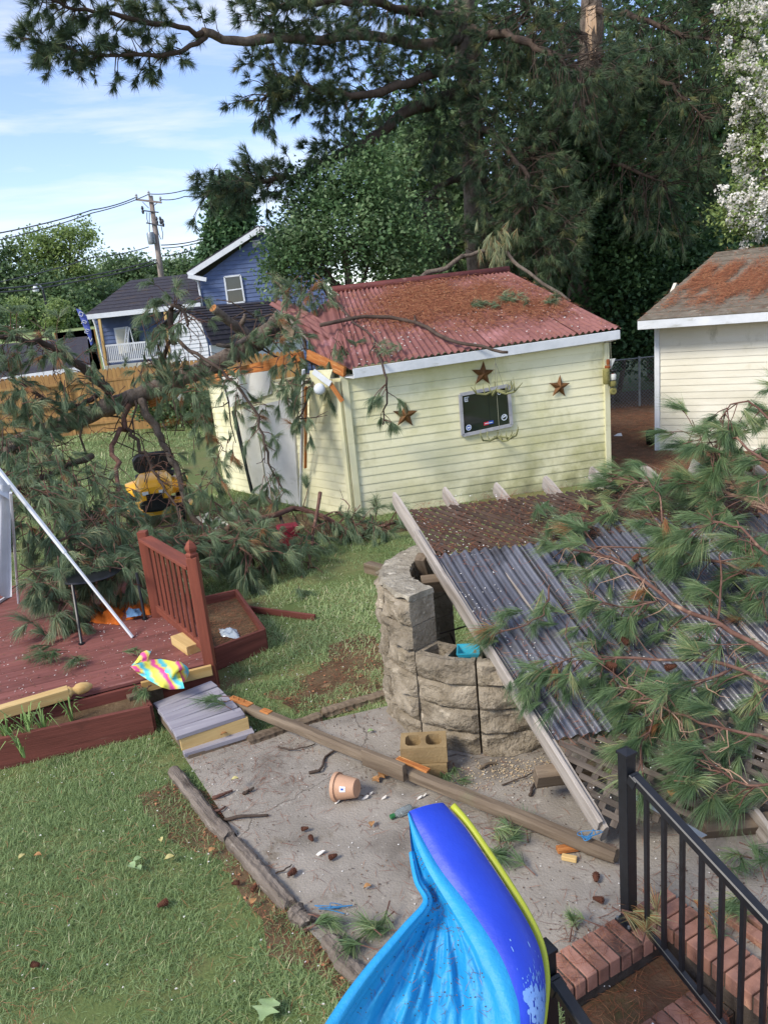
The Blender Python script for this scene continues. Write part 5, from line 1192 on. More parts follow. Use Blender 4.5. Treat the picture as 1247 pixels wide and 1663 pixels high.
# printed splash at the lower end of the dark ring
m_splash = mat('splash_print', '#7fa6dc', '#5f8cd0', 9, rough=.3, spec=.5)
b = MB(); rg = np.random.default_rng(4); RR = np.array([[A(*p) for p in r_] for r_ in spl([[0, 0, 0]] * 4, 4)[:0]]) if False else None
ring_rows = []
for i in range(NS):
    across = Rc[i] - Lc[i]; tdir = nrm(Lc[min(i + 1, NS - 1)] - Lc[max(i - 1, 0)]); out_ = nrm(np.cross(across, tdir)); out_ = out_ if out_ @ (CAM - Lc[i]) > 0 else -out_
    ring_rows.append((Lc[i], across, out_, np.linalg.norm(across)))
def RP(i_f, u, h=.002):
    i0 = int(min(i_f, NS - 2)); f = i_f - i0; P = []
    for i in (i0, i0 + 1):
        L__, ac, ou, ww = ring_rows[i]; P.append(L__ + ac * u + ou * (math.sin(u * math.pi) ** .6 * ww * .22 + h))
    return lerp(P[0], P[1], f)
for k in range(170):
    i_f = NS0 - 5 - abs(rg.normal(0, 1)) * 4.0 - .5; u = rg.uniform(.12, .92)
    if i_f < NS0 - 19 or i_f < 1: continue
    s = rg.uniform(.05, .25) * (1 if i_f < NS0 - 10 else 3.4); L_ = rg.uniform(.15, .8) * (1 if i_f < NS0 - 10 else 2.2); pts = []
    for a in np.linspace(0, 2 * math.pi, 9)[:-1]: pts.append(RP(max(0, min(NS - 1.01, i_f + L_ * math.sin(a) * .6)), min(.97, max(.03, u + .06 * s * math.cos(a)))))
    b.add(pts, [tuple(range(8))])
tag(b.build('splash_print', m_splash, ip), kind='stuff')
# ------------------------------------------------------------------ foliage generators (numpy, joined into one crown or bough each)
def basis(d):
    d = d / np.linalg.norm(d, axis=1, keepdims=True); r = np.where(np.abs(d[:, 2:3]) < .9, A(0, 0, 1), A(1, 0, 0)); u = np.cross(d, r); u /= np.linalg.norm(u, axis=1, keepdims=True); return d, u, np.cross(d, u)
def needle_tufts(P, Dr, L, n, rg, spread=(.15, 1.0), grav=.35, w=.003, seg=2, stem=.35, tv=None):
    """every tuft: n long needles fanning out of the last bit of its twig and bending under their weight"""
    P = np.asarray(P, float); Dr = np.asarray(Dr, float); N = len(P); L = np.broadcast_to(np.asarray(L, float), (N,))
    d, u, v = basis(Dr); idx = np.repeat(np.arange(N), n); k = len(idx); t = rg.random(k)
    spf = rg.uniform(.55, 1.45, N)[idx]; gvf = rg.uniform(.4, 1.7, N)[idx]; th = (spread[0] + (spread[1] - spread[0]) * rg.random(k) ** .8) * spf; th = th * (.55 + .6 * t); ph = rg.uniform(0, 2 * np.pi, k); Ln = L[idx] * rg.uniform(.6, 1.12, k) * (1 - .25 * t)
    base = P[idx] - d[idx] * (stem * L[idx] * t)[:, None]
    dr = d[idx] * np.cos(th)[:, None] + (u[idx] * np.cos(ph)[:, None] + v[idx] * np.sin(ph)[:, None]) * np.sin(th)[:, None]
    dr[:, 2] -= grav * .25 * gvf; dr += rg.normal(0, .06, (k, 3)); dr /= np.linalg.norm(dr, axis=1, keepdims=True)
    d2 = dr.copy(); d2[:, 2] -= grav * gvf * rg.uniform(.5, 1.3, k); d2 /= np.linalg.norm(d2, axis=1, keepdims=True)
    side = np.cross(dr, rg.normal(size=(k, 3))); side /= np.linalg.norm(side, axis=1, keepdims=True); wv = side * (w * rg.uniform(.7, 1.2, k))[:, None]
    tone = (tv[idx] if tv is not None else rg.uniform(.2, .8, N)[idx]) + rg.normal(0, .1, k); tone = np.clip(tone, 0, 1)
    if seg == 1:
        V = np.stack([base - wv, base + wv, base + dr * (Ln * .5)[:, None] + d2 * (Ln * .5)[:, None]], 1); F = np.arange(3 * k).reshape(k, 3); at = np.repeat(tone, 3)
        return V.reshape(-1, 3), F, at
    mid = base + dr * (Ln * .5)[:, None]; tip = mid + d2 * (Ln * .5)[:, None]
    V = np.stack([base - wv * .7, base + wv * .7, mid - wv, mid + wv, tip], 1).reshape(-1, 3); o = np.arange(k)[:, None] * 5
    F = np.concatenate([o + [[0, 1, 3]], o + [[0, 3, 2]], o + [[2, 3, 4]]], 0); return V, F, np.repeat(tone, 5)
def leaf_cloud(C, sig, per, size, rg, flat=.35, tone_c=None):
    """leaves scattered round clump centres C; size = leaf length; each a folded rhombus of two triangles"""
    C = np.asarray(C, float); N = len(C); idx = np.repeat(np.arange(N), per); k = len(idx); sg = np.broadcast_to(np.asarray(sig, float), (N,))
    p = C[idx] + np.clip(rg.normal(size=(k, 3)), -1.9, 1.9) * sg[idx][:, None] * A(1, 1, .8)
    nn = rg.normal(size=(k, 3)); nn[:, 2] = np.abs(nn[:, 2]) + flat; nn[:, 1] -= .25; nn /= np.linalg.norm(nn, axis=1, keepdims=True)
    a = np.cross(nn, rg.normal(size=(k, 3))); a /= np.linalg.norm(a, axis=1, keepdims=True); b_ = np.cross(nn, a); s = size * rg.uniform(.6, 1.25, k)
    V = np.stack([p - a * (s * .5)[:, None], p + b_ * (s * .30)[:, None] + nn * (s * .06)[:, None], p + a * (s * .5)[:, None], p - b_ * (s * .30)[:, None] + nn * (s * .06)[:, None]], 1).reshape(-1, 3)
    o = np.arange(k)[:, None] * 4; F = np.concatenate([o + [[0, 1, 2]], o + [[0, 2, 3]]], 0)
    tone = (tone_c if tone_c is not None else rg.uniform(.25, .75, N))[idx] + rg.normal(0, .13, k); return V, F, np.repeat(np.clip(tone, 0, 1), 4)
def join(parts):
    Vs, Fs, As = [], [], []; o = 0
    for V, F, a in parts: Vs.append(V); Fs.append(F + o); As.append(a); o += len(V)
    return np.concatenate(Vs), np.concatenate(Fs), np.concatenate(As)
def poly3(P, n):
    P = [A(*p) for p in P]; return spl(P, n)
m_needle = leafmat('pine_needles', [(0, '#55684c'), (.4, '#728666'), (.75, '#8f9f7b'), (.93, '#b5b285'), (1, '#a87a55')], trans=.35, rough=.45)
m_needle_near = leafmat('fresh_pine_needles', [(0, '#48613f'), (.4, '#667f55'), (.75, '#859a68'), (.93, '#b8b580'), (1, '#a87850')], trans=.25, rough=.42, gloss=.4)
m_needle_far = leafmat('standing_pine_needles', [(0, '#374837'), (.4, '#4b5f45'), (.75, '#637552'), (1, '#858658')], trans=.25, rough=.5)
m_leaf_dark = leafmat('dark_tree_leaves', [(0, '#334c37'), (.45, '#486641'), (.8, '#5e7e50'), (1, '#7d9b5c')], trans=.3)
m_leaf_mid = leafmat('mid_tree_leaves', [(0, '#465c40'), (.45, '#5d754c'), (.8, '#788e5e'), (1, '#94a672')], trans=.35)
m_leaf_pear = leafmat('pear_tree_leaves', [(0, '#43603f'), (.45, '#5f7b4e'), (.8, '#82986e'), (1, '#9fae88')], trans=.3, rough=.55, gloss=.2)
m_leaf_light = leafmat('light_tree_leaves', [(0, '#5a7042'), (.5, '#829758'), (1, '#a9b873')], trans=.4)
m_flower = leafmat('white_flowers', [(0, '#d9d4cc'), (.5, '#ece8e0'), (1, '#f4f1ea')], trans=.3, rough=.7)
m_straw = leafmat('dry_pine_straw', [(0, '#5d3828'), (.5, '#95593f'), (1, '#bd8a62')], trans=.05, rough=.8)
m_grassb = leafmat('grass_blades', [(0, '#6c8250'), (.4, '#8ea46c'), (.75, '#afc288'), (.9, '#c9d09c'), (.96, '#c7ae84'), (1, '#e0d6ae')], trans=.35, rough=.6)

class Bough:
    """one tree or torn branch: limbs as parts, twigs joined, needles joined"""
    def __init__(s, name, label, cat, loc, group=None, seed=1): s.t = thing(name, label, cat, loc, group); s.rg = np.random.default_rng(seed); s.P = []; s.Dv = []; s.tv = []; s.tw = MB(); s.Ls = []; s.flat = None
    def limb(s, pts, r, m, name='branch', n=16, sides=8, rough=.0):
        Q = poly3(pts, n)
        if rough: Q[1:-1] += s.rg.normal(0, rough, (n - 2, 3))
        mb = MB().tube(Q, np.linspace(r[0], r[1], n) * (1 + s.rg.normal(0, .05, n)), sides)
        if sides >= 10:
            V = np.array(mb.v).reshape(n, sides, 3); V = Q[:, None, :] + (V - Q[:, None, :]) * (1 + s.rg.normal(0, .045, (n, sides, 1))); mb.v = [tuple(p) for p in V.reshape(-1, 3)]
        mb.build(name, m, s.t, smooth=True); return Q
    def spray(s, Q, n, L, r0=.006, t0=.25, up=.0, droop=.35, tufts=3, out=None, tlen=.22, fwd=.8):
        """side twigs along the polyline Q, each carrying a few tufts"""
        rg = s.rg; k = len(Q)
        for i in range(n):
            t = t0 + (1 - t0) * rg.random() ** .8; x = t * (k - 1); j = min(int(x), k - 2); p = Q[j] + (Q[j + 1] - Q[j]) * (x - j); tg = nrm(Q[min(j + 1, k - 1)] - Q[max(j - 1, 0)])
            rd = rg.normal(size=3); rd -= tg * (rd @ tg); d = nrm(tg * fwd * rg.uniform(.3, 1.2) + nrm(rd) * .9 + A(0, 0, up) + (out if out is not None else 0)); l = L * rg.uniform(.5, 1.15)
            p1 = p + d * l * .5; d1 = nrm(d + A(0, 0, -droop * .5) + rg.normal(0, .15, 3)); p2 = p1 + d1 * l * .3; d2 = nrm(d1 + A(0, 0, -droop) + rg.normal(0, .15, 3)); p3 = p2 + d2 * l * .25
            s.tw.tube([p, p1, p2, p3], [r0 * 1.3, r0, r0 * .8, r0 * .6], 4, cap=False); s.tuft(p3, d2, tlen)
            for _ in range(tufts - 1):
                f = rg.uniform(.35, .95); q = p1 + (p3 - p1) * f; e = nrm(d1 + rg.normal(0, .6, 3) + A(0, 0, -droop * .4)); q2 = q + e * l * .22; s.tw.tube([q, q2], [r0 * .7, r0 * .5], 3, cap=False); s.tuft(q2, e, tlen)
    def tuft(s, p, d, L=.22, tone=None):
        if s.flat is not None: d = nrm(d - s.flat * (d @ s.flat) * .8 + A(-.28, -.12, 0))
        s.P.append(p); s.Dv.append(d); s.Ls.append(L * s.rg.uniform(.8, 1.15)); s.tv.append((s.rg.uniform(.1, .8) if s.rg.random() > .035 else 1.15) if tone is None else tone)
    def clear(s, x0, x1, y0, y1, near):
        P = np.array(s.P); v = P - CAM; dpt = v @ FWD; X = 623.5 + FPX * (v @ RGT) / dpt; Y = 831.5 - FPX * (v @ UPV) / dpt; k = ~((X > x0) & (X < x1) & (Y > y0) & (Y < y1) & (P[:, 1] < near))
        s.P = [p for p, q in zip(s.P, k) if q]; s.Dv = [p for p, q in zip(s.Dv, k) if q]; s.Ls = [p for p, q in zip(s.Ls, k) if q]; s.tv = [p for p, q in zip(s.tv, k) if q]
    def finish(s, mt, mn, n=40, seg=2, w=.003, spread=(.15, 1.0), grav=.35):
        if s.tw.v: tag(s.tw.build('twigs', mt, s.t), kind='stuff')
        if s.P: V, F, a = needle_tufts(s.P, s.Dv, np.array(s.Ls), n, s.rg, spread, grav, w, seg, tv=np.array(s.tv)); tag(soup('needles', V, F, mn, s.t, a), kind='stuff')
        return s.t

# ------------------------------------------------------------------ the fallen pine across the shed
fpn = Bough('fallen_pine', 'fallen pine tree lying across the lawn onto the cream shed', 'tree', G(150, 860), seed=11)
DP = lambda *pts: [D(*p) for p in pts]
TRK = DP((470, 505, 15.4), (430, 545, 14.8), (390, 570, 14.3), (330, 600, 13.8), (222, 643, 13.2), (140, 676, 12.6), (70, 702, 12.2), (0, 735, 11.8), (-60, 770, 11.4))
Q = fpn.limb(TRK, (.18, .11), m_bark, 'trunk', 90, 22, .006)
TR_Q = Q
fpn.limb(DP((408, 552, 14.2), (390, 535, 14.0), (372, 522, 13.8), (346, 500, 13.5)), (.11, .07), m_bark, 'broken_limb', 10, 9)
MB().lathe([(0, .012), (.072, .0)], D(346, 500, 13.5), nrm(D(346, 500, 13.5) - D(360, 512, 13.65)), 12).build('split_end', m_split_wood, fpn.t)
fpn.limb(DP((388, 533, 14.0), (396, 520, 13.9), (399, 510, 13.9)), (.06, .03), m_bark, 'broken_limb', 6, 7)
fpn.limb(DP((420, 556, 14.0), (404, 548, 13.5), (380, 562, 13.2), (352, 560, 13.0)), (.06, .03), m_bark, 'branch', 8, 7)
lim = {}
def L(nm, pts, r, m=m_barkd, n=16, rough=.015): lim[nm] = fpn.limb(DP(*pts), r, m, 'branch', n, 7, rough); return lim[nm]
L('a', [(202, 640, 13.1), (204, 688, 12.6), (184, 718, 12.0), (189, 772, 11.0), (184, 824, 10.0), (155, 872, 9.0), (118, 905, 8.3)], (.05, .014), m_barkr, 26, .03)
L('b', [(230, 652, 13.1), (252, 696, 12.8), (286, 756, 12.4), (300, 815, 12.0)], (.075, .04), m_bark, 20, .02)
L('c', [(206, 697, 12.5), (235, 737, 12.2), (262, 785, 11.6), (300, 850, 10.6)], (.035, .012), m_barkd, 20, .03)
L('d', [(92, 690, 12.3), (78, 732, 11.8), (112, 772, 11.2), (128, 800, 10.6), (150, 850, 9.6)], (.055, .015), m_bark, 22, .035)
L('e', [(180, 640, 12.9), (125, 592, 12.6), (85, 566, 12.2), (30, 552, 11.8), (-20, 545, 11.4)], (.08, .03))
L('f', [(262, 590, 13.0), (281, 552, 12.6), (312, 572, 12.2), (350, 596, 11.9), (388, 628, 11.7), (414, 672, 11.5), (430, 715, 11.4), (440, 760, 11.3), (462, 800, 11.2)], (.035, .012), n=26)
L('g', [(284, 560, 12.6), (276, 520, 12.5), (282, 498, 12.5), (300, 506, 12.4), (304, 530, 12.3)], (.05, .02))
L('h', [(330, 872, 10.4), (392, 850, 10.6), (484, 828, 11.2), (542, 848, 11.1), (580, 864, 11.0), (645, 848, 11.2)], (.05, .02), m_barkr, 20)
L('i', [(520, 800, 11.3), (508, 870, 10.5), (498, 930, 9.7), (480, 978, 9.1)], (.03, .012), m_barkr)
L('j', [(150, 740, 11.4), (80, 770, 10.6), (20, 800, 9.8), (-30, 830, 9.2)], (.05, .02))
L('k', [(70, 702, 12.2), (30, 720, 11.2), (-10, 760, 10.4)], (.09, .04), m_bark)
L('l', [(184, 824, 10.0), (230, 850, 9.6), (290, 880, 9.2), (370, 880, 9.4), (410, 905, 9.2)], (.03, .012), m_barkr)
L('m', [(160, 640, 13), (120, 660, 12.2), (60, 640, 11.8), (10, 600, 11.4)], (.05, .015))
L('n', [(490, 540, 14.0), (500, 575, 13.2), (515, 600, 12.5), (502, 640, 12.2), (480, 690, 12.0)], (.03, .01))
L('o', [(560, 500, 14.2), (600, 545, 13.3), (622, 600, 11.6), (628, 640, 11.55), (622, 690, 11.5)], (.028, .01))
L('p', [(300, 815, 12.0), (322, 850, 11.4), (352, 880, 10.6), (362, 910, 10.0)], (.05, .02))
L('q', [(150, 872, 9.0), (210, 900, 8.6), (240, 930, 8.2)], (.02, .01), m_barkr)
L('r', [(205, 905, 8.9), (150, 930, 8.3), (110, 960, 7.9), (90, 1000, 7.5)], (.025, .012), m_barkr)
L('s', [(430, 800, 11.6), (460, 850, 10.9), (440, 900, 10.1), (410, 940, 9.5)], (.03, .012), m_barkd)
spec = {'a': (22, .45), 'b': (4, .4), 'c': (9, .4), 'd': (14, .5), 'e': (24, .5), 'f': (4, .3), 'g': (18, .45), 'h': (28, .45), 'i': (16, .4), 'j': (22, .5), 'k': (18, .55), 'l': (40, .45), 'm': (18, .5), 'n': (18, .4), 'o': (7, .3), 'p': (14, .45), 'q': (22, .4), 'r': (24, .35), 's': (24, .45)}
for k_, (n_, l_) in spec.items():
    fpn.spray(lim[k_], n_, l_, r0=.006, t0=.3 if k_ not in 'fo' else .55, droop=.55, tufts=3, tlen=.25)
def deadwood(bo, Q, n, L_, r0, m, seed):
    rg = np.random.default_rng(seed); b = MB(); k = len(Q)
    for i in range(n):
        j = rg.integers(1, k - 1); p = Q[j]; tg = nrm(Q[j] - Q[j - 1]); d = nrm(rg.normal(size=3) + tg * .4 + A(0, 0, -.3)); l = L_ * rg.uniform(.4, 1.2); pts = [p]
        for s_ in range(4): d = nrm(d + rg.normal(0, .35, 3) + A(0, 0, -.12)); pts.append(pts[-1] + d * l / 4)
        b.tube(pts, [r0, r0 * .35], 5, cap=False)
        e = nrm(d + rg.normal(0, .8, 3)); b.tube([pts[2], pts[2] + e * l * .2, pts[2] + nrm(e + rg.normal(0, .4, 3)) * l * .4], [r0 * .6, r0 * .25], 4, cap=False)
    tag(b.build('dead_twigs', m, bo.t), kind='stuff')
for k_, n_, l_ in (('a', 10, .8), ('b', 6, .9), ('c', 6, .7), ('d', 8, .8), ('e', 10, .8), ('f', 8, .5), ('g', 8, .6), ('h', 14, .7), ('i', 8, .5), ('j', 8, .8), ('k', 6, .9), ('l', 10, .6), ('p', 8, .6), ('n', 8, .6)): deadwood(fpn, lim[k_], n_, l_, .012, m_barkr if k_ in 'hil' else m_barkd, ord(k_))
deadwood(fpn, TR_Q, 34, 1.3, .022, m_barkd, 5)
def cluster(bo, px, py, y, rx, rz, n, dirb=(0, 0, -.6), L=.25, ry=.4, l=.3, tone=None):
    """free-hanging brooms of a bough whose twig starts inside the mass"""
    c = D(px, py, y); rg = bo.rg
    for _ in range(n):
        o_ = np.clip(rg.normal(size=3), -1.5, 1.5) * A(rx, ry, rz) * .6; p = c + o_; d = nrm(A(*dirb) + nrm(o_ + 1e-6) * .8 + rg.normal(0, .45, 3)); p0 = p - d * l * rg.uniform(.5, 1.2) + A(0, 0, .08)
        bo.tw.tube([p0, lerp(p0, p, .5) + A(0, 0, .03), p], [.007, .005, .004], 4, cap=False); bo.tuft(p, d, L, tone)
        e = nrm(d + rg.normal(0, .6, 3)); bo.tuft(lerp(p0, p, .5) + e * .08, e, L, tone)
for a in [(240, 610, 12.4, .3, .3, 12), (300, 600, 12.9, .4, .25, 16), (150, 650, 12.0, .5, .25, 16), (70, 680, 11.6, .6, .3, 22), (20, 720, 11.0, .5, .35, 20), (110, 760, 10.6, .5, .3, 16), (40, 800, 9.6, .5, .25, 18), (150, 810, 9.8, .4, .25, 14), (345, 800, 11.2, .35, .25, 12), (320, 640, 12.6, .25, .4, 14), (400, 560, 13.4, .3, .2, 10), (60, 590, 11.6, .8, .3, 26), (20, 660, 11.3, .6, .45, 20), (262, 540, 12.6, .3, .5, 24), (275, 625, 12.6, .3, .45, 14), (335, 690, 12.3, .25, .6, 18), (362, 750, 12.0, .3, .4, 14), (470, 590, 12.9, .45, .45, 28), (450, 540, 13.6, .4, .3, 16), (505, 488, 14.4, .5, .25, 26), (455, 480, 14.6, .2, .35, 10), (560, 580, 12.4, .3, .25, 12),
          (70, 830, 8.8, .5, .3, 26), (120, 880, 8.3, .55, .28, 34), (190, 860, 9.2, .5, .28, 28), (230, 905, 8.7, .4, .28, 26), (330, 870, 9.8, .55, .25, 30), (420, 885, 9.6, .5, .28, 28), (300, 930, 8.6, .25, .22, 8), (480, 890, 9.9, .45, .22, 20), (560, 880, 10.8, .5, .15, 22), (600, 868, 11.0, .35, .12, 10), (85, 970, 7.7, .25, .32, 20), (30, 760, 10.4, .5, .25, 14), (30, 880, 8.3, .3, .4, 14), (390, 840, 10.8, .45, .25, 16), (440, 800, 11.2, .25, .3, 8), (385, 650, 11.8, .25, .5, 14), (430, 700, 11.6, .25, .4, 9), (470, 640, 12.0, .25, .35, 12), (185, 935, 8.0, .4, .2, 30), (150, 925, 8.1, .3, .2, 16)]:
    cluster(fpn, *a)
for k_ in 'acdejklmp': deadwood(fpn, lim[k_], 16, .75, .007, m_barkr, 100 + ord(k_))
fpn.clear(222, 292, 736, 822, 12.6); fpn.clear(300, 342, 500, 580, 13.2); fpn.finish(m_barkr, m_needle, n=60, seg=2, w=.0026, spread=(.08, .55), grav=.75)

# torn branch pieces lying on the shed roof
rb = Bough('roof_branch', 'bare broken branch lying across the red shed roof', 'branch', D(680, 540, 13.6), seed=5)
def on_roof(px, py, h=.05):
    nn = nrm(np.cross(ER - EL, RLf - EL)); nn = nn if nn[2] > 0 else -nn; d = ray(px, py); t = (EL + nn * h - CAM) @ nn / (d @ nn); return CAM + d * t
rb.limb([on_roof(px, py, .09) for px, py in ((520, 528), (600, 514), (672, 522), (730, 552), (780, 562), (824, 572))], (.035, .022), m_barkd, 'branch', 18, 7, .01)
rb.limb([on_roof(px, py, .07) for px, py in ((540, 484), (572, 520), (608, 548), (600, 575))], (.022, .01), m_barkd, 'branch', 12, 6, .01)
rb.limb([on_roof(px, py, .1) for px, py in ((674, 523), (673, 512))], (.02, .01), m_barkd, 'spur', 3, 6)
for px, py in ((775, 492), (792, 492), (825, 482), (840, 485), (850, 478), (640, 560), (620, 570), (890, 488), (905, 480)):
    for _ in range(3): rb.tuft(on_roof(px + rb.rg.normal(0, 8), py + rb.rg.normal(0, 3), .12), nrm(A(rb.rg.normal(), rb.rg.normal(), .35)), .24)
rb.finish(m_barkd, m_needle, n=40, seg=2, w=.0035, spread=(.15, .9), grav=.5)
rr = Bough('ridge_branch', 'grey broken branch hanging behind the red roof ridge', 'branch', D(780, 430, 15.8), seed=6)
rr.limb(DP((670, 450, 15.6), (715, 438, 15.7), (760, 414, 15.8), (815, 408, 15.9), (850, 440, 15.7), (925, 490, 15.3)), (.05, .03), m_bark, 'branch', 18, 7, .02)
for _ in range(26): rr.tuft(D(805 + rr.rg.normal(0, 14), 400 + rr.rg.normal(0, 22), 15.8), nrm(A(rr.rg.normal(0, .4), rr.rg.normal(0, .3), -1)), .3, .85)
rr.finish(m_barkd, m_needle, n=40, seg=2, w=.004, spread=(.1, .6), grav=.6)

# ------------------------------------------------------------------ the torn pine bough lying on the pergola
m_tan = mat('tan_dead_twig', '#b0907a', '#8d6f5c', 9, rough=.9)
def PL(px, py, h): d = ray(px, py); t = (PN + pn * h - CAM) @ pn / (d @ pn); return CAM + d * t
gb = Bough('pine_bough', 'torn pine bough with red-brown limbs lying on the collapsed pergola', 'branch', PP(2.2, 1.5), seed=21)
rl_ = {}; gb.flat = pn
def RLb(nm, pts, r, n=16): rl_[nm] = gb.limb([PL(p[0], p[1], p[2] + .07) for p in pts], (r[0] * .8, r[1] * .75), m_barkr, 'branch', n, 8, .009); return rl_[nm]
RLb(1, [(1300, 1085, .25), (1247, 1060, .24), (1161, 1013, .22), (1088, 979, .2), (1019, 921, .16), (980, 902, .12), (930, 892, .1), (893, 879, .06)], (.026, .008), 22)
RLb(2, [(1290, 960, .3), (1234, 936, .28), (1146, 906, .22), (1057, 890, .18), (965, 888, .12)], (.02, .007))
RLb(3, [(1300, 860, .5), (1247, 829, .45), (1188, 802, .4), (1126, 782, .32), (1061, 782, .22), (1023, 786, .15)], (.03, .009))
RLb(4, [(1300, 1130, .22), (1247, 1108, .2), (1196, 1083, .18), (1127, 1071, .15), (1011, 1073, .12), (946, 1064, .1), (912, 1075, .08)], (.022, .006), 20)
RLb(5, [(1247, 1200, .2), (1184, 1183, .18), (1100, 1160, .15), (1045, 1130, .14), (1011, 1106, .12)], (.014, .006))
RLb(6, [(1165, 1006, .22), (1169, 910, .3), (1153, 879, .35)], (.01, .005), 10)
RLb(7, [(893, 950, .14), (884, 994, .1), (849, 1017, .08), (784, 1037, .05)], (.009, .006), 12)
RLb(8, [(1203, 798, .42), (1142, 725, .45), (1123, 682, .4)], (.015, .005), 10)
RLb(9, [(1142, 894, .25), (1080, 860, .3), (1011, 844, .32)], (.009, .005), 10)
RLb(10, [(1076, 886, .2), (1073, 813, .35), (1057, 790, .4)], (.01, .006), 10)
RLb(11, [(1247, 900, .6), (1200, 860, .55), (1160, 850, .5), (1100, 870, .35)], (.014, .005), 10)
RLb(12, [(1280, 760, .7), (1230, 740, .68), (1180, 710, .6), (1150, 735, .55)], (.016, .006), 10)
RLb(13, [(1260, 690, .75), (1215, 655, .75), (1185, 660, .7), (1170, 690, .65)], (.012, .005), 10)
RLb(14, [(1180, 1090, .18), (1110, 1120, .15), (1060, 1160, .12), (1040, 1220, .08)], (.012, .005), 12)
RLb(15, [(1070, 975, .2), (1000, 985, .16), (950, 975, .12)], (.008, .004), 10)
RLb(16, [(1280, 1280, .2), (1200, 1270, .15), (1130, 1240, .12)], (.012, .005), 10)
for k_, (n_, l_) in {1: (19, .26), 2: (17, .26), 3: (26, .3), 4: (17, .26), 5: (15, .24), 6: (6, .2), 7: (3, .15), 8: (11, .26), 9: (5, .2), 10: (4, .2), 11: (22, .28), 12: (20, .28), 13: (14, .28), 14: (18, .22), 15: (9, .2), 16: (12, .22)}.items():
    gb.spray(rl_[k_], n_, l_, r0=.0042, t0=.03, up=-.5, droop=.3, tufts=3, tlen=.225, fwd=1.1)
def brooms(pts, n, h=.1, d=None, s=14):
    for px, py in pts:
        for _ in range(n):
            p = PL(px + gb.rg.normal(0, s), py + gb.rg.normal(0, s), h + gb.rg.uniform(-.03, .06)); gb.tuft(p, nrm((A(*d) if d else A(0, 0, 0)) + gb.rg.normal(0, .5, 3) + A(0, -.3, .1)), .2)
brooms([(860, 1120), (900, 1090), (880, 1100), (940, 1110), (860, 1140)], 4, .1, (-.6, -.5, -.3))
brooms([(890, 830), (900, 850), (960, 815), (985, 820), (925, 870), (880, 862), (935, 845)], 3, .12)
brooms([(850, 1010), (820, 1005), (880, 985), (930, 1020), (960, 1040), (985, 1000)], 3, .1, (-.5, 0, 0))
brooms([(1060, 1200), (1090, 1180), (1100, 1230), (1150, 1200), (1180, 1180), (1200, 1220), (1130, 1150), (1075, 1110), (1020, 1130), (1050, 1090)], 3, .06)
brooms([(1150, 960), (1200, 980), (1220, 1030), (1180, 1050), (1120, 1020), (1100, 930), (1210, 930), (1230, 880), (1150, 830), (1200, 770), (1230, 720), (1100, 800), (1040, 940), (1060, 1010), (1230, 1150), (1230, 1090)], 3, .05, None, 20)
brooms([(1240, 650), (1225, 660), (1210, 690), (1235, 690)], 4, .72, (0, 0, -.3))
[deadwood(gb, rl_[k_], n_, l_, .0045, m_, k_) for k_, n_, l_, m_ in ((1, 15, .38, m_tan), (2, 12, .32, m_barkr), (3, 14, .4, m_tan), (4, 14, .34, m_barkr), (5, 9, .28, m_tan), (15, 6, .2, m_barkr), (16, 6, .25, m_tan), (12, 7, .3, m_barkr), (8, 5, .3, m_tan), (11, 6, .3, m_barkr), (14, 5, .25, m_tan))]
gbt = gb.finish(m_barkr, m_needle_near, n=84, seg=2, w=.0012, spread=(.03, .5), grav=.25)
# pine cones on the bough
m_cone = mat('pine_cone', '#6a4433', '#4d2f24', 14, rough=.85, stains=[('#8d6a52', 16, .6, .72, W1)])
def cone_mesh(L_=.085, r=.024):
    b = MB(); rg = random.Random(4); n = 12
    b.lathe([(.004, 0), (r * .8, L_ * .15), (r * .85, L_ * .45), (r * .55, L_ * .8), (.003, L_)], n=10)
    for k in range(9):
        h = L_ * (.08 + .1 * k); rr_ = r * (1.12 - .085 * k) if k > 1 else r * (.9 + .1 * k)
        for j in range(8):
            a = j * math.pi / 4 + k * .4; c = A(math.cos(a) * rr_, math.sin(a) * rr_, h); o_ = A(math.cos(a), math.sin(a), .35); t = A(-math.sin(a), math.cos(a), 0)
            b.add([c - o_ * .009 - t * .007, c - o_ * .009 + t * .007, c + o_ * .005 + t * .004, c + o_ * .005 - t * .004, c - o_ * .002 + A(0, 0, .007)], [(0, 1, 2, 3), (0, 4, 1), (1, 4, 2), (2, 4, 3), (3, 4, 0)])
    o = b.build('pine_cone', m_cone); me = o.data; bpy.data.objects.remove(o); return me
CONE = cone_mesh()
def put_cone(p, d, parent=None, s=1.0):
    o = bpy.data.objects.new('pine_cone', CONE); COL.objects.link(o); M = Vector(nrm(d)).to_track_quat('Z', 'Y').to_matrix().to_4x4(); M.translation = Vector([float(c) for c in p]); return place(o, M @ Matrix.Scale(s, 4), parent)
for px, py, h in ((1108, 770, .36), (1094, 776, .33), (985, 1080, .14), (1000, 1088, .12), (1078, 1085, .14), (1030, 910, .2), (1046, 912, .18), (1020, 1045, .15), (1222, 762, .5)):
    put_cone(PL(px, py, h), A(RND.normal(), RND.normal(), .2), gbt)

# ------------------------------------------------------------------ standing trees
def trunk(t, pts, r, m=m_bark, n=14, name='trunk', sides=10): return MB().tube(poly3(pts, n), np.linspace(r[0], r[1], n), sides).build(name, m, t, smooth=True)
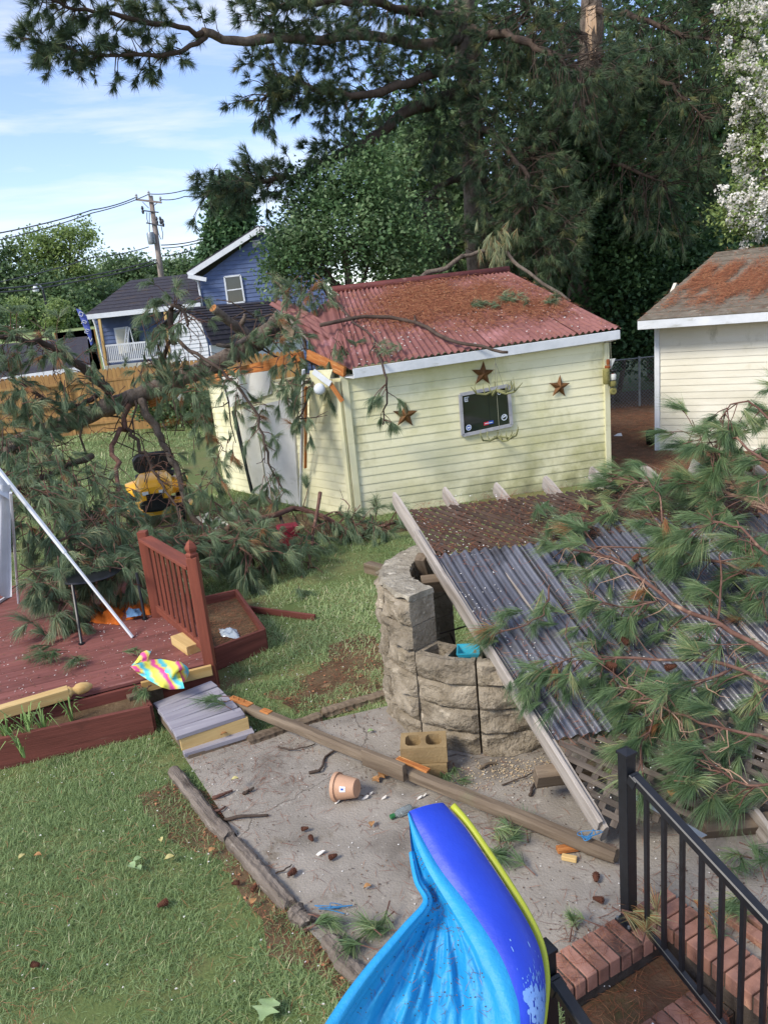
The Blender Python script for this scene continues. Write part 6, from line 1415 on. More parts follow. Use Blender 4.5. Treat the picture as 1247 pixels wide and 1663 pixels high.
# tall pine with the long limb reaching left
tp = Bough('pine_tree', 'tall pine with long limbs reaching left over the blue house', 'tree', A(*D(778, 500, 20.5)[:2], 0), seed=31)
bs = D(778, 500, 20.5)
tp.limb([A(bs[0], bs[1], 0)] + DP((778, 430, 20.5), (768, 250, 20.5), (758, 100, 20.5), (752, -40, 20.4), (750, -160, 20.4)), (.34, .2), m_bark, 'trunk', 18, 12)
tl = {}
def TL(nm, pts, r, n=18): tl[nm] = tp.limb(DP(*pts), r, m_bark if nm == 'a' else m_barkd, 'limb', n, 8, .03)
TL('a', [(754, 60, 20.4), (690, 75, 19.5), (620, 62, 18.6), (540, 58, 17.8), (440, 62, 17.0), (375, 66, 16.4), (330, 52, 15.9)], (.13, .075))
TL('a1', [(330, 52, 15.9), (270, 40, 15.5), (190, 28, 15.0), (110, 8, 14.6), (60, -8, 14.3)], (.055, .015))
TL('a2', [(335, 60, 16.0), (290, 84, 15.6), (200, 92, 15.1), (120, 82, 14.7), (40, 62, 14.3)], (.05, .015))
TL('b', [(762, 150, 20.5), (700, 165, 19.6), (640, 195, 18.8), (580, 235, 18.2), (500, 280, 17.6), (430, 296, 17.2), (340, 312, 16.8)], (.16, .03), 22)
TL('c', [(756, 30, 20.4), (680, 20, 19), (580, 0, 18), (470, 10, 17.5), (430, 40, 17.2)], (.13, .03))
TL('d', [(758, 110, 20.5), (700, 120, 19), (620, 150, 18), (540, 150, 17.5), (470, 130, 17.2), (425, 165, 17.0)], (.12, .03))
TL('e', [(764, 200, 20.5), (800, 220, 19), (850, 280, 18.3), (860, 330, 18)], (.1, .03))
TL('f', [(770, 280, 20.5), (720, 300, 19.6), (690, 345, 19), (730, 400, 18.5)], (.1, .03))
TL('g', [(756, 50, 20.4), (830, 60, 19), (900, 90, 18.2), (960, 130, 17.8)], (.12, .03))
TL('h', [(770, 330, 20.5), (820, 370, 19.2), (860, 385, 18.4), (905, 390, 18)], (.08, .02))
for k_, (n_, l_) in {'a': (12, .4), 'a1': (50, .45), 'a2': (56, .45), 'b': (90, .65), 'c': (70, .7), 'd': (80, .75), 'e': (80, 1.1), 'f': (60, .9), 'g': (90, 1.2), 'h': (50, 1.0)}.items():
    tp.spray(tl[k_], n_, l_, r0=.009, t0=.2 if k_ != 'a' else .05, up=.12, droop=.3, tufts=5, tlen=.23)
for a in [(560, 90, 17.8, 1.1, .45, 90), (670, 110, 19, 1.7, 1.1, 160), (510, 60, 17.5, .8, .4, 50), (640, 20, 18.5, 1.6, .5, 80), (470, 150, 17.2, .55, .4, 60), (530, 170, 17.5, .5, .4, 40), (540, 255, 18.0, .6, .35, 44), (370, 305, 17.0, .8, .3, 80), (425, 285, 17.2, .4, .25, 26), (710, 230, 19.5, .7, .9, 80), (460, 10, 17.2, .8, .3, 40), (250, 12, 15.4, .9, .15, 26), (120, 85, 14.8, .7, .15, 26), (150, 2, 15.0, .8, .15, 20), (115, 118, 14.7, .3, .12, 10), (280, 80, 15.6, .6, .15, 14), (770, 180, 19.5, 1.2, 1.2, 110)]:
    cluster(tp, *a[:6], dirb=(-.2, -.1, -.1), L=.23, ry=.8, l=.3)
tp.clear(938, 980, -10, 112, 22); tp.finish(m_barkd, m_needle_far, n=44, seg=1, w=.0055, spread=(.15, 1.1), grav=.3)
# second pine, snapped, with the pale scar
ts = Bough('pine_tree', 'ivy-clad pine with a pale fresh scar high on its trunk', 'tree', A(*D(935, 520, 22)[:2], 0), seed=32)
bs = D(940, 520, 22)
ts.limb([A(bs[0], bs[1], 0)] + DP((944, 400, 22), (952, 250, 22), (958, 100, 22), (960, 0, 22), (962, -120, 22)), (.36, .24), m_bark, 'trunk', 18, 12)
MB().panel([D(957, 98, 21.72), D(966, 96, 21.72), D(968, 40, 21.72), D(966, 8, 21.72), D(952, 12, 21.72), D(951, 50, 21.72)], .05).build('broken_scar', mat('pale_heartwood', '#dcbfa0', '#c9a27c', 4, stretch=(6, 6, .6), rough=.8), ts.t)
MB().tube(DP((915, 70, 20.5), (927, 110, 20.5), (932, 160, 20.5), (926, 220, 20.5)), [.05, .02], 6).build('hanging_branch', m_pole, ts.t)
for i, pts in enumerate([[(960, 20, 22), (1040, 30, 20.5), (1120, 60, 19.6), (1190, 60, 19)], [(956, 120, 22), (1030, 110, 20.5), (1100, 150, 19.5), (1150, 200, 19)], [(955, 180, 22), (900, 210, 20), (860, 260, 19)], [(952, 260, 22), (1010, 270, 20.4), (1080, 300, 19.5)], [(958, 60, 22), (900, 40, 20.4), (860, 10, 19.6)], [(948, 330, 22), (900, 360, 20), (850, 400, 19)]]):
    q_ = ts.limb(DP(*pts), (.09, .02), m_barkd, 'limb', 14, 7, .03); ts.spray(q_, 80, 1.3, r0=.01, t0=.1, droop=.35, tufts=5, tlen=.27)
for a in [(860, 60, 20, 2.2, 1.2, 140), (1080, 60, 20.5, 2.4, 1.0, 130), (840, 200, 19.8, 1.6, 1.4, 110), (1080, 160, 20.5, 2.0, 1.0, 110), (780, 60, 20.5, 1.5, 1.2, 80), (850, 330, 19.2, 1.2, 1.0, 80), (870, 400, 18.4, .9, .5, 70), (1000, 240, 21, 1.8, 1.2, 90), (960, 160, 21.2, 1.5, 1.5, 80)]:
    cluster(ts, *a[:6], dirb=(0, -.2, -.45), L=.28, ry=.9, l=.4)
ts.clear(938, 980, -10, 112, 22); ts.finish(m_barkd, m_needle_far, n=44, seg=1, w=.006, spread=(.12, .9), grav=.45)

def broadleaf(name, label, base, top_r, crown, nc, per, sig, size, m, seed, group=None, sh=.85, trunk_r=.2, y=None, limbs=5, cat='tree', th=None):
    """crown: list of (px, py, y, rx, ry, rz) ellipsoids in metres; clumps sit near their shells so that the outline stays uneven"""
    rg = np.random.default_rng(seed); t = thing(name, label, cat, base, group); C = []
    for (px, py, yy, rx, ry, rz), n_ in zip(crown, nc):
        c = D(px, py, yy); d = rg.normal(size=(n_, 3)); d /= np.linalg.norm(d, axis=1, keepdims=True); rad = sh + (1 - sh) * rg.random(n_) ** .5; rad *= rg.uniform(.55, 1.05, n_)
        C.append(c + d * rad[:, None] * A(rx, ry, rz))
    C = np.concatenate(C); C[:, 2] = np.maximum(C[:, 2], .25)
    V, F, a = leaf_cloud(C, sig * rg.uniform(.6, 1.3, len(C)), per, size, rg)
    c0 = D(*crown[0][:3])
    trunk(t, [base, lerp(A(*base), c0, .5) + A(rg.normal(0, .15), 0, 0), c0], (trunk_r, trunk_r * .5), m_bark)
    for k in range(limbs):
        e = C[rg.integers(len(C))]; s_ = lerp(A(*base), c0, rg.uniform(.5, .95)); MB().tube([s_, lerp(s_, e, .5) + A(0, 0, .2), e], [trunk_r * .45, trunk_r * .3, trunk_r * .1], 6).build('limb', m_barkd, t, smooth=True)
    tag(soup('crown', V, F, m, t, a), kind='stuff'); return t
gz = lambda px, py, y: A(*D(px, py, y)[:2], 0)
bt_ = 'dark trees behind the sheds'
broadleaf('broadleaf_tree', 'dark broadleaf tree massed behind the gap between the sheds', gz(1060, 520, 26), 0, [(1060, 300, 26, 3.6, 2.5, 4.5), (1100, 430, 25, 3.0, 2, 2.6)], [130, 80], 130, .75, .24, m_leaf_dark, 41, bt_)
broadleaf('broadleaf_tree', 'dark broadleaf tree rising behind the middle of the red roof', gz(830, 500, 27), 0, [(840, 250, 27, 4.2, 2.5, 6.0), (780, 420, 25.5, 2.6, 1.6, 2.2)], [170, 70], 130, .8, .26, m_leaf_dark, 42, bt_)
broadleaf('broadleaf_tree', 'tall dark broadleaf tree at top right beside the flowering tree', gz(1180, 450, 29), 0, [(1130, 120, 29, 3.0, 2.5, 5.0), (1180, 330, 27, 3.2, 2, 3.5)], [95, 90], 130, .75, .26, m_leaf_dark, 43, bt_)
broadleaf('broadleaf_tree', 'broadleaf tree between the pear tree and the tall pines', gz(690, 500, 24), 0, [(690, 330, 24, 1.8, 1.6, 2.6), (740, 430, 23, 1.8, 1.2, 1.3)], [60, 50], 120, .5, .2, m_leaf_mid, 44, bt_)
broadleaf('ivy_shrub', 'dark ivy thicket over the chain link fence between the sheds', gz(1000, 560, 22), 0, [(1000, 500, 22.2, 2.0, .9, 1.7), (1090, 480, 22.5, 2.2, .9, 2.0), (930, 420, 22.6, 1.6, .9, 2.2)], [80, 80, 70], 120, .42, .17, m_leaf_dark, 45, None, trunk_r=.08, cat='shrub')
broadleaf('ivy_shrub', 'green vine thicket on the dark pine trunk above the red roof', gz(900, 500, 21.3), 0, [(955, 300, 21.4, 1.1, .6, 2.2), (1020, 380, 21.5, 1.3, .7, 1.6), (880, 300, 21.2, .7, .5, 1.8)], [60, 60, 30], 110, .35, .15, m_leaf_mid if False else m_leaf_dark, 46, None, trunk_r=.06, cat='shrub')
broadleaf('pear_tree', 'grey-green pear tree standing between the blue house and the shed', gz(560, 500, 17.2), 0, [(555, 375, 17.2, 1.6, 1.3, 1.2), (490, 410, 17.0, .85, .9, .8), (645, 390, 17.4, .9, .9, 1.1), (600, 300, 17.4, .8, .8, .9), (520, 320, 17.2, .7, .7, .6), (455, 430, 16.9, .4, .4, .6)], [80, 36, 40, 30, 20, 12], 115, .25, .10, m_leaf_pear, 47, None, sh=.55, trunk_r=.11, limbs=9)
broadleaf('back_tree', 'pale leafy tree peeking between pine limbs above the pear tree', gz(650, 500, 30), 0, [(640, 270, 30, 1.9, 1.6, 1.7)], [50], 90, .5, .2, m_leaf_pear, 48, None, trunk_r=.15)
# conifer behind the blue house
rg = np.random.default_rng(9); cd_ = thing('cedar_tree', 'dark conifer rising behind the blue house gable', 'tree', gz(380, 500, 54)); c0 = D(372, 300, 54); base_ = gz(380, 500, 54)
trunk(cd_, [base_, lerp(base_, c0, .5), c0], (.3, .06)); C = []
for k in range(230):
    h = rg.random() ** .8; r = (1 - h) * 3.4 + .3; a = rg.uniform(0, 6.28); p = lerp(A(base_[0], base_[1], 2.0), c0, h); C.append(p + A(math.cos(a) * r * rg.uniform(.5, 1.1), math.sin(a) * r * .8, 0))
V, F, a = leaf_cloud(C, .5, 120, .34, rg); tag(soup('crown', V, F, m_leaf_dark, cd_, a), kind='stuff')
# flowering crape myrtle at the right edge
rg = np.random.default_rng(77); cm = thing('crape_myrtle', 'crape myrtle heavy with white blossom behind the white shed', 'tree', gz(1290, 480, 18.5)); bm_ = gz(1290, 480, 18.5)
C = []
for (px, py, yy, rx, ry, rz, n_) in ((1255, 90, 18, 1.05, 1.0, 2.0, 110), (1262, 260, 17.8, .85, .9, 1.4, 75), (1215, 345, 17.6, .75, .5, .45, 34), (1300, 350, 18, 1.0, .9, .8, 30)):
    d = rg.normal(size=(n_, 3)); d /= np.linalg.norm(d, axis=1, keepdims=True); C.append(D(px, py, yy) + d * rg.uniform(.6, 1.02, n_)[:, None] * A(rx, ry, rz))
C = np.concatenate(C)
for k in range(5): MB().tube([bm_ + A(rg.normal(0, .1), 0, 0), lerp(bm_, C[k * 20], .5) + A(.3, 0, .3), C[k * 20]], [.08, .05, .015], 7).build('stem', m_bark, cm, smooth=True)
V, F, a = leaf_cloud(C, .2, 85, .09, rg); tag(soup('crown', V, F, m_leaf_light, cm, a), kind='stuff')
S = C[rg.random(len(C)) < .85] + rg.normal(0, .08, (int((rg.random(0)).sum()) + 1, 3)) if False else C[rg.random(len(C)) < .9]
PC = []
for p in S:
    for _ in range(2):
        q_ = p + A(rg.normal(0, .15), -abs(rg.normal(0, .2)), rg.normal(.05, .15)); dd_ = nrm(A(rg.normal(-.3, .6), -.4, rg.normal(.3, .7)))
        for k in range(6): PC.append(q_ + dd_ * .05 * k)
V, F, a = leaf_cloud(PC, np.tile(np.linspace(.075, .03, 6), len(PC) // 6), 10, .075, rg, flat=.1); tag(soup('blossom', V, F, m_flower, cm, a), kind='stuff')

# far trees on the left
far = 'far trees beyond the houses'
broadleaf('far_tree', 'tall airy tree on the horizon left of the utility pole', gz(100, 560, 74), 0, [(115, 392, 74, 2.4, 2, 1.9), (62, 405, 74, 2.6, 2, 1.6), (135, 440, 74, 1.2, 2, 1.2), (90, 440, 74, 2.2, 2, 1.6)], [34, 34, 14, 24], 80, .5, .32, m_leaf_light, 61, far, limbs=12)
broadleaf('far_tree', 'dense dark green tree mass at the far left behind the street lamp', gz(60, 560, 72), 0, [(40, 492, 72, 5.0, 3, 2.6), (105, 508, 71, 3.0, 3, 2.4), (-15, 455, 73, 3.2, 3, 3.4)], [90, 50, 60], 110, .8, .42, m_leaf_mid, 62, far)
broadleaf('far_tree', 'bushy green tree between the airy tree and the low dark roof', gz(160, 540, 80), 0, [(170, 500, 80, 3.0, 3, 2.2), (135, 490, 82, 2.6, 3, 2.6)], [50, 50], 110, .9, .42, m_leaf_mid, 63, far)
broadleaf('far_tree', 'pale green tree line behind the foot of the utility pole', gz(220, 540, 90), 0, [(195, 455, 90, 4.0, 3, 2.2), (250, 455, 92, 4.6, 3, 1.9), (300, 445, 95, 4.0, 3, 1.8)], [50, 50, 44], 100, .9, .46, m_leaf_light if False else m_leaf_mid, 64, far)
broadleaf('sapling', 'small young tree on the grassy bank at far left', gz(34, 560, 50), 0, [(30, 504, 50, .55, .5, .7)], [16], 70, .28, .18, m_leaf_light, 65, 'saplings on the bank', trunk_r=.05, limbs=3)
broadleaf('sapling', 'young light green tree on the bank right of the street lamp', gz(92, 560, 50), 0, [(92, 505, 50, .7, .5, .7), (90, 525, 50, .5, .4, .5)], [18, 8], 70, .28, .18, m_leaf_light, 66, 'saplings on the bank', trunk_r=.05, limbs=3)
broadleaf('sapling', 'leafy young tree cut by the left edge on the bank', gz(5, 570, 46), 0, [(-6, 520, 46, .9, .6, 1.3)], [30], 80, .35, .2, m_leaf_mid, 67, 'saplings on the bank', trunk_r=.05, limbs=3)
# low hedge greenery along the fence
broadleaf('shrub_row', 'green shrubs at the foot of the tan fence behind the trunk', gz(270, 690, 25.5), 0, [(255, 660, 25.6, 1.0, .4, .5), (320, 650, 25.4, .9, .4, .6)], [24, 22], 90, .22, .12, m_leaf_mid, 68, None, trunk_r=.03, cat='shrub')
# ------------------------------------------------------------------ grass, straw, petals and litter
def inpoly(P, poly):
    x, y = P[:, 0], P[:, 1]; r = np.zeros(len(P), bool); n = len(poly); j = n - 1
    for i in range(n):
        xi, yi = poly[i][0], poly[i][1]; xj, yj = poly[j][0], poly[j][1]
        if abs(yj - yi) > 1e-9: r ^= ((yi > y) != (yj > y)) & (x < (xj - xi) * (y - yi) / (yj - yi) + xi)
        j = i
    return r
def vnoise(x, y, s, seed=0):
    rg = np.random.default_rng(seed); T = rg.random((64, 64)); x = x * s; y = y * s; i = np.floor(x).astype(int); j = np.floor(y).astype(int); fx = x - i; fy = y - j; fx = fx * fx * (3 - 2 * fx); fy = fy * fy * (3 - 2 * fy)
    g = lambda a, b: T[a % 64, b % 64]
    return (g(i, j) * (1 - fx) + g(i + 1, j) * fx) * (1 - fy) + (g(i, j + 1) * (1 - fx) + g(i + 1, j + 1) * fx) * fy
SOILS = [[v.co[:2] for v in o.data.vertices] for o in []]
noGrass = [PAT, [c1[:2], c0[:2], DK(-.66, -.05)[:2], DK(.06, 0)[:2], DK(.06, 3.9)[:2], DK(-5.3, 3.9)[:2], DK(-5.3, -.1)[:2]], [k0[:2], k1[:2], k2[:2], (k2 - dd * .6)[:2]],
           [p[:2] for p in q] if False else [G(250, 1141)[:2], G(345, 1104)[:2], G(415, 1180)[:2], G(298, 1235)[:2]],
           [FA[:2], FB[:2], FC[:2], FD[:2]], STRAW]
soilpol = [wobble([(-.9, 5.95), (-.05, 6.05), (.1, 6.9), (-.35, 7.6), (-.75, 6.9), (-1.25, 6.35)], 6, .07, 5), wobble([G(225, 1300), G(300, 1265), G(470, 1440), G(600, 1640), G(560, 1650), G(380, 1440)], 6, .05, 6), wobble([(-2.0, 13.6), (-.6, 11.6), (4.2, 12.3), (4.3, 11.6), (-.4, 10.9), (-1.6, 11.2), (-3.4, 13.2)], 6, .1, 8)]
def seen(P, m_=60):
    v = P - CAM; dpt = v @ FWD; X = 623.5 + FPX * (v @ RGT) / dpt; Y = 831.5 - FPX * (v @ UPV) / dpt; return (X > -m_ * 3) & (X < 1247 + m_ * 3) & (Y > -m_) & (Y < 1663 + m_ * 3) & (dpt > .3)
def grass(name, label, x0, x1, y0, y1, dens, h, w, seed):
    rg = np.random.default_rng(seed); n = int((x1 - x0) * (y1 - y0) * dens); P = np.stack([rg.uniform(x0, x1, n), rg.uniform(y0, y1, n), np.full(n, .0)], 1)
    P = P[seen(P)]; ok = np.ones(len(P), bool)
    for pol in noGrass: ok &= ~inpoly(P, pol)
    cl = vnoise(P[:, 0], P[:, 1], 1.7, 1) * .5 + vnoise(P[:, 0], P[:, 1], 5.1, 2) * .3 + vnoise(P[:, 0], P[:, 1], 13, 3) * .2
    ok &= rg.random(len(P)) < np.clip((cl - .22) * 3.2, .08, 1)
    for pi, pol in enumerate(soilpol): ins = inpoly(P, pol); ok &= ~ins | (rg.random(len(P)) < np.clip(((1.6, .3, .4)[pi]) * (cl - .3) * 5, .03, .8))
    P = P[ok]; cl = cl[ok]; k = len(P); a = rg.uniform(0, 2 * np.pi, k); lean = rg.uniform(.35, 1.62, k); hh = h * rg.uniform(.4, 1.5, k) * (.3 + 1.4 * cl)
    d = np.stack([np.cos(a) * np.sin(lean), np.sin(a) * np.sin(lean), np.cos(lean)], 1); s = np.stack([-np.sin(a), np.cos(a), np.zeros(k)], 1) * w * rg.uniform(.7, 1.2, k)[:, None]
    mid = P + d * (hh * .55)[:, None]; d2 = d.copy(); d2[:, 2] -= .5; d2 /= np.linalg.norm(d2, axis=1, keepdims=True); tip = mid + d2 * (hh * .5)[:, None]; tip[:, 2] = np.maximum(tip[:, 2], .008)
    V = np.stack([P - s, P + s, mid + s * .7, mid - s * .7, tip], 1).reshape(-1, 3); o = np.arange(k)[:, None] * 5; F = np.concatenate([o + [[0, 1, 2]], o + [[0, 2, 3]], o + [[3, 2, 4]]], 0)
    big = vnoise(P[:, 0], P[:, 1], .8, 9); tone = np.clip(.12 + .6 * big + rg.normal(0, .2, k) + (rg.random(k) < .06) * rg.uniform(.3, .8, k), 0, 1)
    tag(soup(name, V, F, m_grassb, None, np.repeat(tone, 5)), label, 'grass', kind='stuff')
grass('lawn_grass', 'matted green lawn grass in the foreground left of the patio', -5.2, .6, 2.2, 6.6, 12000, .047, .0021, 1)
grass('lawn_grass', 'short lawn grass between the deck and the stone wall', -6, 1.5, 6.0, 12.5, 2600, .06, .0036, 2)
grass('lawn_grass', 'sunny green lawn beyond the fallen trunk up to the fence', -16, -1, 12.5, 26.3, 420, .09, .010, 3)
# tall weeds in the planter
rg = np.random.default_rng(12); V_, F_, A_ = [], [], []
bl = MB()
wt = thing('weed_clump', 'tufts of long grass growing in the front planter', 'weeds', G(110, 1190, .17))
def blades(c, n, h, seed):
    rg = np.random.default_rng(seed); P = []; b = MB()
    for _ in range(n):
        a = rg.uniform(0, 6.28); l = h * rg.uniform(.5, 1.1); o_ = A(math.cos(a), math.sin(a), 0); s = A(-o_[1], o_[0], 0) * .006; p = c + o_ * .02 * rg.random(); bend = rg.uniform(.25, .8)
        pts = [p, p + o_ * l * .15 * bend + A(0, 0, l * .4), p + o_ * l * .5 * bend + A(0, 0, l * .7), p + o_ * l * bend + A(0, 0, l * (.85 - .5 * bend))]
        b.add([pts[0] - s, pts[0] + s, pts[1] + s, pts[1] - s, pts[2] + s * .7, pts[2] - s * .7, pts[3]], [(0, 1, 2, 3), (3, 2, 4, 5), (5, 4, 6)])
    return b
m_weed = mat('weed_blades', '#6d8a4a', '#88a060', 9, rough=.6)
for (px, py, n, h, sd_) in ((50, 1205, 22, .42, 1), (75, 1198, 16, .35, 2), (118, 1172, 14, .3, 3), (18, 1212, 18, .36, 4), (40, 1230, 12, .3, 5)): blades(G(px, py, .16), n, h, sd_).build('grass_tuft', m_weed, wt)
# grass fringe in front of the planter
fr_ = []
for i in range(26): fr_.append(lerp(c1, c0, i / 25) + A(.02, -.06, 0))
# dry pine straw: thin bent needles lying on surfaces
def straw(name, label, P, nrm_, L_, w, seed, parent=None, tone=.5, lift=.006):
    rg = np.random.default_rng(seed); P = np.asarray(P, float); k = len(P); nn = np.broadcast_to(np.asarray(nrm_, float), (k, 3)); r = rg.normal(size=(k, 3)); t = r - nn * (r * nn).sum(1, keepdims=True); t /= np.linalg.norm(t, axis=1, keepdims=True); s = np.cross(nn, t)
    l = L_ * rg.uniform(.5, 1.2, k); P = P + nn * (lift * rg.uniform(.5, 3.0, k))[:, None]; c = P + s * (l * rg.normal(0, .08, k))[:, None] + nn * (.004 * rg.random(k))[:, None]
    V = np.stack([P - t * (l * .5)[:, None], c - s * w, c + s * w, P + t * (l * .5)[:, None]], 1).reshape(-1, 3); o = np.arange(k)[:, None] * 4; F = np.concatenate([o + [[0, 1, 2]], o + [[1, 3, 2]]], 0)
    ob = soup(name, V, F, m_straw, parent, np.repeat(np.clip(rg.normal(tone, .25, k), 0, 1), 4)); tag(ob, label, 'pine straw' if not parent else None, kind='stuff'); return ob
rg = np.random.default_rng(3)
nroof = nrm(np.cross(ER - EL, RLf - EL)); nroof = nroof if nroof[2] > 0 else -nroof
def patch(p00, p10, p11, p01, n, fn_, seed):
    rg = np.random.default_rng(seed); u, v = rg.random(n), rg.random(n); keep = rg.random(n) < fn_(u, v); u, v = u[keep], v[keep]
    return (p00 * (1 - u)[:, None] + p10 * u[:, None]) * (1 - v)[:, None] + (p01 * (1 - u)[:, None] + p11 * u[:, None]) * v[:, None]
dens = lambda u, v: np.clip(1.6 * np.exp(-((u - .55) / .30) ** 2 - ((v - .62) / .26) ** 2) * (.3 + 1.2 * vnoise(u, v, 9, 4)) + .55 * np.exp(-((u - .85) / .2) ** 2 - ((v - .4) / .2) ** 2) * vnoise(u, v, 11, 5) - .05, .015, 1)
straw('pine_straw', 'brown pine straw matted over the middle of the red roof', patch(EL, ER, RRf, RLf, 60000, dens, 1), nroof, .17, .0042, 2, None, .5, .022)
dens = lambda u, v: np.clip(3.0 * np.exp(-((v - .45) / .25) ** 2) * (vnoise(u * 3, v, 6, 6) - .05) * (u > .03 + .05 * vnoise(u, v, 8, 7)) - .12, .02, 1)
straw('pine_straw', 'brown pine straw lying thick on the white shed roof', patch(WE, WEr - (WEr - WE) * .45, WRr - (WRr - WR) * .45, WR, 40000, dens, 3), nr, .17, .0035, 4, None, .55, .03)
straw('pine_straw', 'brown pine straw caught on the upper pergola lattice', patch(PP(.05, PLn - .85), PP(2.8, PLn - .85), PP(2.8, PLn - .2), PP(.05, PLn - .2), 2600, lambda u, v: np.clip(1.5 * vnoise(u * 3, v, 5, 8) - .3, .05, 1), 5), pn, .15, .0012, 6, None, .2, .012)
straw('pine_straw', 'scattered pine straw on the pergola sheets', patch(PP(0, .5), PP(3.5, .5), PP(3.5, PLn - .7), PP(0, PLn - .7), 4200, lambda u, v: .12 + .88 * (vnoise(u * 3, v * 3, 4, 18) > .55), 7), pn, .13, .0012, 8, None, .35, .012)
# straw on the patio, soil strips and straw bed
def ground_pts(n, fn_, x0, x1, y0, y1, seed, z=.004):
    rg = np.random.default_rng(seed); P = np.stack([rg.uniform(x0, x1, n), rg.uniform(y0, y1, n), np.full(n, z)], 1); P = P[seen(P)]; return P[rg.random(len(P)) < fn_(P)]
straw('pine_straw', 'thin scatter of pine straw over the concrete patio', ground_pts(7500, lambda P: inpoly(P, PAT) * (.25 + .75 * (vnoise(P[:, 0], P[:, 1], 2.3, 20) > .55)), -2, 3.2, 2.6, 6.4, 9, .024), (0, 0, 1), .12, .0013, 10, None, .25, .003)
straw('pine_straw', 'pine straw and crumbs on the bare soil along the patio edge', ground_pts(9000, lambda P: inpoly(P, soilpol[1]) | inpoly(P, soilpol[0]), -2.2, .6, 2.4, 7.8, 11, .006), (0, 0, 1), .09, .0012, 12, None, .55, .004)
straw('pine_straw', 'reddish pine straw carpet between the two sheds', ground_pts(34000, lambda P: inpoly(P, STRAW) * (.3 + .7 * vnoise(P[:, 0], P[:, 1], 1.2, 22)), 3.5, 9.5, 8.5, 21, 13, .008), (0, 0, 1), .18, .004, 14, None, .5, .004)
straw('pine_straw', 'pine straw littering the red deck boards', [DK(a, b, DZ + .001) for a, b in zip(rg.uniform(-3.2, 0, 900), rg.uniform(0, 2.4, 900))], (0, 0, 1), .13, .0011, 16, None, .4, .003)
straw('pine_straw', 'wet pine straw on the treads of the brick steps', [SP(a, b, .07 - .15 * (int(b / .42) + (1 if b % .42 > .2 else 0)) + (-.012 if b % .42 > .2 else 0.0)) for a, b in zip(rg.uniform(-1.0, .1, 2200), rg.uniform(.02, 1.6, 2200))], (0, 0, 1), .12, .0011, 17, None, .45, .003)
straw('pine_straw', 'dead straw and litter on the front planter soil', [lerp(lerp(c1, c0, a), lerp(DK(-5.2, -.045, 0), DK(-.66, -.045, 0), a), b) + A(0, .02, .172) for a, b in zip(rg.uniform(.35, 1, 1500), rg.random(1500))], (0, 0, 1), .12, .0014, 71, None, .6, .006)
straw('pine_straw', 'dead straw and litter in the small side planter', [lerp(lerp(k0, k1, a), lerp(k2 - dd * .55, k2, a), b) + A(0, 0, .142) for a, b in zip(rg.random(1100), rg.random(1100))], (0, 0, 1), .12, .0014, 72, None, .5, .006)
# pale petals and flakes
def flakes(name, label, P, nn, s, seed, m):
    rg = np.random.default_rng(seed); P = np.asarray(P, float); k = len(P); nn = nrm(nn); a = rg.normal(size=(k, 3)); a -= nn * (a @ nn)[:, None]; a /= np.linalg.norm(a, axis=1, keepdims=True); b = np.cross(nn, a); sz = s * rg.uniform(.5, 1.4, k); P = P + nn * .006
    V = np.stack([P - a * sz[:, None], P + b * (sz * .7)[:, None] + nn * .003, P + a * sz[:, None], P - b * (sz * .6)[:, None]], 1).reshape(-1, 3); o = np.arange(k)[:, None] * 4; F = np.concatenate([o + [[0, 1, 2]], o + [[0, 2, 3]]], 0)
    tag(soup(name, V, F, m, None, np.repeat(rg.random(k), 4)), label, 'petals', kind='stuff')
flakes('petals', 'white petals sprinkled over the pergola sheets', patch(PP(0, .1), PP(3.6, .1), PP(3.6, PLn - .1), PP(0, PLn - .1), 3200, lambda u, v: np.clip(1.8 * vnoise(u * 4, v * 4, 3, 51) - .55, .05, 1), 21) + pn * .012, pn, .0058, 1, m_flower)
flakes('petals', 'white petals sprinkled over the patio', ground_pts(1500, lambda P: inpoly(P, PAT) * (.4 + .6 * vnoise(P[:, 0], P[:, 1], 2, 30)), -2, 3, 2.6, 6.4, 22, .022), (0, 0, 1), .0055, 2, m_flower)
flakes('petals', 'white petals sprinkled over the deck', [DK(a, b, DZ) for a, b in zip(rg.uniform(-3.2, 0, 600), rg.uniform(-.02, 2.2, 600))], (0, 0, 1), .008, 3, m_flower)
flakes('petals', 'white petals sprinkled over the lawn', ground_pts(700, lambda P: ~inpoly(P, PAT), -4, 1, 2.4, 9, 23, .03), (0, 0, 1), .007, 4, m_flower)
flakes('petals', 'white petals sprinkled over the red roof', patch(EL, ER, RRf, RLf, 260, lambda u, v: np.ones_like(u), 24) + nroof * .03, nroof, .018, 5, m_flower)

straw('pine_straw', 'brown pine straw sprinkled through the foreground lawn', ground_pts(5200, lambda P: (~inpoly(P, PAT)) * (.2 + .8 * (vnoise(P[:, 0], P[:, 1], 2.1, 61) > .6)), -5, .5, 2.3, 7, 62, .03), (0, 0, 1), .1, .0013, 63, None, .6, .008)
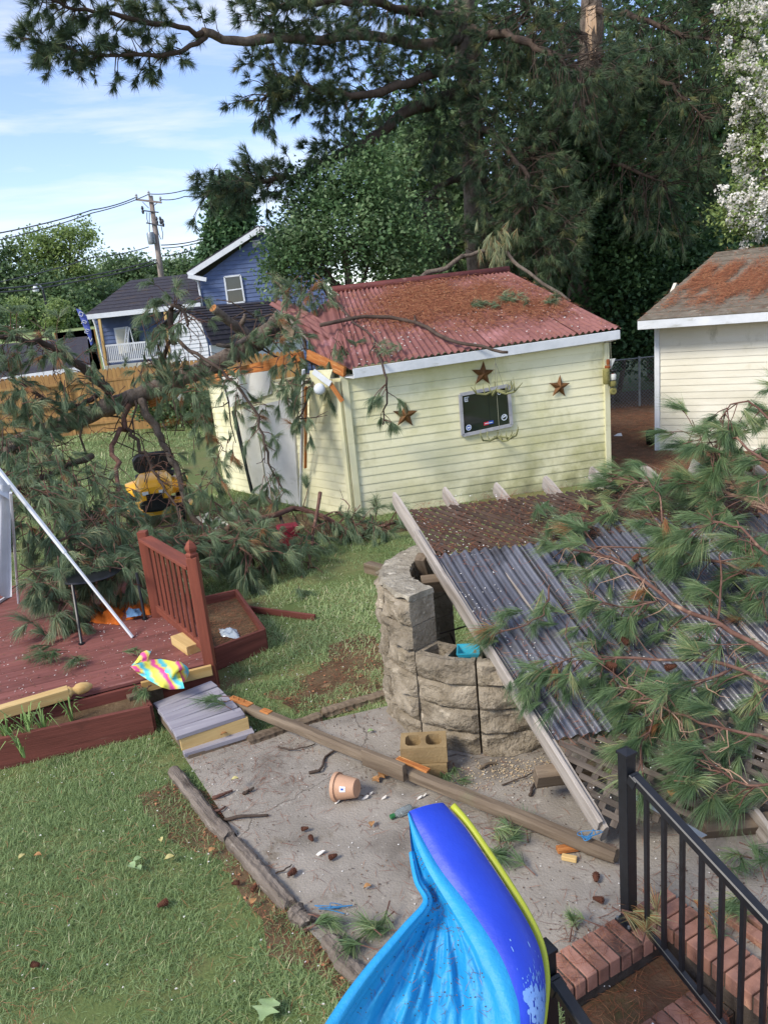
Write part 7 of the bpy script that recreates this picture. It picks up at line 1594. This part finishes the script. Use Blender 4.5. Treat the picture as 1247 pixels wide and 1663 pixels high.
# bark crumbs and soil specks on patio, deck and soil
m_crumb = leafmat('bark_crumbs', [(0, '#3d2f27'), (.5, '#5d4737'), (1, '#8a6f58')], trans=.0, rough=.9)
flakes('bark_crumbs', 'bark crumbs and soil specks scattered over the patio', ground_pts(5200, lambda P: inpoly(P, PAT) * (.12 + .9 * (vnoise(P[:, 0], P[:, 1], 3.1, 33) > .6)), -2, 3, 2.6, 6.4, 42, .022), (0, 0, 1), .006, 12, m_crumb)
flakes('bark_crumbs', 'bark crumbs and soil specks scattered over the deck', [DK(a, b, DZ) for a, b in zip(rg.uniform(-3.2, 0, 900), rg.uniform(-.02, 2.4, 900))], (0, 0, 1), .008, 13, m_crumb)
flakes('wood_chips', 'pale wood chips and leaf bits on the soil beside the patio', ground_pts(2400, lambda P: inpoly(P, soilpol[1]) | inpoly(P, soilpol[0]), -2.2, .6, 2.4, 7.8, 43, .012), (0, 0, 1), .012, 14, m_straw)
flakes('sawdust', 'pale sawdust crumbs on the patio at the foot of the stone wall', ground_pts(9000, lambda P: inpoly(P, PAT) * np.exp(-((P[:, 0] - .75) / .35) ** 2 - ((P[:, 1] - 4.78) / .13) ** 2), -.3, 2, 4.2, 5.2, 44, .022), (0, 0, 1), .007, 15, leafmat('sawdust', [(0, '#b39a78'), (1, '#d8c4a0')], trans=0, rough=.9))
# ------------------------------------------------------------------ countable litter on the patio
def stick(name, pts, r, label, m=m_barkd, z=.035, cat='stick', n=10):
    P = [G(px, py, z + (.012 if i % 2 else 0)) for i, (px, py) in enumerate(pts)]; Q = poly3(P, n); Q[1:-1, :2] += RND.normal(0, .004, (n - 2, 2)); return tag(MB().tube(Q, np.linspace(r, r * .6, n), 6).build(name, m, smooth=True), label, cat, 'sticks on the patio')
stick('stick', [(502, 1255), (520, 1250), (530, 1228), (556, 1212)], .012, 'crooked stick with a cut end lying on the patio near the fallen post')
stick('stick', [(365, 1331), (400, 1325), (436, 1324)], .013, 'straight lichened stick at the patio edge by the timber')
stick('stick', [(452, 1213), (478, 1217), (512, 1208)], .007, 'thin curved twig below the fallen post near the step')
stick('bark_strip', [(346, 1296), (362, 1290), (378, 1284)], .014, 'reddish bark strip on the patio near the timber edge', m_barkr)
stick('stick', [(396, 1289), (412, 1279)], .014, 'short dark stick stub beside the bark strip')
stick('bark_strip', [(335, 1310), (350, 1318), (366, 1310)], .012, 'curled bark piece against the landscape timber', m_barkr)
stick('stick', [(860, 1292), (864, 1280), (868, 1272)], .012, 'short dark twig on the patio in front of the stone wall')
stick('stick', [(815, 1275), (850, 1262), (872, 1250)], .006, 'thin twig on the patio below the stone wall')
stick('stick', [(448, 1418), (462, 1412), (474, 1404)], .006, 'thin dark twig on the patio left of the white shard')
stick('stick', [(780, 1248), (792, 1240), (806, 1240)], .012, 'broken twig with pale wood beside the fallen post', m_brown_wood)
cones = [(496, 1346, 'pine cone in the middle of the patio'), (511, 1357, 'flattened pine cone just below the middle of the patio'), (541, 1393, 'small dark pine cone right of the white shard'), (398, 1432, 'long pine cone in the grass beside the timber'), (417, 1446, 'pine cone near the hollow end of the timber'), (282, 1462, 'pine cone lying in the lawn'), (976, 1418, 'pine cone beside the railing post on the patio'), (990, 1462, 'small pine cone at the foot of the railing post'), (60, 1565, 'brown pine cone in the foreground lawn at left'), (488, 1412, 'thin reddish pine cone on the patio left of the small cone')]
for px, py, lab in cones:
    p = G(px, py, .05 if py < 1400 or px > 480 else .04); tag(put_cone(p - A(.03, 0, 0), A(RND.normal(), RND.normal() * .5, .05), None, RND.uniform(.6, .85)), 'reddish-brown ' + lab if False else lab, 'pine cone', 'pine cones on the ground')
m_china = mat('white_china', '#e2ddd4', '#cfc9be', 5, rough=.3)
def shard(px, py, s, seed, label):
    rg = np.random.default_rng(seed); c = G(px, py, .03); n = 6; top = [c + A(math.cos(a) * s * rg.uniform(.6, 1.2), math.sin(a) * s * .6 * rg.uniform(.6, 1.2), .008 + .012 * math.cos(a)) for a in np.linspace(0, 6.283, n + 1)[:-1]]; bot = [p - A(0, 0, .006) for p in top]
    tag(MB().add(top + bot, [tuple(range(n)), tuple(range(2 * n - 1, n - 1, -1))] + [(i, (i + 1) % n, n + (i + 1) % n, n + i) for i in range(n)]).build('china_shard', m_china), label, 'shard', 'white china shards')
for i, (px, py, s, lab) in enumerate([(548, 1303, .02, 'white china shard directly below the flower pot'), (594, 1296, .026, 'white china shard right of the flower pot, nearest it'), (603, 1289, .018, 'small white shard between the pot and the hollow block'), (624, 1296, .026, 'angular white shard below the hollow block'), (681, 1296, .02, 'white shard just above the pool rim'), (520, 1386, .032, 'curved white china shard alone in the middle of the patio'), (690, 1292, .014, 'tiny white chip beside the hollow block base')]): shard(px, py, s, i, lab)
# fallen leaves
m_leafdry = mat('dry_leaf', '#b38a5c', '#8d6340', 12, rough=.8); m_leafgreen = mat('fallen_green_leaf', '#7f9766', '#94a87a', 9, rough=.6); m_leafpale = mat('pale_fallen_leaf', '#c3b981', '#aaa066', 9, rough=.7)
def leaf(px, py, s, ang, m, label, z=.03, lobes=0):
    c = G(px, py, z); u = A(math.cos(ang), math.sin(ang), 0); v = A(-u[1], u[0], 0); n = 9; L_ = []
    for k in range(n):
        t = k / (n - 1); w = .42 * math.sin(math.pi * min(.98, t * .95 + .03)) ** .8 * (1 + (.55 * math.cos(t * 18) if lobes else 0)); L_.append((t, w))
    mid = [c + u * s * (t - .5) + A(0, 0, .012 * math.sin(t * 3.1)) for t, w in L_]; lf = [p + v * s * w + A(0, 0, .010) for p, (t, w) in zip(mid, L_)]; rt = [p - v * s * w + A(0, 0, .014) for p, (t, w) in zip(mid, L_)]
    b = MB(); b.grid([lf, mid, rt]); return tag(b.build('fallen_leaf', m, smooth=True), label, 'leaf', 'fallen leaves')
for i, (px, py, s, an_, m_, lab, lo_) in enumerate([(602, 1189, .05, .3, m_leafgreen, 'green leaf on the patio beside the fallen post', 0), (215, 1408, .06, 2.4, m_leafgreen, 'pale green leaf on the lawn, left one of the sprig', 0), (224, 1398, .055, .6, m_leafgreen, 'pale green leaf on the lawn, right one of the sprig', 0), (226, 1412, .05, -.8, m_leafgreen, 'pale green leaf on the lawn, lowest of the sprig', 0), (435, 1640, .13, 1.2, m_leafgreen, 'lobed green oak leaf at the bottom of the lawn', 1), (37, 1393, .05, 1, m_leafpale, 'yellow leaf on the lawn at the left edge', 0), (276, 1395, .06, .4, m_leafpale, 'pale curled leaf on the lawn right of the green sprig', 0), (62, 1391, .05, 0, m_leafdry, 'tan dry leaf on the lawn beside the yellow leaf', 0), (262, 1366, .04, 2, m_leafpale, 'small yellow leaf on the lawn toward the timber', 0), (345, 1383, .05, .7, m_leafdry, 'tan dry leaf beside the landscape timber', 0), (622, 1262, .09, .5, m_leafdry, 'large crumpled tan leaf beside the hollow block', 1), (610, 1268, .07, 2.2, m_leafdry, 'smaller crumpled tan leaf left of the hollow block', 1), (382, 1267, .05, .2, m_leafpale, 'pale curled leaf on the patio near the step', 0), (604, 1340, .05, 1.4, m_leafdry, 'tan leaf on the patio left of the pool rim', 0), (597, 1442, .045, .3, m_leafdry, 'orange-tan leaf on the patio beside the blue liner', 0), (412, 1466, .05, 1.1, m_leafdry, 'dry leaf on the soil near the timber end', 0), (364, 1193, .05, .5, m_leafdry, 'dry leaf on the lowest grey step', 0), (1090, 1290, .06, 1.2, m_leafdry, 'curled dry leaf on the lower lattice behind the handrail', 0)]):
    leaf(px, py, s, an_, m_, lab, .05 if py > 1350 and px < 460 else (.11 if 'step' in lab else .035 if 'lattice' not in lab else .36), lo_)
# splintered wood bits by the railing post
tag(beam('wood_splinter', G(904, 1380, .05), G(938, 1375, .05), .05, .03, m_split_wood), 'red-brown wood splinter lying left of the railing post', 'wood splinter')
tag(beam('wood_splinter', G(912, 1391, .04), G(936, 1396, .04), .035, .03, m_new_wood), 'pale split wood wedge lying left of the railing post', 'wood splinter')
tag(beam('wood_offcut', G(952, 1378, .05), G(1004, 1390, .05), .06, .05, m_brown_wood), 'short brown offcut against the end of the fallen post', 'timber')
# blue twine
m_twine = mat('blue_twine', '#3f7fae', '#356f9c', 9, rough=.7)
def twine(c, s, seed, label):
    rg = np.random.default_rng(seed); p = A(*c); pts = [p]
    for k in range(14): p = A(*c) + A(rg.normal(0, s), rg.normal(0, s * .6), .01 + abs(rg.normal(0, .015))); pts.append(p)
    tag(MB().tube(poly3(pts, 90), .0028, 4).build('twine', m_twine), label, 'twine')
twine(G(540, 1478, .03), .035, 3, 'tangle of blue twine on the patio beside the pool'); twine(lerp(B0, B1, .955) + A(0, 0, .06), .045, 5, 'blue twine knotted round the end of the fallen post')
# loose pine sprigs
def sprig(name, px, py, label, n, L_, d, z=.06, s=8, tw=None, twigs=True, seed=1, tone=None):
    bo = Bough(name, label, 'pine sprig', G(px, py, z - .03), 'loose pine sprigs', seed)
    for k in range(n):
        c = G(px + bo.rg.normal(0, s), py + bo.rg.normal(0, s * .6), z + bo.rg.uniform(0, .05)); dv = nrm(A(*d) + bo.rg.normal(0, .6, 3) * A(1, 1, .35)); bo.tw.tube([c - dv * .12 - A(0, 0, .02), c], [.005, .003], 4); bo.tuft(c, dv, L_, tone)
    return bo.finish(m_barkr, m_needle_near, n=60, seg=2, w=.0016, spread=(.08, .8), grav=.25)
sprig('pine_sprig', 610, 1500, 'pine sprig lying on the patio left of the blue liner', 6, .16, (-.3, -.7, 0), s=22, seed=1)
sprig('pine_sprig', 575, 1535, 'pine sprig at the lower patio edge beside the blue liner', 4, .16, (-.5, -.7, 0), s=10, seed=2)
sprig('pine_sprig', 520, 1498, 'small green pine sprig on the rotted timber end', 4, .14, (.8, .1, 0), s=6, seed=3)
sprig('pine_sprig', 830, 1350, 'pale pine sprig on the patio right of the pool', 7, .17, (.2, .5, .1), s=24, seed=4)
sprig('pine_sprig', 820, 1395, 'pine sprig just right of the yellow pool tube', 5, .15, (.3, -.6, 0), s=14, seed=5)
sprig('pine_sprig', 345, 1130, 'green pine sprig lying over the grey step toward the fallen post', 4, .2, (-.9, -.2, 0), z=.27, s=10, seed=6)
sprig('pine_sprig', 236, 1124, 'dark pine sprig over the step behind the towel', 4, .18, (.5, -.6, 0), z=.30, s=8, seed=7)
sprig('pine_sprig', 735, 1262, 'small dark pine sprig behind the hollow block', 4, .14, (.4, -.5, 0), s=10, seed=8)
sprig('pine_sprig', 60, 1065, 'flat pine sprig on the red deck at left', 6, .2, (-.7, -.4, 0), z=DZ + .04, s=18, seed=9, tone=.25)
sprig('pine_sprig', 105, 1068, 'pine sprig on the red deck left of the towel', 6, .2, (.3, -.4, 0), z=DZ + .04, s=16, seed=10, tone=.25)
sprig('pine_sprig', 222, 1050, 'small pine sprig on the deck at the foot of the leaning pole', 3, .14, (.7, 0, 0), z=DZ + .04, s=8, seed=11)
sprig('pine_sprig', 930, 1490, 'small pine sprig on the patio at the brick nosing', 3, .11, (.1, .3, .3), s=8, seed=12)
sprig('pine_sprig', 1045, 1490, 'faded pine sprig hanging at the foot of the railing post', 5, .18, (.2, -.2, .1), z=.15, s=12, seed=13, tone=.95)
sprig('pine_sprig', 1180, 1480, 'pine sprig on the brick kerb behind the balusters', 6, .17, (.1, -.6, 0), z=.12, s=20, seed=14)
sprig('pine_sprig', 1225, 1400, 'pine sprig beyond the handrail at the right edge', 7, .18, (-.2, -.4, 0), z=.1, s=24, seed=15)
sprig('pine_sprig', 1130, 1265, 'bright green pine sprig on the lower lattice', 4, .17, (.8, -.2, 0), z=.42, s=10, seed=16)
# debris by the broken shed: white siding scraps, red box, planks
m_redbox = mat('dark_red_plastic', '#7a2430', '#651c28', 5, rough=.6)
for i, (pts, lab) in enumerate([([(316, 850), (345, 846), (338, 832), (312, 842)], 'torn white siding scrap on the grass by the shed, left one'), ([(345, 852), (392, 832), (388, 828), (350, 840)], 'torn cream siding strip on the grass by the shed door'), ([(330, 860), (372, 858), (370, 846), (334, 850)], 'flat white siding scrap under the fallen boughs')]):
    tag(MB().panel([G(px, py, .12 + .03 * k) for k, (px, py) in enumerate(pts)], .01).build('siding_scrap', m_white_siding), lab, 'siding scrap')
tag(MB().box(G(470, 880, .25), (.3, .2, .5), (1, .2, 0), (-.2, 1, 0)).build('red_bin', m_redbox, bevel=.02), 'dark red bin half buried in boughs by the shed corner', 'bin')
tag(beam('broken_plank', D(242, 655, 13.4), D(300, 634, 13.6), .04, .16, m_split_wood), 'orange broken plank sticking out beside the fallen trunk', 'plank')
tag(beam('broken_plank', D(292, 650, 13.3), D(298, 642, 13.3), .03, .1, m_white_paint), 'small white broken board hanging beside the fallen trunk', 'plank')
# rubber boot of black downspout by the white shed, paper scrap on the straw
tag(MB().lathe([(.02, 0), (.09, .0), (.1, .2), (.085, .3), (.06, .31)], G(1056, 722), n=12).build('black_bucket', m_blackp, smooth=True), 'small black bucket at the corner of the white shed', 'bucket')
tag(MB().panel([G(996, 708, .02), G(1010, 708, .03), G(1008, 703, .08), G(1002, 704, .05)], .004).build('paper_scrap', m_white_clean), 'white paper scrap on the pine straw between the sheds', 'paper')

# needles and specks stuck on the pool liner
rg = np.random.default_rng(91); ii = rg.integers(18, 58, 150); jj = rg.integers(3, 56, 150); Pn = LINER[ii, jj]; tc_ = nrm(CAM - Pn.mean(0))
straw('pine_straw', 'dark wet needles stuck on the pool liner', Pn + tc_ * .004, tc_, .05, .0007, 92, None, .1, .002)
flakes('bark_crumbs', 'dark specks stuck on the pool liner', LINER[rg.integers(10, 58, 240), rg.integers(3, 57, 240)] + tc_ * .001, tc_, .0028, 93, m_crumb)
